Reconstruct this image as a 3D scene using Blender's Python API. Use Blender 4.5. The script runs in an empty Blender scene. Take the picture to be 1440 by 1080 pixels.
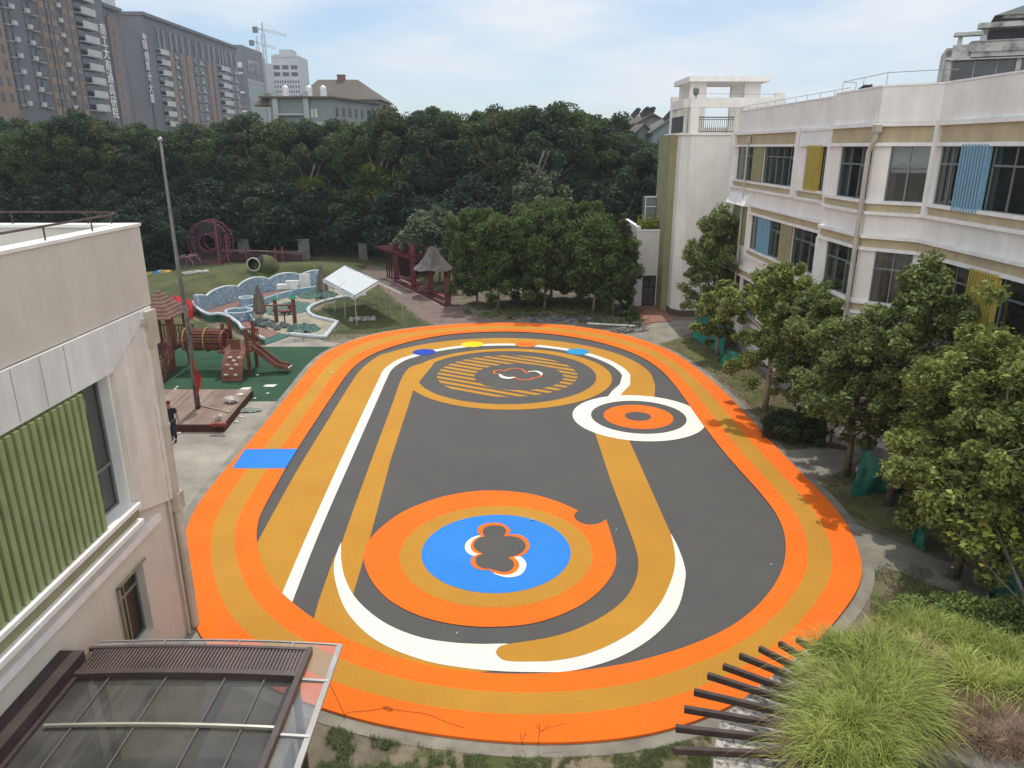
import bpy, bmesh, math, random
import numpy as np
from mathutils import Vector, Matrix, noise as mnoise
from mathutils.geometry import delaunay_2d_cdt
C = bpy.context.scene.collection
sc = bpy.context.scene
R = math.radians
# ---------------------------------------------------------------- camera
F, PITCH, HC = 1030.0, R(17.9), 11.5
cam_d = bpy.data.cameras.new('camera'); cam = bpy.data.objects.new('camera', cam_d); C.objects.link(cam)
cam.location = (0, 0, HC); cam.rotation_euler = (R(90) - PITCH, 0, 0)
cam_d.sensor_width = 36; cam_d.lens = F * 36 / 1440; cam_d.clip_end = 3000; cam_d.clip_start = 0.1
sc.camera = cam
# ---------------------------------------------------------------- light
SUN = Vector((0.02, 0.60, 1.0)).normalized()
w = bpy.data.worlds.new('World'); sc.world = w; w.use_nodes = True
nt = w.node_tree; nt.nodes.clear()
def nn(t, typ, **k):
    n = t.nodes.new(typ)
    for a, b in k.items(): setattr(n, a, b)
    return n
def ramp(t, src, stops):
    r = nn(t, 'ShaderNodeValToRGB'); e = r.color_ramp.elements
    e[0].position, e[0].color = stops[0][0], (*stops[0][1], 1)
    e[1].position, e[1].color = stops[-1][0], (*stops[-1][1], 1)
    for p, c in stops[1:-1]:
        x = e.new(p); x.color = (*c, 1)
    t.links.new(src, r.inputs[0]); return r.outputs[0]
out = nn(nt, 'ShaderNodeOutputWorld'); bg = nn(nt, 'ShaderNodeBackground')
sky = nn(nt, 'ShaderNodeTexSky'); sky.sky_type = 'NISHITA'; sky.sun_disc = False
sky.sun_elevation = math.asin(SUN.z); sky.sun_rotation = math.atan2(SUN.x, SUN.y)
sky.air_density = 1.0; sky.dust_density = 0.6; sky.ozone_density = 1.6
tc = nn(nt, 'ShaderNodeTexCoord')
mp = nn(nt, 'ShaderNodeMapping'); mp.inputs['Scale'].default_value = (1.0, 1.0, 4.2); mp.inputs['Location'].default_value = (3.1, 1.7, 0.35)
nt.links.new(tc.outputs['Generated'], mp.inputs[0])
nz = nn(nt, 'ShaderNodeTexNoise'); nz.inputs['Scale'].default_value = 2.9; nz.inputs['Detail'].default_value = 7; nz.inputs['Roughness'].default_value = 0.52
nt.links.new(mp.outputs[0], nz.inputs['Vector'])
cl = ramp(nt, nz.outputs[0], [(0.44, (0, 0, 0)), (0.53, (.5, .5, .5)), (0.62, (1, 1, 1))])
# clouds grow thicker towards the right of the view
sp = nn(nt, 'ShaderNodeSeparateXYZ'); nt.links.new(tc.outputs['Generated'], sp.inputs[0])
mr = nn(nt, 'ShaderNodeMapRange'); mr.inputs['From Min'].default_value = -0.55; mr.inputs['From Max'].default_value = 0.5
mr.inputs['To Min'].default_value = 0.0; mr.inputs['To Max'].default_value = 0.40
nt.links.new(sp.outputs[0], mr.inputs[0])
ad = nn(nt, 'ShaderNodeMath', operation='MULTIPLY_ADD', use_clamp=True); ad.inputs[1].default_value = 0.75
nt.links.new(cl, ad.inputs[0]); nt.links.new(mr.outputs[0], ad.inputs[2])
mx = nn(nt, 'ShaderNodeMix', data_type='RGBA')
tint = nn(nt, 'ShaderNodeMix', data_type='RGBA', blend_type='MULTIPLY'); tint.inputs['Factor'].default_value = 1; tint.inputs['B'].default_value = (.62, .74, .83, 1)
nt.links.new(sky.outputs[0], tint.inputs['A'])
nt.links.new(ad.outputs[0], mx.inputs['Factor']); nt.links.new(tint.outputs['Result'], mx.inputs['A'])
# cloud brightness: thin grey veil ahead, unseen brighter cloud added behind the camera to fill shaded walls
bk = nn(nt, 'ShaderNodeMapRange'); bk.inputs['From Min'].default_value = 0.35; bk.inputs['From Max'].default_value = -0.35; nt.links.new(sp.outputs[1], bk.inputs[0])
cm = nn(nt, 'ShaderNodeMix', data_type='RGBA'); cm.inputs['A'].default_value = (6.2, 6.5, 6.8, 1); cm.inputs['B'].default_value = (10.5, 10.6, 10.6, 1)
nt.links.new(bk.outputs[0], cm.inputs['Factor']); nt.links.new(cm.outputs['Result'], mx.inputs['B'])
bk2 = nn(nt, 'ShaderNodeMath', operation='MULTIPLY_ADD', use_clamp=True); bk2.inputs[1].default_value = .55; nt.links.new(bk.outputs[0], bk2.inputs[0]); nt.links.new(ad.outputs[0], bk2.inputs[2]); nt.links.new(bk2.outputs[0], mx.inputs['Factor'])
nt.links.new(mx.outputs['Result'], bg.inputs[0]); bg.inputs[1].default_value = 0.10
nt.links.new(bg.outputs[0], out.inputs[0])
sl = bpy.data.lights.new('sun', 'SUN'); sl.energy = 2.2; sl.angle = R(0.6); sl.color = (1, .95, .88)
so = bpy.data.objects.new('sun', sl); C.objects.link(so); so.rotation_euler = SUN.to_track_quat('Z', 'Y').to_euler(); so.location = (10, 40, 60)
vs = sc.view_settings; vs.view_transform = 'Standard'; vs.look = 'None'; vs.exposure = 0.52; vs.gamma = 1; vs.use_curve_mapping = False
sc.render.resolution_x = 1024; sc.render.resolution_y = 768
# ---------------------------------------------------------------- pixel to world
_c, _s = math.cos(PITCH), math.sin(PITCH)
def _ray(x, y):
    u = (x - 720) / F; v = (540 - y) / F
    return (u, _c + v * _s, -_s + v * _c)
def at(x, y, z=0.0):
    d = _ray(x, y); t = (z - HC) / d[2]; return Vector((d[0] * t, d[1] * t, z))
def atY(x, y, Y):
    d = _ray(x, y); t = Y / d[1]; return Vector((d[0] * t, Y, HC + d[2] * t))
def atX(x, y, X):
    d = _ray(x, y); t = X / d[0]; return Vector((X, d[1] * t, HC + d[2] * t))
def ZP(ox, oy, s):
    return lambda L: [(ox + x * s, oy + y * s) for x, y in L]
# ---------------------------------------------------------------- materials
MATS = {}
def M(name, c, rough=.8, var=.12, scale=2.0, bump=0.0, bscale=30, metal=0.0, c2=None, detail=4, spec=.35, stretch=None, thr=(.35, .65), island=0.0, trans=0.0, streak=0.0):
    """Principled material; colour wanders between c and c2 (or c darkened by var) with a noise in object space"""
    if name in MATS: return MATS[name]
    m = bpy.data.materials.new(name); m.use_nodes = True; t = m.node_tree
    b = t.nodes['Principled BSDF']; b.inputs['Roughness'].default_value = rough
    b.inputs['Metallic'].default_value = metal; b.inputs['Specular IOR Level'].default_value = spec
    tcn = nn(t, 'ShaderNodeTexCoord'); vec = tcn.outputs['Object']
    if stretch:
        mpn = nn(t, 'ShaderNodeMapping'); mpn.inputs['Scale'].default_value = stretch
        t.links.new(vec, mpn.inputs[0]); vec = mpn.outputs[0]
    n1 = nn(t, 'ShaderNodeTexNoise'); n1.inputs['Scale'].default_value = scale; n1.inputs['Detail'].default_value = detail; n1.inputs['Roughness'].default_value = .62
    t.links.new(vec, n1.inputs['Vector'])
    if c2 is None: c2 = tuple(max(0, x * (1 - var * 2)) for x in c)
    col = ramp(t, n1.outputs[0], [(thr[0], c2), (thr[1], c)])
    if streak:
        ms = nn(t, 'ShaderNodeMapping'); ms.inputs['Scale'].default_value = (1.0, 1.0, .10); t.links.new(tcn.outputs['Object'], ms.inputs[0])
        n3 = nn(t, 'ShaderNodeTexNoise'); n3.inputs['Scale'].default_value = 2.2; n3.inputs['Detail'].default_value = 6; n3.inputs['Roughness'].default_value = .7
        t.links.new(ms.outputs[0], n3.inputs['Vector'])
        k = ramp(t, n3.outputs[0], [(.30, (1 - streak,) * 3), (.62, (1, 1, 1))])
        mm = nn(t, 'ShaderNodeMix', data_type='RGBA', blend_type='MULTIPLY'); mm.inputs['Factor'].default_value = 1
        t.links.new(col, mm.inputs['A']); t.links.new(k, mm.inputs['B']); col = mm.outputs['Result']
    if island:
        g = nn(t, 'ShaderNodeNewGeometry'); h = nn(t, 'ShaderNodeHueSaturation')
        m1 = nn(t, 'ShaderNodeMapRange'); m1.inputs['To Min'].default_value = 1 - island; m1.inputs['To Max'].default_value = 1 + island
        t.links.new(g.outputs['Random Per Island'], m1.inputs[0]); t.links.new(m1.outputs[0], h.inputs['Value'])
        m2 = nn(t, 'ShaderNodeMapRange'); m2.inputs['To Min'].default_value = .485; m2.inputs['To Max'].default_value = .512
        t.links.new(g.outputs['Random Per Island'], m2.inputs[0]); t.links.new(m2.outputs[0], h.inputs['Hue'])
        t.links.new(col, h.inputs['Color']); col = h.outputs[0]
    t.links.new(col, b.inputs['Base Color'])
    if bump:
        n2 = nn(t, 'ShaderNodeTexNoise'); n2.inputs['Scale'].default_value = bscale; n2.inputs['Detail'].default_value = 3
        t.links.new(vec, n2.inputs['Vector'])
        bp = nn(t, 'ShaderNodeBump'); bp.inputs['Strength'].default_value = bump; bp.inputs['Distance'].default_value = .02
        t.links.new(n2.outputs[0], bp.inputs['Height']); t.links.new(bp.outputs[0], b.inputs['Normal'])
    if trans:
        tr = nn(t, 'ShaderNodeBsdfTranslucent'); t.links.new(col, tr.inputs[0])
        ms_ = nn(t, 'ShaderNodeMixShader'); ms_.inputs[0].default_value = trans
        o = t.nodes['Material Output']; t.links.new(b.outputs[0], ms_.inputs[1]); t.links.new(tr.outputs[0], ms_.inputs[2]); t.links.new(ms_.outputs[0], o.inputs[0])
    MATS[name] = m; return m
def glass(name, tint, refl=.25, rough=.02, dust=0, dcol=(.3, .3, .28)):
    """thin pane: tinted see-through plus a mirror part that grows at grazing angles"""
    if name in MATS: return MATS[name]
    m = bpy.data.materials.new(name); m.use_nodes = True; t = m.node_tree; t.nodes.clear()
    o = nn(t, 'ShaderNodeOutputMaterial'); a = nn(t, 'ShaderNodeBsdfTransparent'); a.inputs[0].default_value = (*tint, 1)
    g = nn(t, 'ShaderNodeBsdfGlossy'); g.inputs['Roughness'].default_value = rough; g.inputs[0].default_value = (.9, .95, .95, 1)
    f = nn(t, 'ShaderNodeFresnel'); f.inputs[0].default_value = 1.5
    k = nn(t, 'ShaderNodeMath', operation='MULTIPLY_ADD', use_clamp=True); k.inputs[1].default_value = 1.0; k.inputs[2].default_value = refl * .2
    x = nn(t, 'ShaderNodeMixShader'); t.links.new(f.outputs[0], k.inputs[0]); t.links.new(k.outputs[0], x.inputs[0])
    base = a.outputs[0]
    if dust:
        df = nn(t, 'ShaderNodeBsdfDiffuse'); df.inputs[0].default_value = (*dcol, 1); tcn = nn(t, 'ShaderNodeTexCoord')
        n1 = nn(t, 'ShaderNodeTexNoise'); n1.inputs['Scale'].default_value = 1.1; n1.inputs['Detail'].default_value = 8; t.links.new(tcn.outputs['Object'], n1.inputs['Vector'])
        r_ = nn(t, 'ShaderNodeMapRange'); r_.inputs['From Min'].default_value = .3; r_.inputs['From Max'].default_value = .7; r_.inputs['To Min'].default_value = dust * .6; r_.inputs['To Max'].default_value = dust * 1.5; t.links.new(n1.outputs[0], r_.inputs[0])
        y = nn(t, 'ShaderNodeMixShader'); t.links.new(r_.outputs[0], y.inputs[0]); t.links.new(base, y.inputs[1]); t.links.new(df.outputs[0], y.inputs[2]); base = y.outputs[0]
    t.links.new(base, x.inputs[1]); t.links.new(g.outputs[0], x.inputs[2]); t.links.new(x.outputs[0], o.inputs[0])
    MATS[name] = m; return m
# ---------------------------------------------------------------- objects
def tag(o, label=None, cat=None, group=None, kind=None):
    if label: o['label'] = label
    if cat: o['category'] = cat
    if group: o['group'] = group
    if kind: o['kind'] = kind
    return o
def thing(name, loc, label, cat, group=None, rz=0):
    o = bpy.data.objects.new(name, None); C.objects.link(o); o.location = loc; o.rotation_euler = (0, 0, rz)
    o.empty_display_size = .2
    return tag(o, label, cat, group)
def put(name, me, mat, parent=None, loc=None):
    o = bpy.data.objects.new(name, me); C.objects.link(o)
    if mat is not None and not me.materials: me.materials.append(mat)
    if parent is not None: o.parent = parent
    if loc is not None: o.location = loc
    return o
def copy_tree(o, parent=None):
    c = o.copy(); C.objects.link(c); c.parent = parent
    for ch in list(o.children): copy_tree(ch, c)
    return c
class Fr:
    """facade frame: u runs from p0 to p1, v outward (clockwise side), z up"""
    def __init__(s, p0, p1):
        a, b = Vector((p0[0], p0[1], 0)), Vector((p1[0], p1[1], 0)); s.o = a; s.d = (b - a).normalized(); s.L = (b - a).length
        s.n = Vector((s.d.y, -s.d.x, 0))
    def p(s, u, v, z): return s.o + s.d * u + s.n * v + Vector((0, 0, z))
class MB:
    def __init__(s, org=(0, 0, 0)): s.v = []; s.f = []; s.org = Vector(org)
    def add(s, vs, fs):
        k = len(s.v); s.v += [Vector(x) - s.org for x in vs]; s.f += [tuple(i + k for i in f) for f in fs]; return s
    def hexa(s, q): return s.add(q, [(0, 3, 2, 1), (4, 5, 6, 7), (0, 1, 5, 4), (1, 2, 6, 5), (2, 3, 7, 6), (3, 0, 4, 7)])
    def box(s, x0, x1, y0, y1, z0, z1):
        return s.hexa([(x0, y0, z0), (x1, y0, z0), (x1, y1, z0), (x0, y1, z0), (x0, y0, z1), (x1, y0, z1), (x1, y1, z1), (x0, y1, z1)])
    def fbox(s, fr, u0, u1, v0, v1, z0, z1):
        return s.hexa([fr.p(u0, v0, z0), fr.p(u1, v0, z0), fr.p(u1, v1, z0), fr.p(u0, v1, z0), fr.p(u0, v0, z1), fr.p(u1, v0, z1), fr.p(u1, v1, z1), fr.p(u0, v1, z1)])
    def bar(s, a, b, w, h=None, up=(0, 0, 1)):
        a, b = Vector(a), Vector(b); h = h or w; d = (b - a).normalized(); up = Vector(up)
        if abs(d.dot(up)) > .98: up = Vector((0, 1, 0))
        sx = d.cross(up).normalized() * (w / 2); sz = sx.cross(d).normalized() * (h / 2)
        return s.hexa([a - sx - sz, a + sx - sz, b + sx - sz, b - sx - sz, a - sx + sz, a + sx + sz, b + sx + sz, b - sx + sz])
    def tube(s, pts, r, n=8, cap=True, rs=None):
        pts = [Vector(p) for p in pts]; k = len(s.v); m = len(pts)
        prev = None
        for i, p in enumerate(pts):
            d = (pts[min(i + 1, m - 1)] - pts[max(i - 1, 0)]).normalized()
            if prev is None:
                ref = Vector((0, 0, 1)) if abs(d.z) < .9 else Vector((1, 0, 0)); x = d.cross(ref).normalized()
            else: x = (prev - d * prev.dot(d)).normalized()
            prev = x; y = d.cross(x); rr = rs[i] if rs else r
            s.v += [p + (x * math.cos(2 * math.pi * j / n) + y * math.sin(2 * math.pi * j / n)) * rr - s.org for j in range(n)]
        for i in range(m - 1):
            for j in range(n):
                a = k + i * n + j; b = k + i * n + (j + 1) % n; s.f.append((a, b, b + n, a + n))
        if cap: s.f.append(tuple(k + j for j in reversed(range(n)))); s.f.append(tuple(k + (m - 1) * n + j for j in range(n)))
        return s
    def prism(s, poly, z0, z1):
        n = len(poly); vs = [(p[0], p[1], z0) for p in poly] + [(p[0], p[1], z1) for p in poly]
        fs = [tuple(range(n - 1, -1, -1)), tuple(range(n, 2 * n))] + [(i, (i + 1) % n, (i + 1) % n + n, i + n) for i in range(n)]
        return s.add(vs, fs)
    def sheet(s, poly, z):
        P = []
        for p in poly:
            q = Vector((p[0], p[1]))
            if not P or (q - P[-1]).length > 1e-4: P.append(q)
        if (P[0] - P[-1]).length < 1e-4: P.pop()
        V, _, Fc, *_r = delaunay_2d_cdt(P, [], [list(range(len(P)))], 1, 1e-6)
        fs = []
        for f in Fc:
            a, b, c = (V[i] for i in f[:3]); fs.append(tuple(f) if (b - a).cross(c - a) > 0 else tuple(reversed(f)))
        return s.add([(v.x, v.y, z) for v in V], fs)
    def strip(s, A, B, z=None, closed=False):
        n = len(A); k = len(s.v)
        g = lambda p: Vector((p[0], p[1], z if z is not None else p[2])) - s.org
        for a, b in zip(A, B): s.v += [g(a), g(b)]
        for i in range(n if closed else n - 1):
            j = (i + 1) % n; s.f.append((k + 2 * i, k + 2 * i + 1, k + 2 * j + 1, k + 2 * j))
        return s
    def cone(s, c, r0, r1, z0, z1, n=16, cap=True):
        k = len(s.v)
        for r, z in ((r0, z0), (r1, z1)): s.v += [Vector((c[0] + r * math.cos(2 * math.pi * j / n), c[1] + r * math.sin(2 * math.pi * j / n), z)) - s.org for j in range(n)]
        for j in range(n): s.f.append((k + j, k + (j + 1) % n, k + n + (j + 1) % n, k + n + j))
        if cap: s.f.append(tuple(k + j for j in reversed(range(n)))); s.f.append(tuple(k + n + j for j in range(n)))
        return s
    def blob(s, c, r, seed=0, amp=.25, nu=10, nv=7):
        k = len(s.v); r = r if hasattr(r, '__len__') else (r, r, r); c = Vector(c)
        for i in range(nv + 1):
            th = math.pi * i / nv
            for j in range(nu):
                ph = 2 * math.pi * j / nu; d = Vector((math.sin(th) * math.cos(ph), math.sin(th) * math.sin(ph), math.cos(th)))
                q = 1 + amp * mnoise.noise(d * 1.7 + Vector((seed * 3.7, seed * 1.3, 0)))
                s.v.append(c + Vector((d.x * r[0], d.y * r[1], d.z * r[2])) * q - s.org)
        for i in range(nv):
            for j in range(nu):
                a = k + i * nu + j; b = k + i * nu + (j + 1) % nu; s.f.append((a, a + nu, b + nu, b))
        return s
    def mesh(s, name='m', smooth=False):
        me = bpy.data.meshes.new(name); me.from_pydata([v[:] for v in s.v], [], s.f); me.update()
        if smooth: me.polygons.foreach_set('use_smooth', [True] * len(me.polygons))
        return me
    def build(s, name, mat, parent=None, smooth=False, bevel=0):
        me = s.mesh(name, smooth)
        if not s.f: print('EMPTY', name)
        if bevel:
            bm = bmesh.new(); bm.from_mesh(me); bmesh.ops.bevel(bm, geom=bm.edges[:], offset=bevel, segments=1, affect='EDGES'); bm.to_mesh(me); bm.free()
        o = put(name, me, mat, parent)
        if parent is None and s.org.length: o.location = s.org
        return o
def crom(P, n=8, closed=False):
    """Catmull-Rom through 2-D/3-D points"""
    P = [Vector(p) for p in P]; m = len(P); out = []
    rng = range(m) if closed else range(m - 1)
    for i in rng:
        if closed: a, b, c, d = P[(i - 1) % m], P[i], P[(i + 1) % m], P[(i + 2) % m]
        else: a, b, c, d = P[max(i - 1, 0)], P[i], P[i + 1], P[min(i + 2, m - 1)]
        for k in range(n):
            t = k / n; out.append(.5 * ((2 * b) + (c - a) * t + (2 * a - 5 * b + 4 * c - d) * t * t + (3 * b - a - 3 * c + d) * t ** 3))
    if not closed: out.append(P[-1])
    return out
def gp(L, z=0.0): return [at(x, y, z).xy for x, y in L]
def inset(P, d):
    n = len(P); area = sum(P[i][0] * P[(i + 1) % n][1] - P[(i + 1) % n][0] * P[i][1] for i in range(n)); sg = 1 if area > 0 else -1; o = []
    for i in range(n):
        t = Vector(P[(i + 2) % n]) - Vector(P[(i - 2) % n]); t.normalize(); o.append(Vector(P[i]) + Vector((-t.y, t.x)) * d * sg)
    return o
def circle(c, r, n=96, ph=0): return [Vector((c[0] + r * math.cos(ph + 2 * math.pi * i / n), c[1] + r * math.sin(ph + 2 * math.pi * i / n))) for i in range(n)]
def grid_mesh(x0, x1, y0, y1, nx, ny, f, mask=None):
    m = MB(); idx = {}
    for j in range(ny + 1):
        for i in range(nx + 1):
            x = x0 + (x1 - x0) * i / nx; y = y0 + (y1 - y0) * j / ny
            idx[i, j] = len(m.v); m.v.append(Vector((x, y, f(x, y))))
    for j in range(ny):
        for i in range(nx):
            if mask and not mask(x0 + (x1 - x0) * (i + .5) / nx, y0 + (y1 - y0) * (j + .5) / ny): continue
            m.f.append((idx[i, j], idx[i + 1, j], idx[i + 1, j + 1], idx[i, j + 1]))
    return m
def arrays_mesh(name, V, Fc, smooth=False):
    """V (n,3), Fc (m,4) numpy"""
    me = bpy.data.meshes.new(name); n, m = len(V), len(Fc); kk = Fc.shape[1]
    me.vertices.add(n); me.vertices.foreach_set('co', V.astype(np.float32).ravel())
    me.loops.add(m * kk); me.loops.foreach_set('vertex_index', Fc.astype(np.int32).ravel())
    me.polygons.add(m); me.polygons.foreach_set('loop_start', np.arange(0, m * kk, kk, dtype=np.int32))
    me.polygons.foreach_set('loop_total', np.full(m, kk, dtype=np.int32))
    me.update(calc_edges=True); return me
# ================================================================ ground and court
m_dirt = M('earth', (.20, .165, .115), .95, c2=(.10, .085, .055), scale=.9, detail=9, bump=.5, bscale=9)
m_grass = M('lawn', (.085, .092, .026), .95, c2=(.042, .054, .018), scale=.55, detail=12, bump=.9, bscale=14, thr=(.40, .62))
m_lawn2 = M('worn_lawn', (.10, .115, .03), .95, c2=(.15, .12, .07), scale=.8, detail=9, bump=.6, bscale=30, thr=(.42, .6))
m_conc = M('yard_concrete', (.33, .305, .255), .85, c2=(.20, .18, .15), scale=.55, detail=10, bump=.25, bscale=16)
m_conc2 = M('path_concrete', (.27, .25, .20), .88, c2=(.17, .15, .12), scale=1.1, detail=10, bump=.3, bscale=20)
m_turf = M('green_turf', (.022, .075, .032), .95, c2=(.014, .05, .024), scale=.7, detail=8, bump=.4, bscale=90)
m_pave = M('plaza_pavers', (.20, .14, .115), .85, c2=(.12, .085, .075), scale=1.5, detail=8, bump=.2, bscale=30)
g = MB().box(-900, 900, -60, 1400, -1.0, 0.0); o = g.build('ground', m_dirt); tag(o, kind='structure')
def flat(name, poly, z, mat, th=None):
    if th: o = MB().prism(poly, 0.001, z).build(name, mat)
    else: o = MB().sheet(poly, z).build(name, mat)
    return tag(o, kind='structure')
O_OUT = [(454.5,499.3),(395,566),(347.8,629.7),(285.6,700.8),(258,760),(272,885),(340,951),(460,1003),(530,1022),(600,1035),(700,1047),(770,1050),(860,1045),(947,1031),
 (1060,980),(1145,910),(1215,820),(1210,785),(1190,735),(1146.7,686.7),(1100.8,640.8),(1060,596),(1018.3,552.2),(985,524),(955,502),(920,485),(870,470),(800,459),(720,455),(640,457),(560,465),(505,477)]
# left straight is dead straight; take it from two world points
ow = gp(O_OUT)
outer = crom([Vector((-10.98, 41.0)), Vector((-10.87, 34)), Vector((-10.72, 27.3))] + [Vector(p) for p in ow[3:]], 6, True)
def smooth(P, k=3):
    for _ in range(k):
        n = len(P); P = [(P[i - 1] + P[i] * 2 + P[(i + 1) % n]) / 4 for i in range(n)]
    return P
def runi(P, n):
    P = [Vector(p) for p in P]; P = P + [P[0]]; L = [0]
    for i in range(1, len(P)): L.append(L[-1] + (P[i] - P[i - 1]).length)
    o = []; j = 0
    for k in range(n):
        t = L[-1] * k / n
        while L[j + 1] < t: j += 1
        o.append(P[j].lerp(P[j + 1], (t - L[j]) / max(1e-9, L[j + 1] - L[j])))
    return o
outer = smooth(runi(outer, 300), 16)
inn_px = [(418, 631), (401.5, 658.5), (377.5, 702), (363, 726), (359.5, 747.5), (360, 770), (378, 815), (395, 836), (418.5, 852), (441.5, 872), (505, 908), (600, 936), (690, 949), (793, 946), (850, 940), (930, 922), (1020, 888), (1061, 858), (1092.5, 821), (1103.5, 796), (1107, 770), (1105, 749), (1096, 727), (1080, 705), (1058, 680), (1040, 661), (1012, 628), (985, 592), (960, 556), (935, 525), (905, 503), (870, 489), (830, 478), (780, 470), (720, 466), (660, 467.5), (610, 473), (565, 483), (530, 495), (505, 509), (488, 526), (470, 552)]
iw = gp(inn_px, .066)
b3 = smooth(runi(crom([Vector(p) for p in iw[:]], 6, True), 300), 14)
def mixc(A, B, f):
    o = []
    for p in A:
        q = min(B, key=lambda r: (r - p).length_squared); o.append(p.lerp(q, f))
    return smooth(o, 10)
b1, b2 = mixc(outer, b3, .365), mixc(outer, b3, .69)
kerb_o = inset(outer, -.34)
# kerb strip round the court and yard sheets
flat('court_kerb', kerb_o, .012, m_conc2)
flat('yard_concrete', [(-45, 14), (-8.0, 14), (-7.5, 20), (-9.5, 34), (-10.0, 43.6), (-11.6, 44.2), (-13.8, 46.6), (-15.2, 44.3), (-15.0, 43.0), (-17, 32.9), (-45, 32.9)], .004, m_conc)
flat('turf_carpet', [(-42, 32.9), (-10.6, 32.9), (-10.75, 41), (-10.45, 42.95), (-15.1, 42.95), (-19.5, 43.2), (-42, 43.4)], .008, m_turf)
pz = gp([(520, 372), (556, 381), (600, 398), (625, 414), (655, 436), (672, 446), (690, 453), (700, 457), (690, 470), (620, 470), (612, 459), (590, 447), (570, 430), (545, 412), (522, 395), (505, 383)])
flat('plaza', pz, .010, m_pave)
flat('plaza_edge_path', gp([(556, 392), (566, 393), (598, 408), (627, 424), (616, 429), (585, 413), (560, 400)]), .016, m_conc)
flat('far_yard_path', gp([(868, 472), (905, 462), (925, 452), (985, 450), (990, 462), (940, 480), (905, 489), (880, 480)]), .006, m_conc2)
flat('brick_step', gp([(893, 431), (934, 429), (946, 452), (906, 455)]), .05, M('red_brick_paving', (.28, .13, .085), .85, c2=(.2, .10, .07), scale=3, bump=.2), th=True)
# lawns
def lawn(name, px, z, mat): return flat(name, crom(gp(px), 6, True), z, mat)
lawn('side_lawn', [(925, 488), (960, 476), (1000, 474), (1060, 520), (1150, 560), (1180, 600), (1130, 632), (1108, 628), (1075, 592), (1030, 548), (985, 512)], .006, m_lawn2)
lawn('side_lawn', [(1150, 672), (1210, 664), (1330, 700), (1330, 780), (1230, 740), (1190, 722)], .006, m_lawn2)
lawn('side_lawn', [(1232, 792), (1300, 800), (1460, 850), (1460, 960), (1240, 900), (1222, 860)], .006, m_lawn2)
lawn('near_lawn', [(540, 1046), (640, 1058), (760, 1062), (900, 1056), (1000, 1030), (1010, 1090), (900, 1130), (600, 1130)], .006, M('weedy_soil', (.21, .17, .115), .95, c2=(.075, .08, .025), scale=1.7, detail=10, bump=.6, bscale=26, thr=(.42, .56)))
lawn('side_path', [(1098, 640), (1130, 632), (1190, 628), (1215, 640), (1180, 664), (1150, 676), (1140, 688)], .013, m_conc2)
lawn('side_path', [(1196, 740), (1235, 752), (1330, 790), (1460, 825), (1460, 875), (1330, 830), (1240, 800), (1215, 830)], .014, m_conc2)
# the grassy mounds on the far left
MD = [(at(365, 395).xy, 9.0, 5.5, 1.35), (at(250, 420).xy, 6, 6, .8), (at(500, 385).xy, 7, 5, .6), (at(300, 440).xy, 4, 4, .5)]
def hz(x, y):
    z = 0
    for c, a, b, h in MD: z += h * math.exp(-((x - c.x) / a) ** 2 - ((y - c.y) / b) ** 2)
    return z
lawnpoly = gp([(150, 500), (225, 490), (330, 482), (390, 484), (440, 470), (462, 456), (440, 437), (470, 424), (500, 420)], 0)
def inpoly(x, y, P):
    c = False; j = len(P) - 1
    for i in range(len(P)):
        if (P[i][1] > y) != (P[j][1] > y) and x < (P[j][0] - P[i][0]) * (y - P[i][1]) / (P[j][1] - P[i][1]) + P[i][0]: c = not c
        j = i
    return c
_gard = gp([(268, 447), (300, 459), (330, 471), (372, 484), (386, 484), (408, 468), (458, 477), (476, 455), (436, 440), (470, 424), (500, 405), (450, 398), (400, 403), (340, 420), (292, 432)])
def _pd(x, y, P):
    q = Vector((x, y)); m = 1e9
    for i in range(len(P)):
        a, b = P[i - 1], P[i]; t = max(0, min(1, (q - a).dot(b - a) / max(1e-9, (b - a).length_squared))); m = min(m, (q - a.lerp(b, t)).length)
    return m
_ko = kerb_o[::6]
def gz0(x, y):
    if inpoly(x, y, _gard) or inpoly(x, y, pz) or inpoly(x, y, _ko) or (y < 46 and x > -16): return -.06
    d = min(_pd(x, y, _gard), _pd(x, y, pz) + .8); k = min(1, d / 2.6); k = k * k * (3 - 2 * k)
    return .012 + max(0, hz(x, y)) * k * min(1, max(0, (y - 43.4) / 5)) + .05 * mnoise.noise(Vector((x * .4, y * .4, 0))) ** 2
_gc = {}
def gz(x, y):
    if y < 43.4 or x > -5: return 0.0
    return max(0, gz0(x, y))
hm = grid_mesh(-70, -5, 43.4, 96, 170, 130, gz0)
o = hm.build('grass_mounds', m_grass, smooth=True); tag(o, kind='structure')

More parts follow.
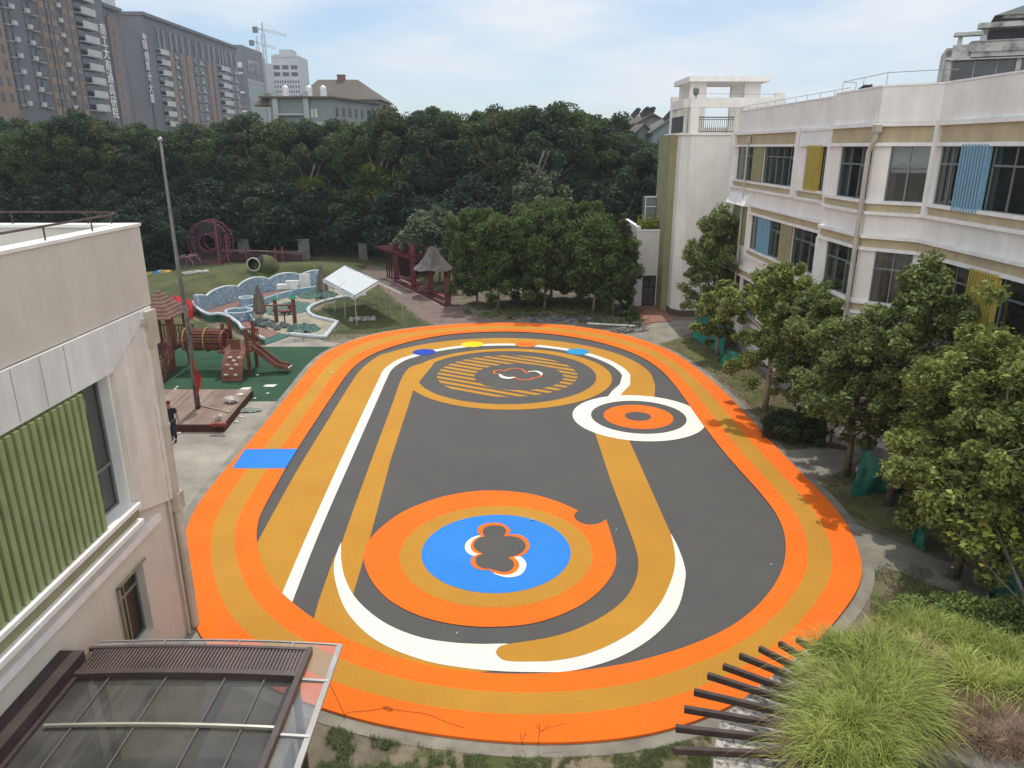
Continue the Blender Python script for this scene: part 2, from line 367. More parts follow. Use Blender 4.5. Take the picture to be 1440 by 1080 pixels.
# ---------------- painted court
def rub(name, c, c2=None):
    if name in MATS: return MATS[name]
    m = M(name, c, .9, var=.05, c2=c2, scale=.35, detail=8, bump=.35, bscale=260, spec=.2)
    # rubber granules and faint dusty scuffs
    t = m.node_tree; b = t.nodes['Principled BSDF']; src = b.inputs['Base Color'].links[0].from_socket
    tcn = nn(t, 'ShaderNodeTexCoord'); n1 = nn(t, 'ShaderNodeTexNoise'); n1.inputs['Scale'].default_value = 55; n1.inputs['Detail'].default_value = 2; t.links.new(tcn.outputs['Object'], n1.inputs['Vector'])
    g = ramp(t, n1.outputs[0], [(.3, (.86, .86, .86)), (.7, (1.12, 1.12, 1.12))])
    x1 = nn(t, 'ShaderNodeMix', data_type='RGBA', blend_type='MULTIPLY'); x1.inputs['Factor'].default_value = 1; t.links.new(src, x1.inputs['A']); t.links.new(g, x1.inputs['B'])
    n2 = nn(t, 'ShaderNodeTexNoise'); n2.inputs['Scale'].default_value = .8; n2.inputs['Detail'].default_value = 12; n2.inputs['Roughness'].default_value = .7; t.links.new(tcn.outputs['Object'], n2.inputs['Vector'])
    d = ramp(t, n2.outputs[0], [(.52, (0, 0, 0)), (.80, (.06, .06, .06))])
    x2 = nn(t, 'ShaderNodeMix', data_type='RGBA'); t.links.new(d, x2.inputs['Factor']); t.links.new(x1.outputs['Result'], x2.inputs['A']); x2.inputs['B'].default_value = (.36, .33, .27, 1); t.links.new(x2.outputs['Result'], b.inputs['Base Color'])
    return m
r_or = rub('orange_rubber', (.86, .165, .012), (.80, .145, .011)); r_go = rub('ochre_rubber', (.50, .245, .030), (.45, .215, .027))
r_gr = rub('grey_rubber', (.098, .094, .088), (.088, .085, .081)); r_wh = rub('cream_rubber', (.80, .765, .66), (.75, .715, .61)); r_bl = rub('blue_rubber', (.035, .225, .66), (.03, .20, .6))
court = MB().sheet(b2, .022).build('play_court', r_gr); tag(court, kind='structure')
LV = [.026]
def paint(name, mat, mb_fn, z):
    m = MB(); mb_fn(m, z); return m.build(name, mat, court)
R1, R2, R3 = ZP(430, 440, .208333), ZP(700, 440, .25), ZP(250, 680, .24077)
R4, R5, R6, RS = ZP(780, 680, .3125), ZP(600, 690, .152778), ZP(460, 660, .347222), ZP(600, 480, .159722)
def poly(px, n=5, closed=False): return crom(gp(px), n, closed)
# ochre outer lane with the white line along it
lane_o = poly(R3([(440, 400), (458, 372), (670, 0)]) + R1([(240, 600), (360, 390), (460, 320)]), 6) + []
ca = Vector((-.62, 36.9)); 
def arc(c, r, a0, a1, n=40): return [Vector((c[0] + r * math.cos(R(a0 + (a1 - a0) * i / n)), c[1] + r * math.sin(R(a0 + (a1 - a0) * i / n)))) for i in range(n + 1)]
A = [Vector((-7.68, 17.0)), Vector((-8.02, 25)), Vector((-8.14, 30.6)), Vector((-8.26, 36.5))]
outer_l = crom([Vector((-7.50, 15.0)), Vector((-7.80, 20.2)), Vector((-8.02, 25)), Vector((-8.14, 30.6)), Vector((-8.24, 35.5)), Vector((-8.20, 38.2))] + arc((-.65, 36.95), 8.05, 158, 96, 10)[1:], 5)[:-1] + arc((-.65, 36.95), 8.05, 96, 0, 30) + [Vector((7.25, 35.3)), Vector((6.85, 33.3)), Vector((6.2, 31.5))]
wl_o = crom([Vector((-6.10, 15.0)), Vector((-6.37, 20.1)), Vector((-6.62, 26.5)), Vector((-6.80, 32.0)), Vector((-6.93, 36.4)), Vector((-6.95, 38.2))] + arc((-.50, 36.83), 6.78, 160, 100, 8)[1:], 5)[:-1] + arc((-.50, 36.83), 6.78, 100, 2, 40) + [Vector((6.0, 35.4)), Vector((5.45, 34.2)), Vector((4.9, 32.6))]
wl_i = crom([Vector((-5.72, 15.0)), Vector((-6.02, 20.1)), Vector((-6.23, 26.5)), Vector((-6.40, 32.0)), Vector((-6.53, 36.3)), Vector((-6.52, 38.2))] + arc((-.50, 36.83), 6.34, 160, 100, 8)[1:], 5)[:-1] + arc((-.50, 36.83), 6.34, 100, 2, 40) + [Vector((5.5, 35.5)), Vector((4.95, 34.4)), Vector((4.4, 32.9))]
def resamp(P, n):
    P = [Vector(p) for p in P]; L = [0]
    for i in range(1, len(P)): L.append(L[-1] + (P[i] - P[i - 1]).length)
    o = []; j = 0
    for k in range(n):
        t = L[-1] * k / (n - 1)
        while j < len(L) - 2 and L[j + 1] < t: j += 1
        f = (t - L[j]) / max(1e-9, L[j + 1] - L[j]); o.append(P[j].lerp(P[j + 1], min(1, f)))
    return o
def band(name, mat, A, B, z, n=220): return MB().strip(resamp(B, n), resamp(A, n), z).build(name, mat, court)
band('ochre_lane', r_go, outer_l, wl_o, .026)
band('cream_line', r_wh, wl_o, wl_i, .026)
# ring round the striped disc
cR = (-.18, 37.06)
ri, ro = circle((-.26, 37.11), 4.70, 120), circle((-.13, 37.03), 5.38, 120)
MB().strip(ro, ri, .034, True).build('ochre_ring', r_go, court)
# inner lane: left strip, widening to the near end
g2l = crom([Vector((-4.93, 15.2)), Vector((-5.21, 20.2)), Vector((-5.42, 26)), Vector((-5.63, 32.6)), Vector((-5.76, 36.2)), Vector((-5.62, 38.4))] + arc((-.13, 37.03), 5.38, 160, 140, 4)[1:], 5)
g2r = [Vector((-4.22, 15.2)), Vector((-4.39, 20.2)), Vector((-4.68, 26.0)), Vector((-4.89, 34.2)), Vector((-4.9, 34.6)), Vector((-4.7, 36.5)), Vector((-4.4, 38.8))]
band('ochre_inner_lane', r_go, g2l, g2r, .030, 80)
wedge = gp(R3([(795, 798), (820, 700), (912, 440), (958, 352)])) + gp(R6([(57, 330), (50, 420), (85, 510), (130, 580), (210, 650), (300, 705), (420, 750), (560, 775), (640, 800)])) + gp([(690, 945), (650, 950), (560, 940), (470, 905), (440, 880)])
MB().sheet(wedge, .028).build('ochre_wedge', r_go, court)
# the cream hook and the ochre arm
hook_o = gp(R6([(57, 298), (34, 360), (28, 420), (45, 500), (80, 580), (150, 660), (250, 725), (400, 780), (550, 808), (700, 822), (850, 826), (960, 824)]) + R4([(150, 832), (280, 790), (400, 725), (500, 640), (560, 550), (588, 430), (580, 360), (550, 280), (522, 228)]))
hook_i = gp(R6([(57, 298), (56, 360), (68, 430), (105, 510), (170, 580), (260, 640), (380, 685), (500, 705), (620, 712), (740, 712)]))
MB().sheet(crom(hook_o, 6)[:-1] + list(reversed(crom(hook_i[1:] + gp(R6([(800, 735)]) + R4([(120, 770), (250, 722), (380, 640), (460, 550), (512, 450), (534, 370), (533, 300), (522, 228)])), 6))), .034).build('cream_hook', r_wh, court)
arm_o = gp(R6([(690, 760), (715, 777), (760, 783), (860, 783)]) + R4([(0, 802), (120, 780), (250, 730), (380, 650), (470, 550), (520, 450), (541, 370), (538, 300), (520, 225)]))
arm_i = gp(R6([(682, 745), (700, 722), (740, 712), (850, 695)]) + R4([(0, 692), (100, 660), (220, 600), (310, 530), (360, 450), (376, 370), (362, 290), (312, 150)]))
arm_o = crom(arm_o, 6)[:-1] + gp(R4([(520, 225), (420, 0)]) + R2([(740, 722), (690, 640)]))
arm_i = crom(arm_i, 6)[:-1] + gp(R4([(312, 150), (255, 0)]) + R2([(545, 675), (520, 610)]))
MB().sheet(arm_o + list(reversed(arm_i)), .038).build('ochre_arm', r_go, court)
# target rings on the right
tc_ = (5.66, 30.77)
MB().sheet(circle(tc_, 2.94), .042).build('cream_target_ring', r_wh, court)
MB().sheet(circle(tc_, 2.11), .046).build('grey_target_disc', r_gr, court)
MB().sheet(circle((5.65, 30.74), 1.54), .050).build('orange_target_ring', r_or, court)
MB().sheet(circle((5.63, 30.75), .58, 48), .054).build('grey_target_core', r_gr, court)
# big disc
bd = crom(gp(R6([(150, 360), (165, 300), (230, 230), (330, 165), (480, 112), (640, 90), (800, 100), (920, 130), (1018, 172)])), 6) + crom(gp(R6([(1018, 172), (1000, 190), (1012, 212), (1050, 228), (1092, 226), (1118, 215), (1130, 206)])), 5)[1:] + crom(gp(R6([(1130, 206), (1150, 270), (1170, 350), (1160, 420), (1100, 500), (1000, 570), (850, 625), (690, 643), (530, 635), (380, 600), (260, 540), (190, 470), (155, 400), (150, 360)])), 6)[1:-1]
MB().sheet(bd, .042).build('orange_disc', r_or, court)
MB().sheet(circle((-.47, 19.29), 2.86), .046).build('ochre_disc', r_go, court)
MB().sheet(circle((-.47, 19.3), 2.22), .050).build('blue_disc', r_bl, court)
cw1 = gp(R5([(500,430),(420,445),(365,490),(352,540),(380,590),(440,615),(520,597),(540,520)]))
cw2 = gp(R5([(780,628),(860,620),(905,660),(917,700),(900,750),(850,795),(760,812),(680,800),(615,768),(700,720)]))
MB().sheet(crom(cw1, 5, True), .054).build('cream_crescent', r_wh, court)
MB().sheet(crom(cw2, 5, True), .054).build('cream_crescent', r_wh, court)
def lobes(px_groups):
    o = []
    for gq in px_groups: o += crom(gp(R5(gq)), 5)[:-1]
    return o
co = lobes([[(508,430),(472,400),(475,360),(520,325),(620,308),(710,325),(765,370),(765,400),(740,418)],[(740,418),(850,420),(920,460),(948,520),(930,570),(880,610),(800,625)],
 [(800,625),(840,665),(852,710),(820,760),(760,785),(690,788),(620,770),(575,742)],[(575,742),(500,745),(430,715),(405,670),(420,630),(470,600),(520,594)],[(520,594),(450,588),(410,550),(405,510),(440,460),(508,430)]])
ci = lobes([[(540,435),(515,400),(530,360),(580,338),(640,335),(700,345),(732,380),(725,410),(705,435)],[(705,435),(780,435),(860,455),(905,500),(910,540),(870,590),(810,615),(750,630)],
 [(750,630),(795,665),(805,700),(780,745),(720,765),(650,755),(585,735)],[(585,735),(520,732),(470,705),(450,665),(460,625),(520,595)],[(520,595),(470,570),(435,535),(440,490),(480,450),(540,435)]])
MB().sheet(co, .058).build('orange_cloud_outline', r_or, court)
MB().sheet(ci, .062).build('grey_cloud', r_gr, court)
# striped disc
def stripes():
    cO, rO, cI, rI = Vector((-.25, 37.2)), 3.72, Vector((.36, 36.86)), 2.34
    d = Vector((2.15, -1.18)).normalized(); n = Vector((-d.y, d.x)); per = .575
    for k in range(-7, 8):
        t0 = k * per - .06; rows = []
        for side in (0, 1): pass
        ts = [t0 + per * .56 * j / 6 for j in range(7)]
        segs = {0: [], 1: []}
        for t in ts:
            q = cO + n * t; h2 = rO * rO - t * t
            if h2 <= 0: continue
            a0, a1 = -math.sqrt(h2), math.sqrt(h2)
            ti = t - (cI - cO).dot(n); ci0 = (cI - cO).dot(d); g2 = rI * rI - ti * ti
            if g2 > 0:
                b0, b1 = ci0 - math.sqrt(g2), ci0 + math.sqrt(g2)
                if b0 > a0: segs[0].append((q + d * a0, q + d * b0))
                if b1 < a1: segs[1].append((q + d * b1, q + d * a1))
                last = 1
            else:
                mid = ci0
                segs[0].append((q + d * a0, q + d * mid)); segs[1].append((q + d * mid, q + d * a1))
        m = MB(); okk = False
        for sgm in segs.values():
            if len(sgm) > 1: m.strip([a for a, b in sgm], [b for a, b in sgm], .030); okk = True
        if okk:
            o = m.build('ochre_stripe', r_go, court)
stripes()
def ribbon(P, wd, name, mat, z, closed=False):
    n = len(P); A = []; B = []
    for i in range(n):
        t = (P[(i + 1) % n if closed else min(i + 1, n - 1)] - P[i - 1 if closed else max(i - 1, 0)]).normalized(); q = Vector((-t.y, t.x)) * (wd(i / n) if callable(wd) else wd) / 2
        A.append(P[i] + q); B.append(P[i] - q)
    return MB().strip(A, B, z, closed).build(name, mat, court)
sm = lobes and [crom(gp(RS(q)), 5)[:-1] for q in ([(600,290),(590,275),(610,262),(650,258),(690,267)],[(690,267),(720,250),(780,243),(840,252),(876,284)],[(876,284),(920,270),(980,272),(1010,297),(990,320),(940,326)],[(940,326),(900,342),(840,343),(790,330),(775,318)],[(775,318),(730,328),(680,322),(645,295)],[(645,295),(630,292),(600,290)])]
ribbon([p for q in sm for p in q], .09, 'orange_cloud_line', r_or, .034, True)
ribbon(crom(gp(RS([(642,293),(668,318),(720,328),(775,321)])), 6), lambda t: .05 + .25 * math.sin(math.pi * min(1, t)) , 'cream_cloud_edge', r_wh, .038)
ribbon(crom(gp(RS([(890,272),(960,268),(1005,285),(1008,302)])), 6), lambda t: .05 + .14 * math.sin(math.pi * t), 'cream_cloud_edge', r_wh, .038)
for c, mt, nm in (((-5.17, 41.62), rub('deep_blue_rubber', (.02, .07, .42)), 'deep_blue_dot'), ((-2.42, 43.42), rub('yellow_rubber', (.80, .60, .02)), 'yellow_dot'), ((.86, 43.42), r_or, 'orange_dot'), ((3.88, 41.72), rub('azure_rubber', (.03, .30, .58)), 'azure_dot')):
    MB().sheet(circle(c, .68, 40), .038).build(nm, mt, court)
# the three running lanes
MB().strip(outer, b1, .066, True).build('orange_outer_lane', r_or, court)
MB().strip(b1, b2, .066, True).build('ochre_running_lane', r_go, court)
_b3n = [min(b3, key=lambda r: (r - p).length_squared) for p in b2]
_b3n = smooth(_b3n, 4)
MB().strip(b2, _b3n, .066, True).build('orange_inner_lane', r_or, court)
MB().sheet(gp([(344.5, 631.5), (418.5, 631), (401.5, 658.5), (326.5, 658.5)], .07), .070).build('blue_crossing', r_bl, court)
# thin edge of the rubber slab
MB().strip([Vector((*p, .066)) for p in outer], [Vector((*p, .0)) for p in outer], None, True).build('slab_edge', r_or, court)
# ================================================================ school building on the right
m_wall = M('pale_render', (.81, .785, .745), .85, var=.06, scale=.8, detail=8, bump=.12, bscale=40, streak=.10)
m_wall2 = M('tower_render', (.75, .735, .69), .85, var=.06, scale=.6, detail=8, bump=.12, bscale=40, streak=.10)
m_trim = M('white_trim', (.84, .82, .80), .6, var=.05, scale=1.5, streak=.16)
m_beige = M('beige_band', (.50, .42, .27), .85, var=.08, scale=1.2, streak=.15)
m_olive = M('olive_render', (.30, .29, .16), .85, var=.08, scale=1.0, streak=.2)
m_frame = M('window_frame_grey', (.22, .24, .24), .4, var=.06, metal=.3)
m_gl = glass('window_glass', (.50, .54, .54), .3, .02, .05)
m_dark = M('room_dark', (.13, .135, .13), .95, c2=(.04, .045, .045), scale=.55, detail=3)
m_cur = M('curtain', (.38, .39, .37), .9, var=.2, scale=3, stretch=(1, 1, .1))
m_cur2 = M('white_curtain', (.50, .52, .58), .9, var=.15, scale=3, stretch=(1, 1, .1))
m_yel = M('yellow_louver', (.47, .37, .08), .5, var=.06)
m_blu = M('blue_louver', (.21, .38, .50), .5, var=.06)
m_grn = M('green_louver', (.30, .36, .17), .5, var=.08, streak=.15)
m_pipe = M('cream_pipe', (.55, .50, .42), .5, var=.1, streak=.2)
m_rust = M('rail_wire', (.25, .23, .22), .5, metal=.5)
school = thing('school_building', (13.6, 31, 0), 'long pale three storey school wing with beige bands and coloured louver panels beside the court', 'building')
SO = school.location
def smb(): return MB(SO)
FL = 3.65
def window(fr, u0, u1, z0, z1, par, org, mull=2, cur=(), v=-.12, split=.7, fm=None, name='window', cm=None, handle=False):
    f = MB(org); t = .045; fm = fm or m_frame
    f.fbox(fr, u0, u1, v, v + .07, z0, z0 + t); f.fbox(fr, u0, u1, v, v + .07, z1 - t, z1)
    f.fbox(fr, u0, u0 + t, v, v + .07, z0 + t, z1 - t); f.fbox(fr, u1 - t, u1, v, v + .07, z0 + t, z1 - t)
    zs = z0 + (z1 - z0) * split
    f.fbox(fr, u0 + t, u1 - t, v + .003, v + .065, zs - .03, zs + .03)
    for i in range(1, mull):
        q = u0 + (u1 - u0) * i / mull
        f.fbox(fr, q - .025, q + .025, v + .006, v + .06, z0 + t, zs - .03); f.fbox(fr, q - .02, q + .02, v + .006, v + .06, zs + .03, z1 - t)
    # sliding leaf standing proud
    if handle:
        q0 = u0 + (u1 - u0) * (mull - 1) / mull; q1 = u1 - t
        f.fbox(fr, q0, q0 + .05, v + .07, v + .10, z0 + t, zs - .03); f.fbox(fr, q1 - .05, q1, v + .07, v + .10, z0 + t, zs - .03)
        f.fbox(fr, q0 + .05, q1 - .05, v + .07, v + .10, z0 + t, z0 + t + .05); f.fbox(fr, q0 + .05, q1 - .05, v + .07, v + .10, zs - .08, zs - .03)
    w_ = f.build(name, fm, par)
    p = MB(org); p.add([fr.p(u0 + .02, v + .03, z0 + .02), fr.p(u1 - .02, v + .03, z0 + .02), fr.p(u1 - .02, v + .03, z1 - .02), fr.p(u0 + .02, v + .03, z1 - .02)], [(0, 1, 2, 3)])
    p.build('pane', m_gl, w_)
    for a, b, zz in cur:
        c = MB(org); n = max(4, int((b - a) * 12)); A = []; B = []
        for i in range(n + 1):
            q = fr.p(a + (b - a) * i / n, v - .18 + .035 * (i % 2), 0); A.append(q + Vector((0, 0, zz))); B.append(q + Vector((0, 0, z1 - .05)))
        c.strip(A, B); c.build('curtain', cm or m_cur, w_)
    return w_
def louver(fr, u0, u1, z0, z1, mat, par, org, pitch=.16, d=.10, v=.0, name='louver_panel'):
    m = MB(org); m.fbox(fr, u0, u1, v - .04, v, z0, z1); n = max(2, int((u1 - u0) / pitch))
    for i in range(n):
        q = u0 + (u1 - u0) * (i + .5) / n; m.fbox(fr, q - pitch * .28, q + pitch * .28, v, v + d, z0 + .01, z1 - .01)
    return m.build(name, mat, par)
S1 = Fr((13.6, 46.7), (13.6, 36.3)); S2 = Fr((13.6, 36.3), (13.6, 31.2)); S3 = Fr((12.95, 31.2), (12.95, 27.45))
S4 = Fr((12.95, 27.45), (14.35, 26.05)); S5 = Fr((14.35, 26.05), (14.35, 4.0))
TH = .30
wl = smb()
ZB = [(0, 2.35), (4.35, 6.0), (8.0, 9.65), (11.65, 12.3)]      # plain wall zones between window zones
for fr, lap in ((S1, 0), (S2, 0), (S3, 0), (S4, 0), (S5, 0)):
    for z0, z1 in ZB: wl.fbox(fr, 0, fr.L, -TH, 0, z0, z1)
wl.box(12.96, 13.9, 31.2, 31.45, 0, 12.3)     # return wall S2-S3
wl.box(13.3, 16, 46.7, 47.0, 0, 12.3)          # far end wall
wl.build('wall', m_wall, school)
# parapet
pp = smb()
for fr, k in ((S1, 0), (S2, .0), (S3, 0), (S4, 0), (S5, 0)):
    pp.fbox(fr, 0, fr.L, -.25, .05, 12.34, 13.5)
pp.box(12.9, 13.9, 31.2, 31.45, 12.345, 13.495); pp.box(13.35, 26, 46.5, 46.75, 12.345, 13.505)
pp.build('parapet', m_wall, school)
cp = smb()
for fr in (S1, S2, S3, S4, S5): cp.fbox(fr, -.02, fr.L + .02, -.29, .08, 13.5, 13.56)
cp.build('parapet_coping', m_trim, school)
rf = smb(); rf.prism([(14.6, 4), (34, 4), (34, 46.4), (13.9, 46.4), (13.9, 27.2), (14.6, 26.2)], 12.0, 12.4); rf.build('roof', M('roof_screed', (.35, .35, .34), .9, var=.15), school)
# dark rooms behind
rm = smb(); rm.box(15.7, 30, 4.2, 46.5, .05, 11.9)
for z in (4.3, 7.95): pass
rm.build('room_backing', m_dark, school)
fs = smb()
for z in (3.95, 7.6, 11.6):
    for fr in (S1, S2, S3, S4, S5): fs.fbox(fr, .02, fr.L - .02, -1.6, -TH - .003, z - .1, z + .1)
fs.build('floor_slab', M('interior_slab', (.25, .25, .24), .9), school)
# bands
tr, be = smb(), smb()
def bands(fr, u0, u1, k, white=False, vv=.0):
    b = FL * k
    tr.fbox(fr, u0, u1, .001, .16 + vv, 1.88 + b, 1.99 + b)       # lower trim
    be.fbox(fr, u0, u1, .001, .03 + vv, 1.99 + b, 2.26 + b)
    tr.fbox(fr, u0, u1, -.10, .13 + vv, 2.26 + b, 2.37 + b)       # sill
    tr.fbox(fr, u0, u1, -.10, .13 + vv, 4.24 + b, 4.36 + b)       # header
    if not white: be.fbox(fr, u0, u1, .001, .03 + vv, 4.36 + b, 4.90 + b if k == 2 else 4.68 + b)
    tr.fbox(fr, u0, u1, .001, .16 + vv, (4.90 if k == 2 else 4.68) + b, (5.03 if k == 2 else 4.79) + b)
bands(S1, .15, 10.2, 2); bands(S2, .25, 4.4, 2, white=True); bands(S3, .0, 3.75, 2); bands(S4, 0, S4.L, 2); bands(S5, .0, S5.L, 2)
bands(S1, 4.1, 10.4, 1); bands(S2, 0, 4.4, 1); bands(S3, 0, 3.75, 1); bands(S4, 0, S4.L, 1); bands(S5, 0, S5.L, 1)
for fr in (S1, S2, S3, S4, S5): bands(fr, 0, fr.L, 0)
tr.build('trim_band', m_trim, school); be.build('beige_band', m_beige, school)
# rounded frame ends (vertical white posts of the frames)
def post(fr, u, k, w=.16, top=None):
    b = FL * k; fp = smb(); fp.fbox(fr, u - w / 2, u + w / 2, .0, .17, 1.9 + b, (4.98 if k == 2 else 4.74) + b); fp.build('frame_post', m_trim, school)
post(S1, .08, 2); post(S1, 10.28, 2, .3); post(S5, .12, 2, .2); post(S1, 4.0, 1, .2); post(S4, S4.L - .03, 2, .1)
[smb().fbox(*q).build('frame_post', m_trim, school) for q in ((S3, -.06, .12, -.2, .14, 9.65, 11.56), (S3, -.06, .12, -.2, .14, 6.0, 7.9), (S2, 4.35, 4.9, -.25, .02, 9.66, 11.6), (S2, 4.35, 4.9, -.25, .02, 6.01, 7.95))]
wp = smb(); wp.fbox(S2, .13, 2.0, -.02, .1, 11.6, 12.36); wp.fbox(S2, 2.01, 4.15, -.02, .1, 11.6, 12.36); wp.build('white_fascia_panel', M('white_sheet', (.80, .80, .80), .5, var=.06), school)
# piers between windows
pr = smb()
for fr, spans in ((S1, [(0, .45), (3.55, 5.3), (10.1, 10.4)]), (S2, [(0, .78), (4.1, 5.1)]), (S3, [(0, .95), (3.6, 3.75)]), (S4, [(0, .55), (1.85, S4.L)]), (S5, [(0, .33)])):
    for a, b in spans: pr = smb(); pr.fbox(fr, a, b, -TH, -.001, 9.651, 11.649); pr.build('pier', m_wall, school)
for fr, spans in ((S1, [(0, .45), (3.9, 4.25), (5.6, 5.7), (9.1, 10.4)]), (S2, [(0, .3), (3.5, 5.1)]), (S3, [(0, .75), (3.6, 3.75)]), (S4, [(0, .55), (1.85, S4.L)]), (S5, [(0, .5), (3.3, 3.4)])):
    for a, b in spans: pr = smb(); pr.fbox(fr, a, b, -TH, -.001, 6.001, 7.999); pr.build('pier', m_wall, school)
for fr in (S1, S2, S3, S4, S5):
    n = max(1, round(fr.L / 3.6))
    for i in range(n + 1): pr = smb(); pr.fbox(fr, max(0, fr.L * i / n - .3), min(fr.L, fr.L * i / n + .3), -TH, -.001, 2.351, 4.349); pr.build('pier', m_wall, school)
op = smb(); op.fbox(S1, 3.55, 5.3, .0, .05, 9.66, 11.55); op.build('olive_pier', m_olive, school)
op = smb(); op.fbox(S1, 9.1, 10.4, .0, .05, 6.01, 7.9); op.fbox(S2, 0, .3, .0, .05, 6.01, 7.9); op.build('olive_pier', m_olive, school)
op = smb(); op.fbox(S1, .9, 3.9, .0, .05, 6.01, 8.3); op.build('olive_pier', m_olive, school)
aw = smb(); aw.hexa([S1.p(.1, 0, 8.25), S1.p(3.9, 0, 8.25), S1.p(3.9, .4, 8.3), S1.p(.1, .4, 8.3), S1.p(.1, 0, 8.95), S1.p(3.9, 0, 8.95), S1.p(3.9, .12, 8.9), S1.p(.1, .12, 8.9)]); aw.build('sloping_awning', m_trim, school)
W = lambda *a, **k: window(*a, par=school, org=SO, **k)
W(S1, .45, 3.55, 9.65, 11.55, mull=3, cur=[(.5, 1.6, 9.7), (1.9, 3.4, 9.7)], split=.73)
W(S1, 5.3, 10.1, 9.65, 11.55, mull=5, cur=[(5.4, 8.2, 9.7), (8.9, 10, 9.7)], split=.73, handle=True)
W(S2, .8, 1.25, 9.65, 11.55, mull=1, cur=[(.85, 1.0, 9.7)], split=.73)
louver(S2, 1.25, 2.75, 9.60, 11.62, m_yel, school, SO, v=.04)
W(S2, 2.75, 4.1, 9.65, 11.55, mull=2, cur=[(2.8, 4.0, 9.7)], split=.73)
W(S3, .95, 3.6, 9.65, 11.55, mull=3, cur=[(1.0, 1.35, 9.7), (2.3, 2.75, 9.9)], cm=m_cur2, split=.66, handle=True)
W(S4, .55, 1.85, 9.65, 11.55, mull=2, cur=[(.6, 1.8, 10.95)], split=.68)
W(S5, .33, 1.7, 9.65, 11.55, mull=2, cur=[(.4, .75, 9.7)], split=.7)
louver(S5, 1.70, 3.13, 9.56, 11.60, m_blu, school, SO, pitch=.145, v=.05)
W(S5, 3.13, 7.2, 9.65, 11.55, mull=4, cur=[(5.6, 7.1, 9.7)], split=.7, handle=True)
W(S5, 7.6, 12.6, 9.65, 11.55, mull=5, split=.7); [smb().fbox(S5, a_, b_, -TH, -.001, z_, z_ + 1.998).build('pier', m_wall, school) for a_, b_, z_ in ((7.2, 7.6, 9.651), (12.6, 22.05, 9.651), (11, 22.05, 6.001))]
W(S1, .45, .9, 6.0, 8.2, mull=1, split=.7)
W(S1, 4.25, 5.6, 6.0, 7.9, mull=2, cur=[(4.3, 4.7, 6.05)], split=.73)
louver(S1, 5.6, 7.5, 5.95, 7.95, m_blu, school, SO, v=.03, d=.05)
W(S1, 7.5, 9.1, 6.0, 7.9, mull=2, cur=[(8.3, 9.0, 6.05)], split=.73, handle=True)
W(S2, .3, 3.5, 6.0, 7.9, mull=3, cur=[(.35, 1.2, 6.05), (2.4, 2.9, 6.05)], split=.7, handle=True)
W(S3, .75, 3.6, 6.0, 7.9, mull=3, cur=[(.85, 1.2, 6.05), (2.1, 2.6, 6.4)], cm=m_cur2, split=.68, handle=True)
W(S4, .55, 1.85, 6.0, 7.9, mull=2, cur=[(1.2, 1.8, 6.1)], split=.66)
W(S5, .5, 3.3, 6.0, 7.9, mull=3, cur=[(.6, 1.3, 6.05)], split=.7)
louver(S5, 3.3, 4.75, 5.9, 7.96, m_yel, school, SO, pitch=.145, v=.05)
W(S5, 4.75, 11, 6.0, 7.9, mull=4, split=.68, handle=True)
for fr in (S1, S2, S3, S4, S5):
    n = max(1, round(fr.L / 3.6))
    for i in range(n): W(fr, fr.L * i / n + .3, fr.L * (i + 1) / n - .3, 2.35, 4.24, mull=2 + (fr.L / n > 3), split=.7)
# plinth, downpipes
pl = smb(); [pl.fbox(fr, 0, fr.L, .001, .06, 0.002, .45) for fr in (S1, S2, S3, S4, S5)]; pl.build('plinth', M('plinth_stone', (.30, .27, .25), .9), school)
dp = smb(); c = S3.p(3.78, .22, 0); dp.tube([c + Vector((0, 0, z)) for z in (.1, 3, 6, 9, 11.35)] + [c + Vector((.12, -.12, 11.8)), c + Vector((.12, -.12, 12.05))], .085, 10)
dp.box(c.x + .0, c.x + .25, c.y - .24, c.y + .0, 12.0, 12.25)
dpo = dp.build('downpipe', m_pipe, school)
dp = smb(); c = S1.p(2.95, .2, 0); dp.tube([c + Vector((0, 0, z)) for z in (.1, 6, 11.9)], .05, 8); dp.box(c.x - .1, c.x + .1, c.y - .1, c.y + .1, 11.75, 12.1); dp.build('downpipe', m_pipe, school)
# roof edge wire
rw = smb()
ln = [S2.p(4.9, -.1, 13.95), S3.p(0.1, -.1, 13.95), S3.p(3.7, -.1, 13.97), S4.p(1.9, -.1, 13.95), S5.p(.4, -.1, 13.9)]
ln2 = [S1.p(.2, -.1, 13.8), S1.p(10.3, -.1, 13.8), S2.p(4.4, -.1, 13.8)]
for L_ in (ln, ln2):
    rw.tube(L_, .012, 5)
    for a, b in zip(L_, L_[1:]):
        k = max(1, int((b - a).length / 1.4))
        for i in range(k): q = a.lerp(b, i / k); rw.tube([q, Vector((q.x, q.y, 13.5))], .01, 5)
rw.build('roof_wire', m_rust, school)
sb = smb(); sb.blob(S3.p(2.2, -.1, 13.62), (.22, .1, .08), 3); sb.tube([S3.p(1.7, -.05, 13.6), S3.p(2.6, -.1, 13.66)], .03, 6); sb.build('roof_float_lamp', M('black_plastic', (.02, .02, .02), .5), school)
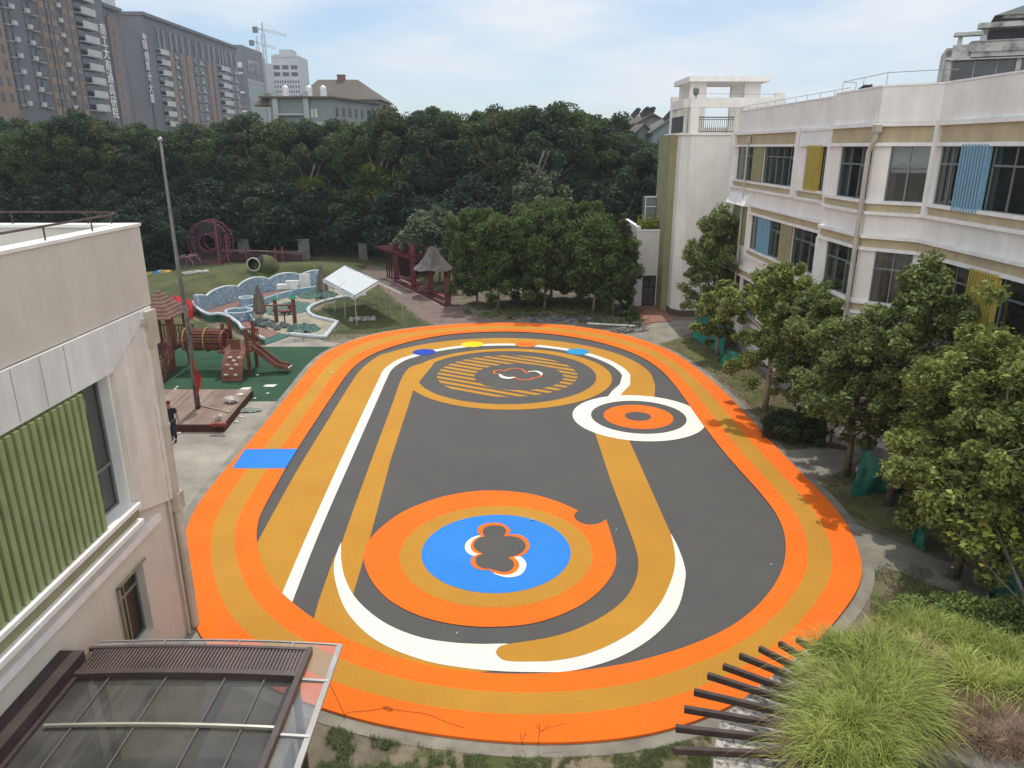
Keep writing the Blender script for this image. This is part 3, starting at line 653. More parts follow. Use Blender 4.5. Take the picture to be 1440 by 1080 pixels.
# ---------------- stair tower
tower = thing('stair_tower', (14, 53, 0), 'tall blank pale stair tower with open concrete pavilion and railed terrace on its roof', 'building')
TO = tower.location; tm = lambda: MB(TO)
TP = [(11.42, 52.1), (11.93, 51.3), (18.5, 51.3), (18.5, 57.5), (11.42, 57.5)]
x = tm(); x.prism(TP, .35, 12.28); x.build('wall', m_wall2, tower)
x = tm(); x.prism([(11.38, 52.08), (11.91, 51.26), (18.5, 51.26), (18.5, 57.5), (11.38, 57.5)], 0, .45); x.build('plinth', M('plinth_brown', (.12, .085, .07), .8), tower)
x = tm(); x.box(10.95, 11.42, 53.2, 57.4, 0, 12.33); x.build('olive_fin_wall', m_olive, tower)
x = tm(); x.prism([(11.32, 52.05), (11.88, 51.2), (18.5, 51.2), (18.5, 57.5), (11.32, 57.5)], 12.28, 12.42); x.build('terrace_slab', m_wall, tower)
[tm().box(*q).build('pavilion_post', m_wall, tower) for q in ((11.75, 12.32, 51.3, 51.75, 12.42, 14.62), (11.35, 11.8, 55.6, 56.05, 12.42, 14.9), (17.3, 17.85, 51.35, 51.85, 12.42, 14.9))]
x = tm(); x.box(11.70, 17.35, 51.28, 51.72, 14.0, 14.6); x.box(11.38, 11.78, 51.76, 55.9, 14.0, 14.55); x.build('pavilion_beam', m_wall, tower)
for a, b, cc, d_ in ((12.2, 13.3, 53.8, 54.2), (15.9, 17.0, 53.8, 54.2), (12.2, 13.3, 57.0, 57.4), (15.9, 17.0, 57.0, 57.4)): tm().box(a, b, cc, d_, 12.42, 15.72).build('pavilion_pier', m_wall, tower)
x = tm(); x.box(11.9, 17.4, 53.0, 57.9, 15.72, 16.05); x.build('pavilion_roof', m_trim, tower)
tm().box(12.3, 17.6, 57.42, 57.5, 12.42, 12.9).build('back_parapet', m_wall, tower)
x = tm()
x.tube([(12.35, 51.4, 13.4), (17.3, 51.4, 13.4)], .035, 6); x.tube([(12.35, 51.4, 13.25), (17.3, 51.4, 13.25)], .02, 6); x.tube([(12.35, 51.4, 12.5), (17.3, 51.4, 12.5)], .025, 6)
for i in range(36): x.tube([(12.4 + i * .137, 51.4, 12.5), (12.4 + i * .137, 51.4, 13.4)], .016, 5, False)
x.build('railing', M('dark_railing', (.04, .04, .045), .5, metal=.4), tower)
x = tm(); x.box(11.4, 11.44, 51.9, 55.5, 12.45, 13.5); x.build('side_rail_panel', M('rail_panel', (.08, .085, .09), .6), tower)
x = tm(); x.tube([(12.0, 51.2, 14.6), (12.0, 51.15, 14.85)], .04, 6); x.blob((11.95, 51.12, 14.98), (.22, .13, .24), 2, .5); x.build('floodlight', M('floodlight_grey', (.16, .17, .17), .6), tower)
x = tm(); x.tube([(12.3, 51.4, 14.85), (17.3, 51.4, 14.8)], .012, 5); x.tube([(12.3, 51.4, 14.6), (12.3, 51.4, 14.85)], .01, 4); x.tube([(15, 51.4, 14.6), (15, 51.4, 14.83)], .01, 4); x.build('roof_wire', m_rust, tower)
# ---------------- low annex by the tower
annex = thing('annex_building', (10.2, 56, 0), 'low pale annex with glazed door and roof garden beside the stair tower', 'building')
AO = annex.location
AF = Fr((9.25, 55), (10.94, 55)); AF2 = Fr((9.25, 60), (9.25, 55.0))
x = MB(AO); x.fbox(AF, 0, AF.L, -.3, 0, 2.32, 5.62); x.fbox(AF, 0, .6, -.3, 0, 0, 2.32); x.fbox(AF, 1.62, AF.L, -.3, 0, 0, 2.32)
x.box(9.25, 9.55, 55.3, 61, 0, 5.6); x.build('wall', m_wall2, annex)
x = MB(AO); x.box(9.2, 9.5, 54.95, 61.1, 5.6, 5.95); x.box(9.5, 10.94, 54.95, 55.25, 5.62, 5.72); x.build('coping', m_trim, annex)
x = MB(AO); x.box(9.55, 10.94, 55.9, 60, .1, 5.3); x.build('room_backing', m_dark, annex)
window(AF, .6, 1.62, .06, 2.3, annex, AO, mull=2, split=.62, fm=M('door_frame_dark', (.035, .035, .04), .5), name='door', cur=[(.65, 1.6, .1)])
GF = Fr((10.2, 58), (10.94, 56.2))
x = MB(AO); x.box(10.15, 10.9, 57.0, 58.5, 5.35, 7.9); x.build('roof_lobby', m_frame, annex)
x = MB(AO); x.box(10.10, 10.15, 56.95, 57.05, 5.4, 8.0); x.box(10.10, 10.94, 56.93, 56.99, 7.9, 8.0); x.box(10.1, 10.94, 56.93, 56.99, 7.2, 7.26); x.build('lobby_frame', m_trim, annex)
# ================================================================ left building
left = thing('corner_building', (-12, 8, 0), 'plain cream building at the left edge with green louver panel and white framed window', 'building')
LO = left.location; lm = lambda: MB(LO)
m_lw = M('cream_render', (.62, .575, .505), .88, var=.05, scale=.9, detail=8, bump=.12, bscale=30, streak=.07)
m_lp = M('fascia_panel', (.76, .77, .74), .5, var=.05, scale=1.2, streak=.2)
LF = Fr((-8.0, -6.0), (-8.0, 16.0))       # u runs +Y, outward should be +X
LF.n = Vector((1, 0, 0))
# upper parapet
x = lm(); x.box(-8.30, -8.0, -6, 16, 8.2, 9.90); x.box(-24, -8.3, 15.7, 16, 8.2, 9.90); x.build('parapet', m_lw, left)
x = lm(); x.box(-8.36, -7.97, -6, 16.03, 9.90, 9.96); x.box(-24, -8.36, 15.64, 16.03, 9.90, 9.957); x.build('parapet_coping', M('coping_white', (.80, .78, .73), .6, var=.06), left)
x = lm(); x.box(-24, -8.31, -6, 15.69, 8.7, 9.25); x.build('roof', M('roof_membrane', (.42, .47, .50), .85, var=.2, scale=.5), left)
x = lm(); x.box(-24, -19.2, 15.2, 17, 8.7, 10.7); x.build('roof_hut', m_lw, left)
x = lm(); x.box(-8.6, -8.06, 14.0, 16, .0, 8.2); x.box(-8.6, -8.06, -6, 14.0, 7.30, 8.2); x.box(-24, -8.6, 15.6, 16, 0, 8.2)
x.box(-8.6, -8.06, -6, 14.0, 2.95, 4.27); x.box(-8.6, -8.06, -6, 12.9, 0, 2.95); x.box(-8.6, -8.06, 12.9, 14.0, 0, 1.2); x.build('wall', m_lw, left)
# white framed surround: slightly proud panels, mitred
x = lm()
x.hexa([(-8.06, 14.0, 7.23), (-7.96, 14.0, 7.23), (-7.96, 15.9, 8.17), (-8.06, 15.9, 8.17), (-8.06, -6, 7.23), (-7.96, -6, 7.23), (-7.96, -6, 8.17), (-8.06, -6, 8.17)])
x.build('fascia', m_lp, left)
x = lm(); x.hexa([(-8.06, 14.02, 4.1), (-7.965, 14.02, 4.1), (-7.965, 15.88, 3.55), (-8.06, 15.88, 3.55), (-8.06, 14.02, 7.22), (-7.965, 14.02, 7.22), (-7.965, 15.88, 8.14), (-8.06, 15.88, 8.14)]); x.build('surround_panel', M('surround_cream', (.78, .735, .665), .7, var=.05, streak=.22), left)
x = lm()
for yy in (12.55, 11.85, 11.1, 8.6, 6.2): lm().add([(-7.957, yy, 7.26), (-7.957, yy + .014, 7.26), (-7.957, yy + .014, 8.15), (-7.957, yy, 8.15)], [(0, 1, 2, 3)]).build('panel_seam', M('seam_grey', (.25, .25, .24), .8), left)

# reveal and recessed window
x = lm(); x.box(-8.75, -8.061, 13.92, 13.998, 4.28, 7.23); x.box(-8.75, -8.061, -6, 13.92, 7.232, 7.295); x.build('reveal', m_trim, left)
x = lm(); x.box(-8.75, -7.85, -6, 13.98, 4.272, 4.36); x.build('sill', m_trim, left)
x = lm(); x.box(-8.0, -7.93, -6, 13.98, 4.02, 4.27); x.build('olive_band', m_olive, left)
x = lm(); x.box(-8.06, -7.80, -6, 13.9, 3.92, 4.02); x.box(-8.06, -7.96, -6, 14.9, 3.45, 3.62); x.build('ledge', m_trim, left)
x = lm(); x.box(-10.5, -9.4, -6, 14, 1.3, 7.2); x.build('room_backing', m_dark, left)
window(LF, 6 + 8.0, 6 + 13.92, 4.36, 7.23, left, LO, mull=3, v=-.34, split=.33, cur=[(14.2, 17.0, 4.5)])
gp0 = atX(142, 755, -7.85)
louver(LF, 6 + 8.6, 6 + 12.85, 4.36, 7.18, m_grn, left, LO, pitch=.20, d=.12, v=-.05)
window(LF, 6 + 1.5, 6 + 8.0, 4.36, 7.23, left, LO, mull=3, v=-.5, split=.4)
_g = m_gl; m_gl = M('dark_window', (.025, .027, .026), .35, var=.2, scale=2, spec=.3); window(LF, 6 + 12.9, 6 + 14.0, 1.2, 2.95, left, LO, mull=2, v=-.30, split=.7); m_gl = _g
x = lm(); x.box(-8.02, -7.98, 12.86, 12.92, 1.2, 2.98); x.box(-8.02, -7.98, 12.86, 14.04, 2.95, 2.99); x.build('window_edge', m_olive, left)
# corner downpipe with hopper
x = lm(); x.tube([(-7.965, 15.68, z) for z in (.05, 4, 7.4)], .105, 12); x.tube([(-7.985, 15.38, z) for z in (.05, 4, 6.0)], .035, 8)
x.box(-8.05, -7.87, 15.5, 15.9, 7.35, 8.12); x.box(-8.05, -7.90, 15.36, 15.5, 7.85, 8.0)
for z in (1.6, 3.6, 5.4): x.cone((-7.965, 15.68), .122, .122, z, z + .08, 12)
x.box(-8.03, -7.84, 15.55, 15.83, 3.3, 3.75); x.build('downpipe', m_pipe, left)
x = lm()
pts = [Vector((-8.12, y, 10.2)) for y in (-2, 6, 10, 13, 15.2)] + [Vector((-8.35, 15.75, 10.2))] + [Vector((q, 15.85, 10.2)) for q in (-10, -13, -17, -22)]
x.tube(pts, .022, 6)
for q in (Vector((-8.12, 11.4, 0)), Vector((-8.12, 12.9, 0)), Vector((-8.12, 14.4, 0)), Vector((-8.5, 15.85, 0)), Vector((-9.0, 15.85, 0)), Vector((-10.6, 15.85, 0)), Vector((-14.2, 15.85, 0))): x.tube([(q.x, q.y, 9.96), (q.x, q.y, 10.2)], .015, 5)
x.build('roof_rail', M('rust_wire', (.10, .06, .05), .6, metal=.4), left)
# ================================================================ glazed canopy at lower left
zc = 2.6
can = thing('glass_canopy', (-5.5, 10, 0), 'dark brown framed glass canopy over an entrance against the cream building', 'canopy')
CO = can.location; cm_ = lambda: MB(CO)
m_br = M('brown_metal', (.085, .062, .055), .45, var=.15, scale=3, metal=.2)
m_brt = M('brown_corrugated', (.13, .095, .085), .5, var=.15, scale=1.5, metal=.2, streak=.2)
def cz(x): return 2.72 - .10 * ((x + 6.0) / 2.6) ** 2       # gentle arch across
def cq(x, y, dz=0): return Vector((x, y, cz(x) + dz))
Xr, Xb, Xl, Yf = -3.22, -3.72, -7.75, 11.62
Yc0, Yc1, Yw = 11.30, 10.62, 9.42
xs = [Xl + (Xr - Xl) * i / 16 for i in range(17)]
def arched(m, x0, x1, y, w, h, dz=0, n=12):
    P = [cq(x0 + (x1 - x0) * i / n, y, dz) for i in range(n + 1)]
    for a, b in zip(P, P[1:]): m.bar(a, b, w, h)
m_cg = glass('canopy_glass', (.26, .28, .27), .0, .06, .24, (.24, .23, .21))
m_cg2 = glass('canopy_edge_glass', (.78, .80, .78), .35, .05, .22, (.42, .42, .40))
x = cm_(); 
A = [cq(Xl + (Xb - Xl) * i / 14, Yc1) for i in range(15)]; B = [Vector((p.x, 3.0, p.z)) for p in A]; x.strip(A, B); x.build('glass_pane', m_cg, can)
x = cm_(); A = [cq(Xl + (Xr - Xl) * i / 14, Yf, -.03) for i in range(15)]; B = [cq(Xl + (Xr - Xl) * i / 14, Yc0, -.03) for i in range(15)]; x.strip(A, B); x.build('glass_pane', m_cg2, can)
x = cm_(); x.add([cq(Xb, Yc0, -.031), cq(Xr, Yc0, -.031), Vector((Xr, 3, cz(Xr) - .031)), Vector((Xb, 3, cz(Xb) - .031))], [(0, 3, 2, 1)]); x.build('glass_pane', m_cg2, can)
x = cm_(); n = 62
for i in range(n):
    a, b = Xl + .12 + (Xb - Xl - .15) * i / n, Xl + .12 + (Xb - Xl - .15) * (i + .55) / n
    x.hexa([cq(a, Yc1, .05), cq(b, Yc1, .05), cq(b, Yc0, .05), cq(a, Yc0, .05), cq(a, Yc1, .085), cq(b, Yc1, .085), cq(b, Yc0, .085), cq(a, Yc0, .085)])
A = [cq(Xl + (Xb - Xl) * i / 14, Yc0, .05) for i in range(15)]; B = [cq(Xl + (Xb - Xl) * i / 14, Yc1, .05) for i in range(15)]; x.strip(A, B); x.build('corrugated_cover', m_brt, can)
x = cm_(); arched(x, Xl, Xb, Yc0, .06, .14, .03); arched(x, Xl, Xb, Yc1, .12, .12, .05); x.bar((Xb, Yc0 + .03, cz(Xb) + .05), (Xb, 3, cz(Xb) + .05), .10, .14); x.build('frame_beam', m_br, can)
x = cm_(); arched(x, Xl + .3, Xb - .05, Yw, .045, .05, .05); x.build('steel_bar', M('pale_steel', (.48, .45, .38), .4, metal=.6, var=.1), can)
x = cm_()
for q in (-7.0, -6.0, -4.98, -4.3): x.bar(cq(q, Yc1 - .06, .02), (q, 3, cz(q) + .02), .03, .03)
x.build('glazing_bar', M('dark_bar', (.10, .09, .085), .5), can)
x = cm_(); x.bar(cq(Xr - .02, Yf, -.03), (Xr - .02, 3, cz(Xr) - .03), .10, .05); arched(x, Xl, Xr, Yf, .03, .03, -.03)
for q in (-6.5, -5.1, -4.1): x.bar(cq(q, Yf, -.02), cq(q, Yc0, -.02), .03, .03)
for q in (Yc1 - .0, 9.35, 8.2): x.bar((Xb, q, cz(Xb) - .02), (Xr, q, cz(Xr) - .02), .05, .05)
x.build('edge_frame', M('grey_alu', (.33, .32, .31), .4, metal=.5), can)
x = cm_(); x.box(-8.05, -7.62, 3, 10.95, 2.45, 2.98); x.box(-7.62, -7.55, 3, 10.9, 2.40, 2.75); x.build('gutter', M('gutter_brown', (.055, .038, .035), .5, var=.2, scale=2), can)
x = cm_(); x.bar((-3.9, 10.9, 0.02), (-3.9, 10.9, 2.5), .12, .12); x.bar((-3.9, 7.0, 0.02), (-3.9, 7.0, 2.5), .12, .12); x.bar((-7.4, 10.9, 0.02), (-7.4, 10.9, 2.6), .10, .12)
x.bar((-3.9, 10.9, 2.36), (-7.5, 10.9, 2.40), .12, .16); x.bar((-3.9, 11, 2.36), (-3.9, 4, 2.36), .14, .18); x.bar((-5.1, 11, 2.3), (-5.1, 4, 2.3), .10, .16); x.bar((-3.9, 9.1, 2.3), (-7.5, 9.1, 2.3), .10, .12)
x.build('support_frame', m_br, can)
x = cm_(); x.box(-7.9, -3.96, 3.5, 10.84, .012, .30); x.box(-7.9, -7.6, 3.5, 10.84, .3, 2.3); x.build('entrance_platform', M('entrance_tile', (.09, .095, .085), .6, var=.25, scale=1.5), can)
x = cm_()
for yy in (9.6, 8.0): x.box(-6.2, -5.2, yy, yy + .75, .302, .34)
x.build('door_mat', M('green_mat', (.10, .14, .07), .9, var=.3, scale=2), can)
x = cm_(); x.box(-4.02, -3.98, 4, 10.7, .30, 1.2); x.build('side_glazing', m_cg, can)
# ================================================================ far buildings
m_tg = M('tower_grey', (.15, .155, .17), .8, var=.08, scale=.1); m_tb = M('tower_brown', (.26, .195, .155), .85, var=.08, scale=.1)
m_tm = M('tower_mauve', (.22, .175, .165), .85, var=.08, scale=.1); m_win = M('far_glass', (.045, .055, .07), .15, var=.3, scale=.3, spec=.6)
m_bal = M('balcony_white', (.50, .50, .50), .7, var=.1, scale=.4); m_txt = M('sign_white', (.85, .86, .88), .5)
m_lg = M('light_grey_far', (.33, .36, .38), .8, var=.08, scale=.1)
def many(items, name, mat, par, org, cap=100):
    """items: list of (MB filler); the first cap become parts of their own, the rest one stuff part"""
    for f in items[:cap]:
        m = MB(org); f(m); m.build(name, mat, par)
    if items[cap:]:
        m = MB(org)
        for f in items[cap:]: f(m)
        tag(m.build(name, mat, par), kind='stuff')
def textmesh(s, size, rot, loc, mat, par, depth=.3, vertical=None, name='sign_character'):
    cu = bpy.data.curves.new('t', 'FONT'); cu.body = s; cu.size = size; cu.extrude = depth; cu.align_x = 'CENTER'
    o = bpy.data.objects.new('t', cu); C.objects.link(o); dg = bpy.context.evaluated_depsgraph_get()
    me = bpy.data.meshes.new_from_object(o.evaluated_get(dg)); C.objects.unlink(o); bpy.data.objects.remove(o)
    t = put(name, me, mat, par); t.location = Vector(loc) - par.location; t.rotation_euler = rot; return t
def slab_tower(name, label, X, Y0, Y1, depth, H, strips, zb=14.0, group=None, topz=None, frontY=None):
    th = thing(name, (X - depth / 2, (Y0 + Y1) / 2, 0), label, 'building', group); org = th.location
    fr = Fr((X, Y0), (X, Y1)); fr.n = Vector((1, 0, 0))
    m = MB(org); m.box(X - depth, X, Y0, Y1, 0, H); m.build('wall', m_tg, th)
    tz = topz or H - 8
    wins, bals, slabs = [], [], []
    for a, b, kind in strips:
        u0, u1 = a - Y0, b - Y0
        if kind in ('brown', 'mauve'):
            m = MB(org); m.fbox(fr, u0, u1, .01, .6, 0, tz); m.build('cladding', m_tb if kind == 'brown' else m_tm, th)
            z = zb
            while z < tz - 2:
                for k in range(max(1, int((u1 - u0) / 2.4))):
                    q = u0 + (k + .5) * (u1 - u0) / max(1, int((u1 - u0) / 2.4))
                    wins.append(lambda m, q=q, z=z, u0=u0, u1=u1: m.fbox(fr, q - .5, q + .5, .5, .66, z, z + 1.7))
                z += 3
        elif kind == 'balc':
            z = zb
            while z < tz - 1:
                wins.append(lambda m, z=z, u0=u0, u1=u1: m.fbox(fr, u0 + .3, u1 - .3, .0, .12, z + .2, z + 2.7))
                bals.append(lambda m, z=z, u0=u0, u1=u1: m.fbox(fr, u0 + (u1 - u0) * .15, u1 - .1, 1.2, 1.4, z, z + 1.35))
                slabs.append(lambda m, z=z, u0=u0, u1=u1: m.fbox(fr, u0, u1, .0, 1.5, z - .3, z - .02))
                z += 3
        elif kind == 'glass':
            z = zb
            while z < tz - 1:
                wins.append(lambda m, z=z, u0=u0, u1=u1: m.fbox(fr, u0 + .4, u1 - .4, .0, .2, z, z + 1.9)); slabs.append(lambda m, z=z, u0=u0, u1=u1: m.fbox(fr, u0 + .1, u1 - .1, .0, .7, z - .5, z - .3)); z += 3
        elif kind == 'ac':
            z = zb
            while z < tz - 1:
                wins.append(lambda m, z=z, u0=u0, u1=u1: m.fbox(fr, u0 + .3, u1 - .3, .0, .1, z + .2, z + 2.3)); slabs.append(lambda m, z=z, u0=u0, u1=u1: m.fbox(fr, u0, u1, .0, .9, z - .35, z - .15))
                bals.append(lambda m, z=z, u0=u0: m.fbox(fr, u0 + .5, u0 + 1.5, .2, .8, z - .14, z + .6)); z += 3
        if kind != 'plain':
            n = max(1, int((u1 - u0) / 2.6))
            for k in range(n):
                q = u0 + (k + .5) * (u1 - u0) / n; wins.insert(0, lambda m, q=q: m.fbox(fr, q - .8, q + .8, .0, .15, tz + .8, H - 2.4))
                slabs.insert(0, lambda m, q=q: m.fbox(fr, q + .95, q + 1.25, .0, .6, tz + .3, H - 2.2))
    many(wins, 'window', m_win, th, org); many(slabs, 'floor_slab', m_lg, th, org); many(bals, 'balcony', m_bal, th, org)
    m = MB(org); m.box(X - depth - .3, X + .8, Y0 - .3, Y1 + .3, H, H + .9); m.build('roof_edge', m_tg, th)
    return th, fr, org
# T2: face X=-109, roof 55
def YX(px, py, X): return atX(px, py, X).y
X2 = -109.0
c2 = [YX(p, 100, X2) for p in (202, 219, 222, 238, 258, 261, 276, 290, 300, 304, 322, 330)]
y2a, y2b = YX(198, 22, X2), YX(335, 100, X2)
H2 = atX(198, 21, X2).z
t2, f2, o2 = slab_tower('apartment_tower', 'long dark grey apartment slab with brown strips and seven white characters on its near edge', X2, y2a, y2b, 16, H2,
   [(YX(p, 100, X2) + .4, YX(q, 100, X2) - .4, k) for p, q, k in ((221, 236, 'balc'), (238, 245, 'brown'), (246, 252, 'ac'), (253, 261, 'mauve'), (262, 270, 'brown'), (272, 279, 'glass'), (280, 288, 'ac'), (290, 296, 'brown'), (297, 303, 'mauve'), (305, 319, 'balc'), (321, 327, 'glass'), (328, 333, 'ac'))], zb=18)
for i, (px, py) in enumerate([(206, 50), (207, 62), (209.5, 77), (211, 91), (213.5, 107), (215.5, 123), (217.5, 137)]):
    q = atX(px, py, X2 + 1.0)
    ch = '\u4e2d\u56fd\u521b\u610f\u8ba1\u5927\u53a6'[i]
    textmesh(ch, 2.8 if i else 2.3, (R(90), 0, R(90)), (X2 + .3, q.y, q.z - 1.3), m_txt, t2, .05)
# end wing of T2 turned to the camera, with bays
m = MB(o2); ye = y2a - .01
ex0, ex1 = atY(160, 60, y2a).x, X2
m.box(ex0, X2 - .4, y2a - 12, y2a - .3, 0, H2 - 7); m.build('end_wing', m_tg, t2)
wb = []
ws = []
fe = Fr((ex0, y2a - 12), (X2 - .4, y2a - 12))
for z in np.arange(18, H2 - 9, 3.0):
    for q in (2.0, 5.4): wb.append(lambda m, z=z, q=q: m.fbox(fe, q, q + 2.2, 0, .8, z, z + 2)); ws.append(lambda m, z=z, q=q: m.fbox(fe, q - .2, q + 2.6, 0, 1.1, z - .5, z - .25))
many(wb, 'bay_window', m_win, t2, o2); many(ws, 'bay_slab', m_lg, t2, o2)
# T1: nearest slab
X1 = -100.0
y1b = YX(142, 2, X1); H1 = 62
cols = [YX(p, 75, X1) for p in (0.1, 11, 27, 47, 62, 74, 88, 112, 137, 153)]
t1, f1, o1 = slab_tower('apartment_tower', 'leftmost grey apartment tower with white balconies and a column of eight white characters', X1, cols[0] - 14, y1b, 16, H1,
   [(cols[0] - 12, YX(10, 75, X1) - .6, 'brown')] + [(YX(p, 75, X1) + .2, YX(q, 75, X1) - .2, k) for p, q, k in ((11, 19, 'glass'), (20, 27, 'ac'), (41, 47, 'ac'), (48, 60, 'glass'), (62, 70, 'brown'), (71, 76, 'mauve'), (77, 85, 'brown'), (86, 92, 'ac'), (93, 101, 'mauve'), (102, 109, 'brown'), (112, 136, 'balc'))], zb=20, topz=51)
for ch, (px, py) in zip('\u5357\u5de5\u5927\u5357\u901a\u9ad8\u7814\u9662', [(139, 38), (141.5, 55), (144, 72), (146.5, 90), (149, 107), (151.5, 124), (154, 141), (157, 157)]):
    q = atX(px, py, X1 + 1.0)
    textmesh(ch, 2.9, (R(90), 0, R(90)), (X1 + .3, y1b - 1.9, q.z - 1.2), m_txt, t1, .05)
# T1b narrow wing set back
X1b = -104.0
ya, yb = YX(150, 60, X1b) , YX(173, 60, X1b)
Hb = atX(174, 20, X1b).z
t1b, f1b, o1b = slab_tower('apartment_tower', 'narrow dark apartment wing with rooftop railing between the two long slabs', X1b, ya, yb, 14, Hb, [(ya + 1, yb - 3, 'mauve')], zb=18, topz=Hb - 2)
m = MB(o1b)
for k in range(9): m.bar((X1b - .2, ya + 1 + k * (yb - ya - 2) / 8, Hb + .9), (X1b - .2, ya + 1 + k * (yb - ya - 2) / 8, Hb + 3.2), .18)
m.bar((X1b - .2, ya + 1, Hb + 3.1), (X1b - .2, yb - 1, Hb + 3.1), .2); m.build('roof_railing', m_lg, t1b)
# T3: grey office with green-grey side
Y3 = 420.0
P3 = [atY(x_, 100, Y3).x for x_ in (286, 343, 345)]
H3 = atY(340, 63, Y3).z
t3 = thing('office_block', (P3[1] - 15, Y3 + 30, 0), 'grey office block with white window spine and green glass side beside the concrete tower', 'building'); o3 = t3.location
Xs = P3[1]; yfar = YX(371, 100, Xs)
m = MB(o3); m.box(P3[0], Xs, Y3, yfar, 0, H3); m.build('wall', m_tg, t3)
fr3 = Fr((P3[0], Y3), (Xs, Y3)); fs3 = Fr((Xs, Y3), (Xs, yfar)); fs3.n = Vector((1, 0, 0))
um = atY(331, 100, Y3).x - P3[0]
m = MB(o3); m.fbox(fr3, um - .6, um + .6, .0, 1.0, 0, H3 - 10); m.fbox(fr3, um - 4, um + 4, 0, .9, H3 - 11, H3 - 8.5)
for z in np.arange(20, H3 - 12, 9.5): m.fbox(fr3, um - 4, um + 4, .0, .8, z, z + .9)
m.build('white_spine', M('spine_white', (.62, .64, .66), .7), t3)
many([lambda m, z=z, q=q: m.fbox(fr3, q, q + 2.6, 0, .3, z, z + 2.2) for z in np.arange(20, H3 - 13, 3.2) for q in (um - 4, um + 1.4)], 'window', m_win, t3, o3)
m = MB(o3); m.fbox(fs3, 3, fs3.L - 3, .0, .6, 0, H3 - 16); m.build('green_glass_wall', M('green_curtain_wall', (.20, .235, .215), .4, var=.1, scale=.05), t3)
m = MB(o3)
for z in np.arange(18, H3 - 17, 9): m.fbox(fs3, 3, fs3.L - 3, .6, .9, z, z + .6)
m.fbox(fs3, fs3.L - 2.5, fs3.L + .5, 0, 1.2, 0, H3 - 3); m.build('side_band', m_lg, t3)
for i, ch in enumerate('\u5149\u534e\u79d1\u6280'): textmesh(ch, 7, (R(90), 0, R(90)), (Xs + .5, Y3 + 8 + i * (fs3.L - 16) / 4, H3 - 12), m_lg, t3, .2)
# unfinished tower
Y4 = 620.0
a4, b4 = atY(383, 100, Y4).x, atY(420, 100, Y4).x; H4 = atY(400, 78, Y4).z
t4 = thing('concrete_tower', ((a4 + b4) / 2, Y4, 0), 'pale unfinished concrete tower with rows of empty window openings beside the crane', 'building'); o4 = t4.location
mc4 = M('raw_concrete', (.42, .45, .46), .9, var=.08, scale=.05)
m = MB(o4); m.box(a4, b4, Y4, Y4 + 30, 0, H4); m.box(a4 - 8, a4, Y4 + 10, Y4 + 34, 0, H4 - 5); m.box(a4 + 5, b4 - 6, Y4 + 6, Y4 + 20, H4, H4 + 5); m.box(a4 + 2, b4 - 2, Y4 - .5, Y4, H4 - 1.2, H4 + .8); m.build('wall', mc4, t4)
f4 = Fr((a4, Y4), (b4, Y4)); n4 = 10
wi = []
for k in range(3): wi += [lambda m, k=k, z=z: m.fbox(f4, 1 + k * f4.L / 3, (k + 1) * f4.L / 3 - .8, 0, .15, z, z + 3) for z in (H4 - 10, H4 - 15)]
for z in np.arange(H4 - 20, 20, -3.6):
    for k in range(n4): wi.append(lambda m, z=z, k=k: m.fbox(f4, .8 + k * f4.L / n4, .8 + k * f4.L / n4 + f4.L / n4 * .5, 0, .15, z, z + 2.1))
many(wi, 'window_opening', M('dark_opening', (.03, .035, .045), .9), t4, o4)
# cranes
m_cr = M('crane_white', (.45, .50, .52), .6)
def crane(px, py, Y, jl, cl, lab, hh=None):
    b = atY(px, py, Y); t = thing('tower_crane', (b.x, Y, 0), lab, 'crane', 'tower cranes over the far building site'); o = t.location
    m = MB(o); n = int(b.z / 6)
    for sx, sy in ((-1, -1), (1, -1), (1, 1), (-1, 1)): m.bar((b.x + sx * 1.1, Y + sy * 1.1, 0), (b.x + sx * 1.1, Y + sy * 1.1, b.z), .45)
    for i in range(n):
        z0, z1 = b.z * i / n, b.z * (i + 1) / n; s_ = 1 if i % 2 else -1
        m.bar((b.x - 1.1 * s_, Y - 1.1, z0), (b.x + 1.1 * s_, Y - 1.1, z1), .3)
    m.build('mast', m_cr, t)
    m = MB(o); e = b + Vector((jl, 0, -2.5)); m.bar(b + Vector((0, 0, 2)), e, .5); m.bar(b + Vector((0, 0, 4)), e + Vector((0, 0, .9)), .4)
    for i in range(14): p, q = b.lerp(e, i / 14), b.lerp(e, (i + 1) / 14); m.bar(p + Vector((0, 0, 2 if i % 2 else 3.8 - i * .12)), q + Vector((0, 0, 3.8 - i * .12 if i % 2 else 1.6)), .28)
    m.build('jib', m_cr, t)
    m = MB(o); m.bar(b + Vector((0, 0, 2.6)), b + Vector((-cl, 0, 4.2)), 1.0, 1.2); m.bar(b + Vector((0, 0, 0)), b + Vector((0, 0, 8)), 1.0); m.bar(b + Vector((0, 0, 8)), b + Vector((jl * .6, 0, 2.5)), .2); m.build('counter_jib', m_cr, t)
    m = MB(o); q = b + Vector((-cl, 0, 3)); m.box(q.x - 1.5, q.x + 2, q.y - 1.5, q.y + 1.5, q.z - 2.5, q.z + 1.8); m.build('counterweight', M('counterweight', (.10, .10, .11), .8), t)
crane(369.5, 47, 640, 19, 6, 'taller pale tower crane with long jib pointing right over the unfinished tower')
crane(362, 65, 700, 16, 5, 'lower tower crane half hidden behind the grey office block')
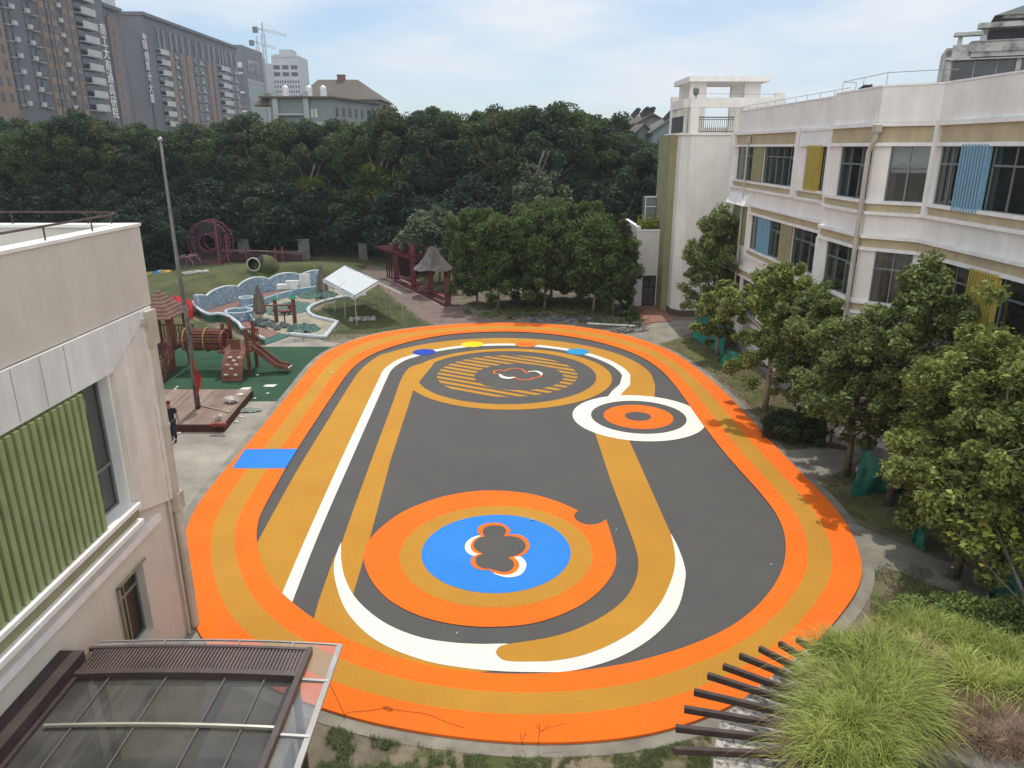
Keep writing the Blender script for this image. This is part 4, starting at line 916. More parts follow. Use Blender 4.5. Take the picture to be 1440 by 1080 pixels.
# hip-roofed block and its neighbour
m_rt = M('roof_tile_brown', (.115, .10, .08), .9, var=.15, scale=.4); m_bg = M('blue_grey_wall', (.20, .235, .24), .85, var=.08, scale=.2)
Y5 = 150.0
A_ = lambda x_, y_, Y: atY(x_, y_, Y)
t5 = thing('hip_roof_block', (A_(470, 150, Y5).x, Y5 + 8, 0), 'large building with brown hipped roof and small roof cabin above the tree line', 'building'); o5 = t5.location
e0, e1 = A_(415, 138, Y5), A_(535, 142, Y5); r0, r1 = A_(447, 112, Y5 + 9), A_(503, 112, Y5 + 9)
m = MB(o5); ez = 23.2 if False else (e0.z + e1.z) / 2
m.add([(e0.x, Y5, ez), (e1.x, Y5, ez), (e1.x, Y5 + 18, ez), (e0.x, Y5 + 18, ez), (r0.x, Y5 + 9, r0.z), (r1.x, Y5 + 9, r1.z)], [(0, 1, 5, 4), (1, 2, 5), (2, 3, 4, 5), (3, 0, 4), (0, 3, 2, 1)]); m.build('roof', m_rt, t5)
m = MB(o5); m.box(e0.x + .8, e1.x - .8, Y5 + .8, Y5 + 17.2, 0, ez); m.build('wall', m_bg, t5)
f5 = Fr((e0.x + .8, Y5 + .8), (e1.x - .8, Y5 + .8))
many([lambda m, u=u: m.fbox(f5, u, u + 2.3, 0, .1, ez - 3.0, ez - .8) for u in np.arange(9, f5.L - 3, 2.7)], 'window', m_win, t5, o5)
m = MB(o5); q = A_(480, 110, Y5 + 9); m.box(q.x - .7, q.x + .7, Y5 + 8.3, Y5 + 9.7, r0.z - .3, r0.z + .75); m.box(q.x - .8, q.x + .8, Y5 + 8.2, Y5 + 9.8, r0.z + .75, r0.z + .9); m.build('roof_cabin', M('cabin_red', (.20, .10, .09), .8), t5)
m = MB(o5); m.box(e1.x - 6.5, e1.x + .4, Y5 - .8, Y5 + .8, ez - 3.6, ez - 3.3); m.build('balcony', m_lg, t5)
Y6 = 125.0
t6 = thing('flat_roof_block', (A_(440, 150, Y6).x, Y6 + 8, 0), 'low blue grey block with canopies and white roof tanks in front of the hipped roof', 'building'); o6 = t6.location
m = MB(o6); a, b, cc = A_(378, 135, Y6), A_(466, 138, Y6), A_(500, 150, Y6); H6 = A_(430, 138, Y6).z
m.box(a.x, b.x, Y6, Y6 + 14, 0, H6); m.prism([(b.x, Y6 + .02), (cc.x + 1.5, Y6 + 14), (b.x, Y6 + 14)], 0, H6 - .02); m.build('wall', m_bg, t6)
m = MB(o6); m.box(a.x - 1.5, b.x + .3, Y6 - .8, Y6 + 14.3, H6, H6 + .25); m.bar((b.x, Y6, H6 + .1), (cc.x + 1.5, Y6 + 14, H6 - .2), 1.2, .3); m.build('roof_edge', m_rt, t6)
f6 = Fr((a.x, Y6), (b.x, Y6))
m = MB(o6)
for u in (.6, 5.5): m.fbox(f6, u, u + .8, .0, .5, 0, H6 + 1.0)
m.fbox(f6, 1.4, 5.5, .0, .7, H6 - 2.6, H6 - 2.3); m.fbox(f6, 6.3, f6.L, .0, .5, H6 - 4.4, H6 - 3.6); m.build('facade_ribs', m_lg, t6)
many([lambda m, u=u: m.fbox(f6, u, u + .45, 0, .12, H6 - 2.9, H6 - 1.6) for u in (6.5, 7.1)], 'window', m_bal, t6, o6)
for px in (402, 435, 455):
    q = A_(px, 133, Y6 + 4); m = MB(o6); m.cone((q.x, Y6 + 4), .55, .55, H6 + .26, H6 + 1.9, 14); m.cone((q.x, Y6 + 4), .55, .1, H6 + 1.9, H6 + 2.2, 14); m.build('roof_tank', M('tank_white', (.66, .67, .68), .4), t6)
q = A_(385, 136, Y6); m = MB(o6); m.cone((a.x - .8, Y6 + 2), 2.4, .4, H6 - 1.1, H6 + .9, 20); m.build('round_cap_roof', m_rt, t6)
f6s = Fr((b.x, Y6 + .02), (cc.x + 1.5, Y6 + 14))
many([lambda m, u=u: m.fbox(f6s, u, u + .7, 0, .1, H6 - 2.7, H6 - 1.3) for u in np.arange(1, f6s.L - 1, 1.9)], 'window', m_win, t6, o6)
# gabled houses at centre right
def gable(px0, px1, py_e, py_r, Y, dep, lab, heaters=(), front=True, roofm=None, wallm=None, turn=False):
    a, b = A_(px0, py_e, Y), A_(px1, py_e, Y); rz = A_(px0, py_r, Y).z; t = thing('gabled_house', ((a.x + b.x) / 2, Y + dep / 2, 0), lab, 'house', 'gabled houses above the trees'); o = t.location; ez = a.z
    m = MB(o); m.box(a.x, b.x, Y, Y + dep, 0, ez)
    mx_ = (a.x + b.x) / 2
    if not turn:
        m.add([(a.x, Y, ez), (b.x, Y, ez), (mx_, Y, rz - .15), (a.x, Y + dep, ez), (b.x, Y + dep, ez), (mx_, Y + dep, rz - .15)], [(0, 1, 2), (3, 5, 4)])
        m.build('wall', wallm or m_bg, t)
        m = MB(o)
        for s_, e in ((-1, a.x - .5), (1, b.x + .5)):
            m.hexa([(mx_, Y - .5, rz - .15), (e, Y - .5, ez - .35), (e, Y + dep + .5, ez - .35), (mx_, Y + dep + .5, rz - .15), (mx_, Y - .5, rz + .1), (e, Y - .5, ez - .1), (e, Y + dep + .5, ez - .1), (mx_, Y + dep + .5, rz + .1)])
        m.build('roof', roofm or m_rt, t)
    else:
        m.build('wall', wallm or m_bg, t)
        m = MB(o); m.add([(a.x - .5, Y - .5, ez - .1), (b.x + .5, Y - .5, ez - .1), (b.x + .5, Y + dep / 2, rz), (a.x - .5, Y + dep / 2, rz), (a.x - .5, Y + dep + .5, ez - .1), (b.x + .5, Y + dep + .5, ez - .1)], [(0, 1, 2, 3), (3, 2, 5, 4)]); m.build('roof', roofm or m_rt, t)
    f = Fr((a.x, Y), (b.x, Y)); n = max(2, int(f.L / 2.4))
    for i in range(n):
        for zz in (ez - 2.2, ez - 5.0):
            m = MB(o); m.fbox(f, (i + .3) * f.L / n, (i + .65) * f.L / n, 0, .1, zz, zz + 1.3); m.build('window', m_win, t)
    for hx in heaters:
        m = MB(o); q = A_(hx, py_r, Y); m.tube([(q.x - .1, Y + .6, rz + .85), (q.x + .35, Y + 1.8, rz + .85)], .24, 8); m.bar((q.x - 1.0, Y + 1, rz - .35), (q.x + .05, Y + 1.2, rz + .75), .08, .9); m.bar((q.x, Y + 1, rz - .3), (q.x, Y + 1, rz + .9), .1); m.build('solar_heater', M('heater_dark', (.05, .05, .055), .4), t)
    return t
m_gr2 = M('green_grey_tile', (.12, .135, .12), .9, var=.12, scale=.5)
gable(873, 905, 176, 161, 128, 9, 'grey brick house with ridged roof and one solar heater, left of the pair', (899,), turn=True, roofm=m_gr2)
gable(898, 937, 172, 160, 120, 9, 'grey gabled house with two solar heaters on its ridge', (912, 920), wallm=M('grey_brick_far', (.17, .17, .18), .9, var=.1))
gable(857, 880, 169, 165, 140, 8, 'low green roofed house farthest left behind the trees', turn=True, roofm=m_gr2)
gable(918, 970, 185, 166, 105, 9, 'blue grey house with long sloping roof close to the stair tower', (947,), wallm=M('blue_panel_wall', (.20, .26, .28), .8, var=.06), roofm=m_gr2)
gable(897, 914, 186, 174, 108, 8, 'small gabled house with pale eaves half hidden by trees', wallm=m_bg)
# ---------------- old block beyond the school roof, far right
Y7 = 62.0
t7 = thing('weathered_block', (36, 66, 0), 'weathered apartment building with open top balconies behind the school roof, upper right', 'building'); o7 = t7.location
m_old = M('weathered_white', (.44, .44, .42), .9, c2=(.16, .16, .15), scale=.9, detail=10, thr=(.36, .52))
xl = 33.9
F7 = Fr((xl, Y7), (xl + 16, Y7 - 7.5))
def rz7(z): return float(np.interp(z, [13, 18.6, 18.9, 19.35, 20.5, 20.7, 22.2, 22.6, 22.95, 23.4, 23.9, 24.2, 27.2], [13, 17.9, 18.1, 18.45, 19.15, 19.2, 19.65, 19.9, 20.1, 20.45, 20.7, 20.9, 22.8]))
def b7(name, mat, *bx):
    m = MB(o7)
    for q in bx: m.fbox(F7, *q[:4], q[4] if q[4] < 13 else rz7(q[4]), rz7(q[5]) if q[5] > 13 else q[5])
    return m.build(name, mat, t7)
b7('wall', m_old, (0, 17, -9, -3.2, 0, 20.5), (0, 17, -9, -.02, 0, 13.0))
[b7('column', m_old, (a_, a_ + .32, -.4, 0, 13, 18.58)) for a_ in (0, 4.6, 9.5, 13.9)]
b7('balcony_band', m_old, (1.5, 17, -.6, .12, 18.9, 19.35), (1.3, 17, -.5, .3, 19.35, 20.5), (-.15, 1.5, -.8, .1, 18.7, 18.95), (.25, 1.3, -.6, .0, 18.95, 20.3), (.1, 17, -.7, .35, 18.6, 18.72), (1.4, 17, -.6, .42, 20.5, 20.75))
[b7('upper_column', m_old, q) for q in ((.5, .8, -.5, -.2, 20.3, 22.2), (2.0, 2.4, -.5, -.1, 20.75, 22.95), (6.4, 6.8, -.5, -.1, 20.75, 22.95), (11.4, 11.8, -.5, -.1, 20.75, 22.95))]
b7('roof_beam', m_old, (.2, 2.1, -.8, .1, 22.2, 22.6), (1.7, 17, -.9, .3, 22.95, 23.4), (3.2, 17, -.9, .0, 23.9, 24.2))
b7('window', m_win, (.35, 4.6, -.4, -.3, 13.0, 18.6)); b7('window', m_win, (4.9, 9.5, -.4, -.3, 13.0, 18.6)); b7('window', m_win, (9.8, 13.9, -.4, -.3, 13.0, 18.6))
b7('upper_glazing', M('dark_loft', (.05, .05, .06), .5), (2.4, 17, -1.6, -1.4, 20.6, 22.95))
m = MB(o7)
for k in range(9): m.fbox(F7, .36 + k * 1.5, .42 + k * 1.5, -.3, -.2, 13, 17.9)
m.fbox(F7, .35, 13.9, -.28, -.2, 15.3, 15.4); m.build('mullion', m_lg, t7)
b7('curtain', m_cur2, (2.6, 3.1, -.9, -.8, 15.2, 18.5)); b7('curtain', M('blue_cloth', (.12, .22, .34), .9), (6.2, 6.6, -.9, -.8, 15.5, 18.5))
m = MB(o7); P = [F7.p(2.6, .3, 20.9), F7.p(17, .3, 20.9), F7.p(17, -4, 23.4), F7.p(9, -4, 23.4)]; m.add(P + [F7.p(3, -9, 20.9), F7.p(17, -9, 20.9)], [(0, 1, 2, 3), (0, 3, 4), (3, 2, 5, 4)]); m.build('roof', m_gr2, t7)
# ================================================================ playground
B_ = lambda x, y: (200 + .25 * x, 260 + .25 * y)
C_ = lambda x, y: (200 + x * .25926, 360 + y * .25926)
def bz(x, y, z=0): return at(*B_(x, y), z)
def cz_(x, y, z=0): return at(*C_(x, y), z)
m_wd = M('red_brown_wood', (.16, .055, .032), .7, c2=(.09, .032, .022), scale=2.5, stretch=(1, 1, .25), detail=6)
m_wd2 = M('slide_wood', (.20, .085, .055), .6, c2=(.13, .055, .038), scale=2)
m_dk = M('deck_boards', (.25, .175, .135), .75, c2=(.17, .115, .09), scale=1.3, detail=8, island=.18)
m_dks = M('deck_side', (.085, .032, .022), .8, c2=(.05, .02, .015), scale=3)
m_mosaic = None
# mosaic material: small blue and white tesserae
m_mosaic = bpy.data.materials.new('blue_mosaic'); m_mosaic.use_nodes = True; t_ = m_mosaic.node_tree
tcx = nn(t_, 'ShaderNodeTexCoord'); vo = nn(t_, 'ShaderNodeTexVoronoi'); vo.inputs['Scale'].default_value = 9; t_.links.new(tcx.outputs['Object'], vo.inputs['Vector'])
vcol = ramp(t_, vo.outputs['Color'], [(0.0, (.10, .22, .33)), (.35, (.26, .38, .46)), (.55, (.17, .29, .40)), (.8, (.42, .50, .54)), (1.0, (.62, .66, .66))])
t_.links.new(vcol, t_.nodes['Principled BSDF'].inputs['Base Color']); t_.nodes['Principled BSDF'].inputs['Roughness'].default_value = .4
m_white = M('white_kerb', (.52, .58, .60), .7, var=.12, scale=2)
# ---- sand garden
sandg = thing('sand_garden', (-18, 52, 0), 'sunken sand and water play garden ringed by scalloped blue mosaic wall', 'sand garden'); GO = sandg.location
gm = lambda: MB(GO)
wallpx = [(290, 690), (300, 672), (330, 655), (380, 632), (450, 612), (520, 596), (560, 588), (620, 580), (700, 560), (760, 550), (800, 545), (860, 548), (930, 552), (985, 566)]
Wb = crom([bz(297, 715).xy, bz(330, 725).xy, bz(380, 702).xy, bz(460, 676).xy, bz(540, 650).xy, bz(620, 620).xy, bz(700, 604).xy, bz(780, 592).xy, bz(860, 580).xy, bz(940, 572).xy, bz(1000, 568).xy], 8)
n = len(Wb)
x = gm(); xc = gm(); Lq = 0; A = []; Bt = []
for i in range(n):
    s_ = i / (n - 1); sc_ = abs(math.sin(math.pi * (s_ * 4.6 + .1))); A.append(Vector((*Wb[i], 0))); Bt.append(Vector((*Wb[i], .95 + .38 * sc_ ** .6)))
off = []
for i in range(n):
    t__ = (Wb[min(i + 1, n - 1)] - Wb[max(i - 1, 0)]).normalized(); off.append(Vector((-t__.y, t__.x, 0)) * .22)
x.strip(Bt, A); x.strip([a + o_ for a, o_ in zip(A, off)], [b + o_ for b, o_ in zip(Bt, off)]); x.build('mosaic_wall', m_mosaic, sandg)
xc.tube([b + o_ * .5 for b, o_ in zip(Bt, off)], .10, 8); xc.build('wall_coping', m_white, sandg, True)
front = crom([bz(292, 700).xy, bz(320, 738).xy, bz(380, 770).xy, bz(440, 768).xy, bz(490, 782).xy, bz(560, 832).xy, bz(620, 866).xy, bz(690, 897).xy], 6)
x = gm(); x.strip([Vector((*p, .55 if i < 30 else .35)) for i, p in enumerate(front)], [Vector((*p, 0)) for p in front]); x.build('front_wall', M('dark_green_wall', (.03, .085, .055), .8), sandg)
x = gm(); x.tube([Vector((*p, .55 if i < 30 else .36)) for i, p in enumerate(front)], .11, 8); x.build('front_coping', m_white, sandg, True)
inner_deck = [bz(310, 720).xy, bz(380, 755).xy, bz(480, 772).xy, bz(560, 815).xy, bz(700, 870).xy, bz(780, 835).xy, bz(640, 800).xy, bz(620, 730).xy, bz(560, 700).xy, bz(640, 690).xy, bz(700, 650).xy, bz(960, 610).xy, bz(1000, 580).xy, bz(700, 605).xy, bz(520, 655).xy, bz(360, 700).xy]
x = gm(); x.sheet(inner_deck, .06); x.build('red_floor', M('faded_red_floor', (.23, .12, .10), .85, c2=(.15, .09, .08), scale=1), sandg)
sand = [bz(660, 790).xy, bz(760, 838).xy, bz(850, 850).xy, bz(1030, 862).xy, bz(1095, 780).xy, bz(1040, 765).xy, bz(960, 745).xy, bz(935, 722).xy, bz(960, 690).xy, bz(1060, 650).xy, bz(1160, 630).xy, bz(1100, 590).xy, bz(1000, 590).xy, bz(960, 610).xy, bz(720, 655).xy, bz(700, 700).xy]
x = gm(); x.sheet(sand, .05); x.build('sand_bed', M('sand', (.36, .31, .23), .95, c2=(.22, .20, .16), scale=1.2, detail=9, bump=.5, bscale=12), sandg)
kerb = crom([bz(835, 848).xy, bz(930, 858).xy, bz(1028, 865).xy], 5)[:-1] + crom([bz(1028, 865).xy, bz(1060, 825).xy, bz(1096, 780).xy], 5)[:-1] + crom([bz(1096, 780).xy, bz(1040, 766).xy, bz(970, 748).xy, bz(936, 722).xy, bz(950, 692).xy, bz(1030, 660).xy, bz(1170, 632).xy, bz(1260, 628).xy], 6)
x = gm(); x.tube([Vector((*p, .10)) for p in kerb], .15, 8); x.build('white_kerb', m_white, sandg, True)
x = gm(); bb = crom([bz(640, 800).xy, bz(600, 740).xy, bz(590, 720).xy, bz(640, 700).xy, bz(720, 660).xy, bz(860, 620).xy, bz(980, 600).xy], 6)
x.strip([Vector((*p, .5)) for p in bb], [Vector((*p, 0)) for p in bb]); x.strip([Vector((*(p + Vector((.1, -.45))), .5)) for p in bb], [Vector((*p, .5)) for p in bb]); x.strip([Vector((*(p + Vector((.1, -.45))), 0)) for p in bb], [Vector((*(p + Vector((.1, -.45))), .5)) for p in bb]); x.build('mosaic_bench', m_mosaic, sandg)
for px, r, nm in (((550, 757), .95, 'tub'), ((590, 680), .55, 'tub')):
    q = bz(*px); x = gm(); x.cone(q.xy, r, r, 0, .62, 28, False); x.cone(q.xy, r - .14, r - .14, .1, .62, 28, False); x.strip([Vector((*p, .62)) for p in circle(q.xy, r, 28)], [Vector((*p, .62)) for p in circle(q.xy, r - .14, 28)], None, True); tb = x.build('round_tub', m_mosaic, sandg)
    x = gm(); x.tube([Vector((*p, .64)) for p in circle(q.xy, r - .04, 28)] + [Vector((*circle(q.xy, r - .04, 28)[0], .64))], .07, 6); x.build('tub_rim', m_white, tb)
    x = gm(); x.sheet(circle(q.xy, r - .14, 24), .45); x.build('tub_water', M('dark_water', (.08, .13, .14), .1), tb)
x = gm(); x.sheet([bz(640, 865).xy, bz(690, 903).xy, bz(835, 850).xy, bz(830, 828).xy, bz(770, 835).xy], .04); x.build('green_ramp', M('ramp_green', (.025, .12, .10), .8), sandg)
x = gm(); q = bz(920, 565, .3); x.box(q.x - .5, q.x + .4, q.y, q.y + .1, 0.05, 1.3); q = bz(820, 600, .3); x.box(q.x - .9, q.x + .8, q.y, q.y + .6, .5, .85); x.box(q.x - .2, q.x + .9, q.y + .1, q.y + .5, .85, 1.15); x.build('white_box', M('white_plastic', (.70, .72, .70), .5), sandg)
m_stone = M('grey_green_stone', (.17, .20, .18), .9, c2=(.09, .12, .11), scale=3)
rs = random.Random(5)
stones = [(660, 775), (690, 790), (720, 800), (750, 808), (790, 795), (820, 808), (700, 770), (760, 820), (730, 785), (850, 820), (880, 840), (670, 800), (640, 790)]
for px in stones:
    q = bz(*px); x = MB((q.x, q.y, 0)); x.blob((q.x, q.y, .12), (rs.uniform(.2, .42), rs.uniform(.15, .3), rs.uniform(.14, .26)), rs.random() * 50, .5)
    o = x.build('boulder', m_stone); tag(o, 'grey green boulder lying in the row at the sand bed edge', 'boulder', 'boulders along the sand bed')
m_net = M('green_net', (.05, .12, .095), .9, c2=(.10, .17, .14), scale=4)
def heap(name, c, rx, ry, h, mat, lab, cat, seed, group=None, n=26):
    m = grid_mesh(c.x - rx, c.x + rx, c.y - ry, c.y + ry, n, n, lambda x, y: 0)
    vs_ = []
    for v in m.v:
        u, w_ = (v.x - c.x) / rx, (v.y - c.y) / ry; rr = u * u + w_ * w_
        k = max(0, 1 - rr) ** .5 if rr < 1 else 0; z = h * k * (.35 + .9 * abs(mnoise.noise(Vector((v.x * 2.2 + seed, v.y * 2.2, seed)))) + .5 * abs(mnoise.noise(Vector((v.x * 6 + seed, v.y * 6, 1)))))
        vs_.append(Vector((v.x, v.y, c.z + .02 + z)))
    keep = []
    for f in m.f:
        q = sum((vs_[i] for i in f), Vector()) / 4
        if ((q.x - c.x) / rx) ** 2 + ((q.y - c.y) / ry) ** 2 < .92 + .25 * mnoise.noise(Vector((q.x * 2, q.y * 2, seed))): keep.append(f)
    m.v = [v - Vector(c) for v in vs_]; m.f = keep; m.org = Vector(c); o = m.build(name, mat, smooth=False); return tag(o, lab, cat, group)
heap('net_heap', bz(910, 820), 1.1, 1.0, .5, m_net, 'crumpled green netting lying in the sand bed front', 'netting', 3)
heap('net_heap', bz(830, 700), 1.7, 2.6, .35, m_net, 'loose green netting spread behind the water posts', 'netting', 8)
heap('net_heap', bz(990, 625), 1.6, 1.6, .5, m_net, 'green netting bundled under the far folded parasol', 'netting', 12)
# posts of the water play
wpst = thing('water_play_posts', bz(840, 790), 'brown wooden water play posts with hanging basin and green cap in the sand', 'water play'); WO = wpst.location
for (px, top) in (((757, 775), 645), ((862, 800), 640), ((832, 730), 680), ((745, 720), 700)):
    q = bz(*px); zt = atY(*B_(px[0], top), q.y).z; x = MB(WO); x.tube([q, Vector((q.x, q.y, zt))], .13, 10); x.build('post', m_wd, wpst)
q = bz(850, 790); x = MB(WO); x.cone((q.x - .55, q.y), .12, .42, .75, 1.05, 14); x.tube([(q.x - .55, q.y, .02), (q.x - .55, q.y, .8)], .05); x.bar((q.x - 1.9, q.y, 1.35), (q.x + .2, q.y, 1.4), .1); x.build('basin', m_wd2, wpst)
q = bz(862, 800); zt = atY(*B_(862, 640), q.y).z; x = MB(WO); x.cone(q.xy, .3, .02, zt, zt + .35, 10); q = bz(757, 775); zt = atY(*B_(757, 645), q.y).z; x.cone(q.xy, .25, .02, zt, zt + .3, 10); x.build('green_cap', M('cap_green', (.04, .22, .12), .7), wpst)
# folded parasols
m_par = M('parasol_taupe', (.20, .165, .145), .9, c2=(.11, .09, .08), scale=3, stretch=(1, 1, .15))
def parasol(q, zt, lab):
    t = thing('folded_parasol', (q.x, q.y, 0), lab, 'parasol', 'folded parasols of the sand garden'); x = MB(t.location)
    k = len(x.v); N = 18; rows = [(.20, .55), (.36, .75), (.30, 1.3), (.24, 1.9), (.17, zt - .6), (.09, zt - .15), (.03, zt)]
    for r, z in rows:
        for j in range(N): rr = r * (1 + .35 * (1 if j % 3 == 0 else -.4)); x.v.append(Vector((rr * math.cos(2 * math.pi * j / N), rr * math.sin(2 * math.pi * j / N), z)))
    for i in range(len(rows) - 1):
        for j in range(N): a = i * N + j; b = i * N + (j + 1) % N; x.f.append((a, b, b + N, a + N))
    x.build('canopy', m_par, t); x = MB(t.location); x.tube([(q.x, q.y, 0), (q.x, q.y, zt + .1)], .035, 8); x.build('pole', M('pale_pole', (.4, .38, .36), .5), t)
    x = MB(t.location); x.box(q.x - .35, q.x + .35, q.y - .35, q.y + .35, 0, .1); x.build('base', m_dks, t)
q = bz(668, 770); parasol(q, atY(*B_(650, 560), q.y).z, 'folded taupe parasol standing beside the large round tub')
q = bz(1018, 640); parasol(q, atY(*B_(1000, 450), q.y).z, 'folded taupe parasol beside the white tent corner')
# ---- tent
tent = thing('party_tent', (-10, 51.5, 0), 'white gabled canopy tent on thin legs over the grass', 'tent'); NO = tent.location
legs = [(at(501.7, 457.8)), at(567, 451)]; dv = (at(470.5, 437.8) - at(501.7, 457.8)); 
zc_ = 2.05; L0, L1 = legs[0], legs[1]; bk = dv * 1.45
for i in range(4):
    for L_ in (L0, L1):
        q = L_ + bk * (i / 3); x = MB(NO); x.tube([q, q + Vector((0, 0, zc_))], .035, 6); x.build('leg', M('tent_leg', (.5, .52, .52), .4, metal=.4), tent)
R0 = (L0 + L1) / 2; R0 = atY(532.5, 394, R0.y); e0_, e1_ = L0 + Vector((0, 0, zc_)), L1 + Vector((0, 0, zc_))
m_tent = M('tent_fabric', (.66, .70, .70), .6, var=.04, trans=.15)
x = MB(NO)
for e in (e0_, e1_):
    o_ = (e - R0) * 1.04 + R0; nn_ = 10; A = [R0 + bk * (i / nn_) - Vector((0, 0, .10 * math.sin(math.pi * ((i * 2) % nn_) / nn_) * .6)) for i in range(nn_ + 1)]; Bq = [o_ + bk * (i / nn_) - Vector((0, 0, .05 * abs(math.sin(2 * math.pi * i / nn_)))) for i in range(nn_ + 1)]; x.strip(A, Bq)
x.build('roof_sheet', m_tent, tent)
x = MB(NO)
for e in (e0_, e1_): 
    o_ = (e - R0) * 1.04 + R0; x.strip([o_, o_ + bk], [o_ - Vector((0, 0, .22)), o_ + bk - Vector((0, 0, .22))])
for k in (0, 1.0):
    q = bk * k; x.add([e0_ + q, R0 + q, e1_ + q, e1_ + q - Vector((0, 0, .24)), R0 + q - Vector((0, 0, .26)), e0_ + q - Vector((0, 0, .24))], [(0, 1, 4, 5), (1, 2, 3, 4)])
x.build('valance', m_tent, tent)
x = MB(NO)
for i in range(3):
    q = bk * (i / 2); x.tube([e0_ + q, R0 + q - Vector((0, 0, .05)), e1_ + q], .025, 5)
x.tube([R0, R0 + bk], .025, 5); x.tube([e0_, e0_ + bk], .025, 5); x.tube([e1_, e1_ + bk], .025, 5); x.build('roof_frame', M('tent_frame', (.12, .12, .12), .5), tent)
x = MB(NO); q = L0 + Vector((0, 0, 1.8)); x.tube([q, L1 + bk * .1 + Vector((-1.4, 0, .9))], .02, 5); x.build('brace', M('tent_frame', (.12, .12, .12)), tent)
x = MB((at(540, 452))); q = at(523, 447); 
for i in range(46):
    a = rs.uniform(0, 1); c = at(492 + a * 34, 452 - a * 2 - rs.uniform(-1, 4) ); x.blob((c.x, c.y, .06), (rs.uniform(.08, .2), rs.uniform(.08, .16), rs.uniform(.06, .14)), rs.random() * 99, .5, 6, 4)
o = x.build('rubble_heap', M('pale_rubble', (.34, .34, .33), .9, c2=(.2, .2, .2), scale=6, island=.3)); tag(o, 'low heap of pale grey rubble under the tent edge', 'rubble', kind='stuff')
m_pstk = M('yellow_post', (.40, .36, .24), .7)
for px, ht in (((563, 446), 1.0), ((549.5, 444), 1.0)): pass
# ---- red timber pergola and little thatched roof
m_mar = M('maroon_paint', (.13, .022, .028), .6, c2=(.085, .016, .02), scale=2)
perg = thing('timber_pergola', (-9, 63, 0), 'dark red timber pergola walkway with layered cross beams beside the plaza', 'pergola'); PO = perg.location
bases = [at(558, 395), at(582, 405), at(606, 416), at(630, 430)]
back = Vector((2.6, 1.8, 0))
tops = [3.7, 3.7, 2.5, 2.1]
for i, b in enumerate(bases):
    x = MB(PO); x.bar(b, b + Vector((0, 0, tops[i])), .42); x.build('post', m_mar, perg)
    if i < 3: x = MB(PO); c = b + back; x.bar(c, c + Vector((0, 0, 2.6)), .3); x.build('post', m_mar, perg)
d_ = (bases[0] - bases[1]).normalized()
x = MB(PO)
for k in range(3):
    a = bases[1] + Vector((0, 0, 2.45 + .32 * k)) + back * (k * .32); x.bar(a - d_ * .8, a + d_ * 8.2, .18, .16)
for k in range(13):
    a = bases[1] - d_ * .3 + d_ * (k * .62) + Vector((0, 0, 2.75)); x.bar(a - back * .25, a + back * 1.2, .12, .12)
x.build('roof_beam', m_mar, perg)
x = MB(PO); 
for k in range(5): x.bar(bases[0] + d_ * (.6 * k), bases[0] + d_ * (.6 * k) + Vector((0, 0, 2.4)), .12)
x.box(bases[0].x - .1 , bases[0].x + 3.2, bases[0].y + 2.4, bases[0].y + 2.6, 0, 2.3); x.build('side_screen', M('dark_maroon', (.05, .014, .016), .8), perg)
x = MB(PO); x.bar(bases[3] + Vector((-.1, -.2, .12)), bases[0] + Vector((-.1, -.2, .12)), .35, .24); x.bar(bases[3] + Vector((.1, .2, .48)), bases[0] + Vector((.1, .2, .48)), .42, .10); x.build('bench', m_mar, perg)
hut = thing('thatched_shelter', bases[2] + Vector((.4, .3, 0)), 'small pyramid thatch roof shelter joined to the end of the red pergola', 'shelter'); HO = hut.location
x = MB(HO); b = bases[2] + Vector((.2, .6, 0)); K = 20; k0 = len(x.v)
rows = [(1.55, 2.15), (1.15, 2.55), (.7, 3.1), (.3, 3.75), (.22, 3.95)]
for r, z in rows:
    for j in range(K):
        a = 2 * math.pi * j / K + .4; sq = 1 / max(abs(math.cos(a)), abs(math.sin(a))) ** .6; rr = r * sq * (1 + .05 * rs.uniform(-1, 1)); x.v.append(Vector((b.x + rr * math.cos(a), b.y + rr * math.sin(a), z + (.06 * rs.uniform(-1, 1) if r > 1 else 0))) - HO)
for i in range(len(rows) - 1):
    for j in range(K): a = i * K + j; c = i * K + (j + 1) % K; x.f.append((a, c, c + K, a + K))
x.f.append(tuple(range(K))); x.build('thatch', M('old_thatch', (.15, .13, .125), .95, c2=(.08, .07, .065), scale=3, stretch=(1, 1, .3), detail=8), hut)
x = MB(HO); x.bar(b + Vector((1.2, -.9, 0)), b + Vector((1.2, -.9, 2.2)), .14); x.bar(b + Vector((1.2, 1.1, 0)), b + Vector((1.2, 1.1, 2.2)), .14); x.build('post', m_mar, hut)
# ---- net climbing things at the back
m_rp = M('dull_red_pipe', (.22, .055, .07), .5, var=.15); m_rope = M('purple_rope', (.12, .075, .10), .9)
Y8 = 74.5
ring = thing('net_tunnel_ring', (-30.6, Y8, 0), 'big round spiral rope climbing ring on red poles before the dark trees', 'climbing frame'); RO_ = ring.location
rc = atY(*B_(372, 325), Y8); rr_ = (atY(*B_(370, 205), Y8).z - rc.z)
def vring(c, r, y, n=40): return [Vector((c.x + r * math.cos(2 * math.pi * i / n), y, c.z + r * math.sin(2 * math.pi * i / n))) for i in range(n + 1)]
x = MB(RO_)
for r, y in ((rr_, Y8), (rr_ * .40, Y8 - .2), (rr_ * 1.02, Y8 + 1.4), (rr_ * .4, Y8 + 1.4)): x.tube(vring(rc + Vector((-.15 if y > Y8 + 1 else 0, 0, 0)), r, y), .05, 6)
x.build('hoop', m_rp, ring)
x = MB(RO_)
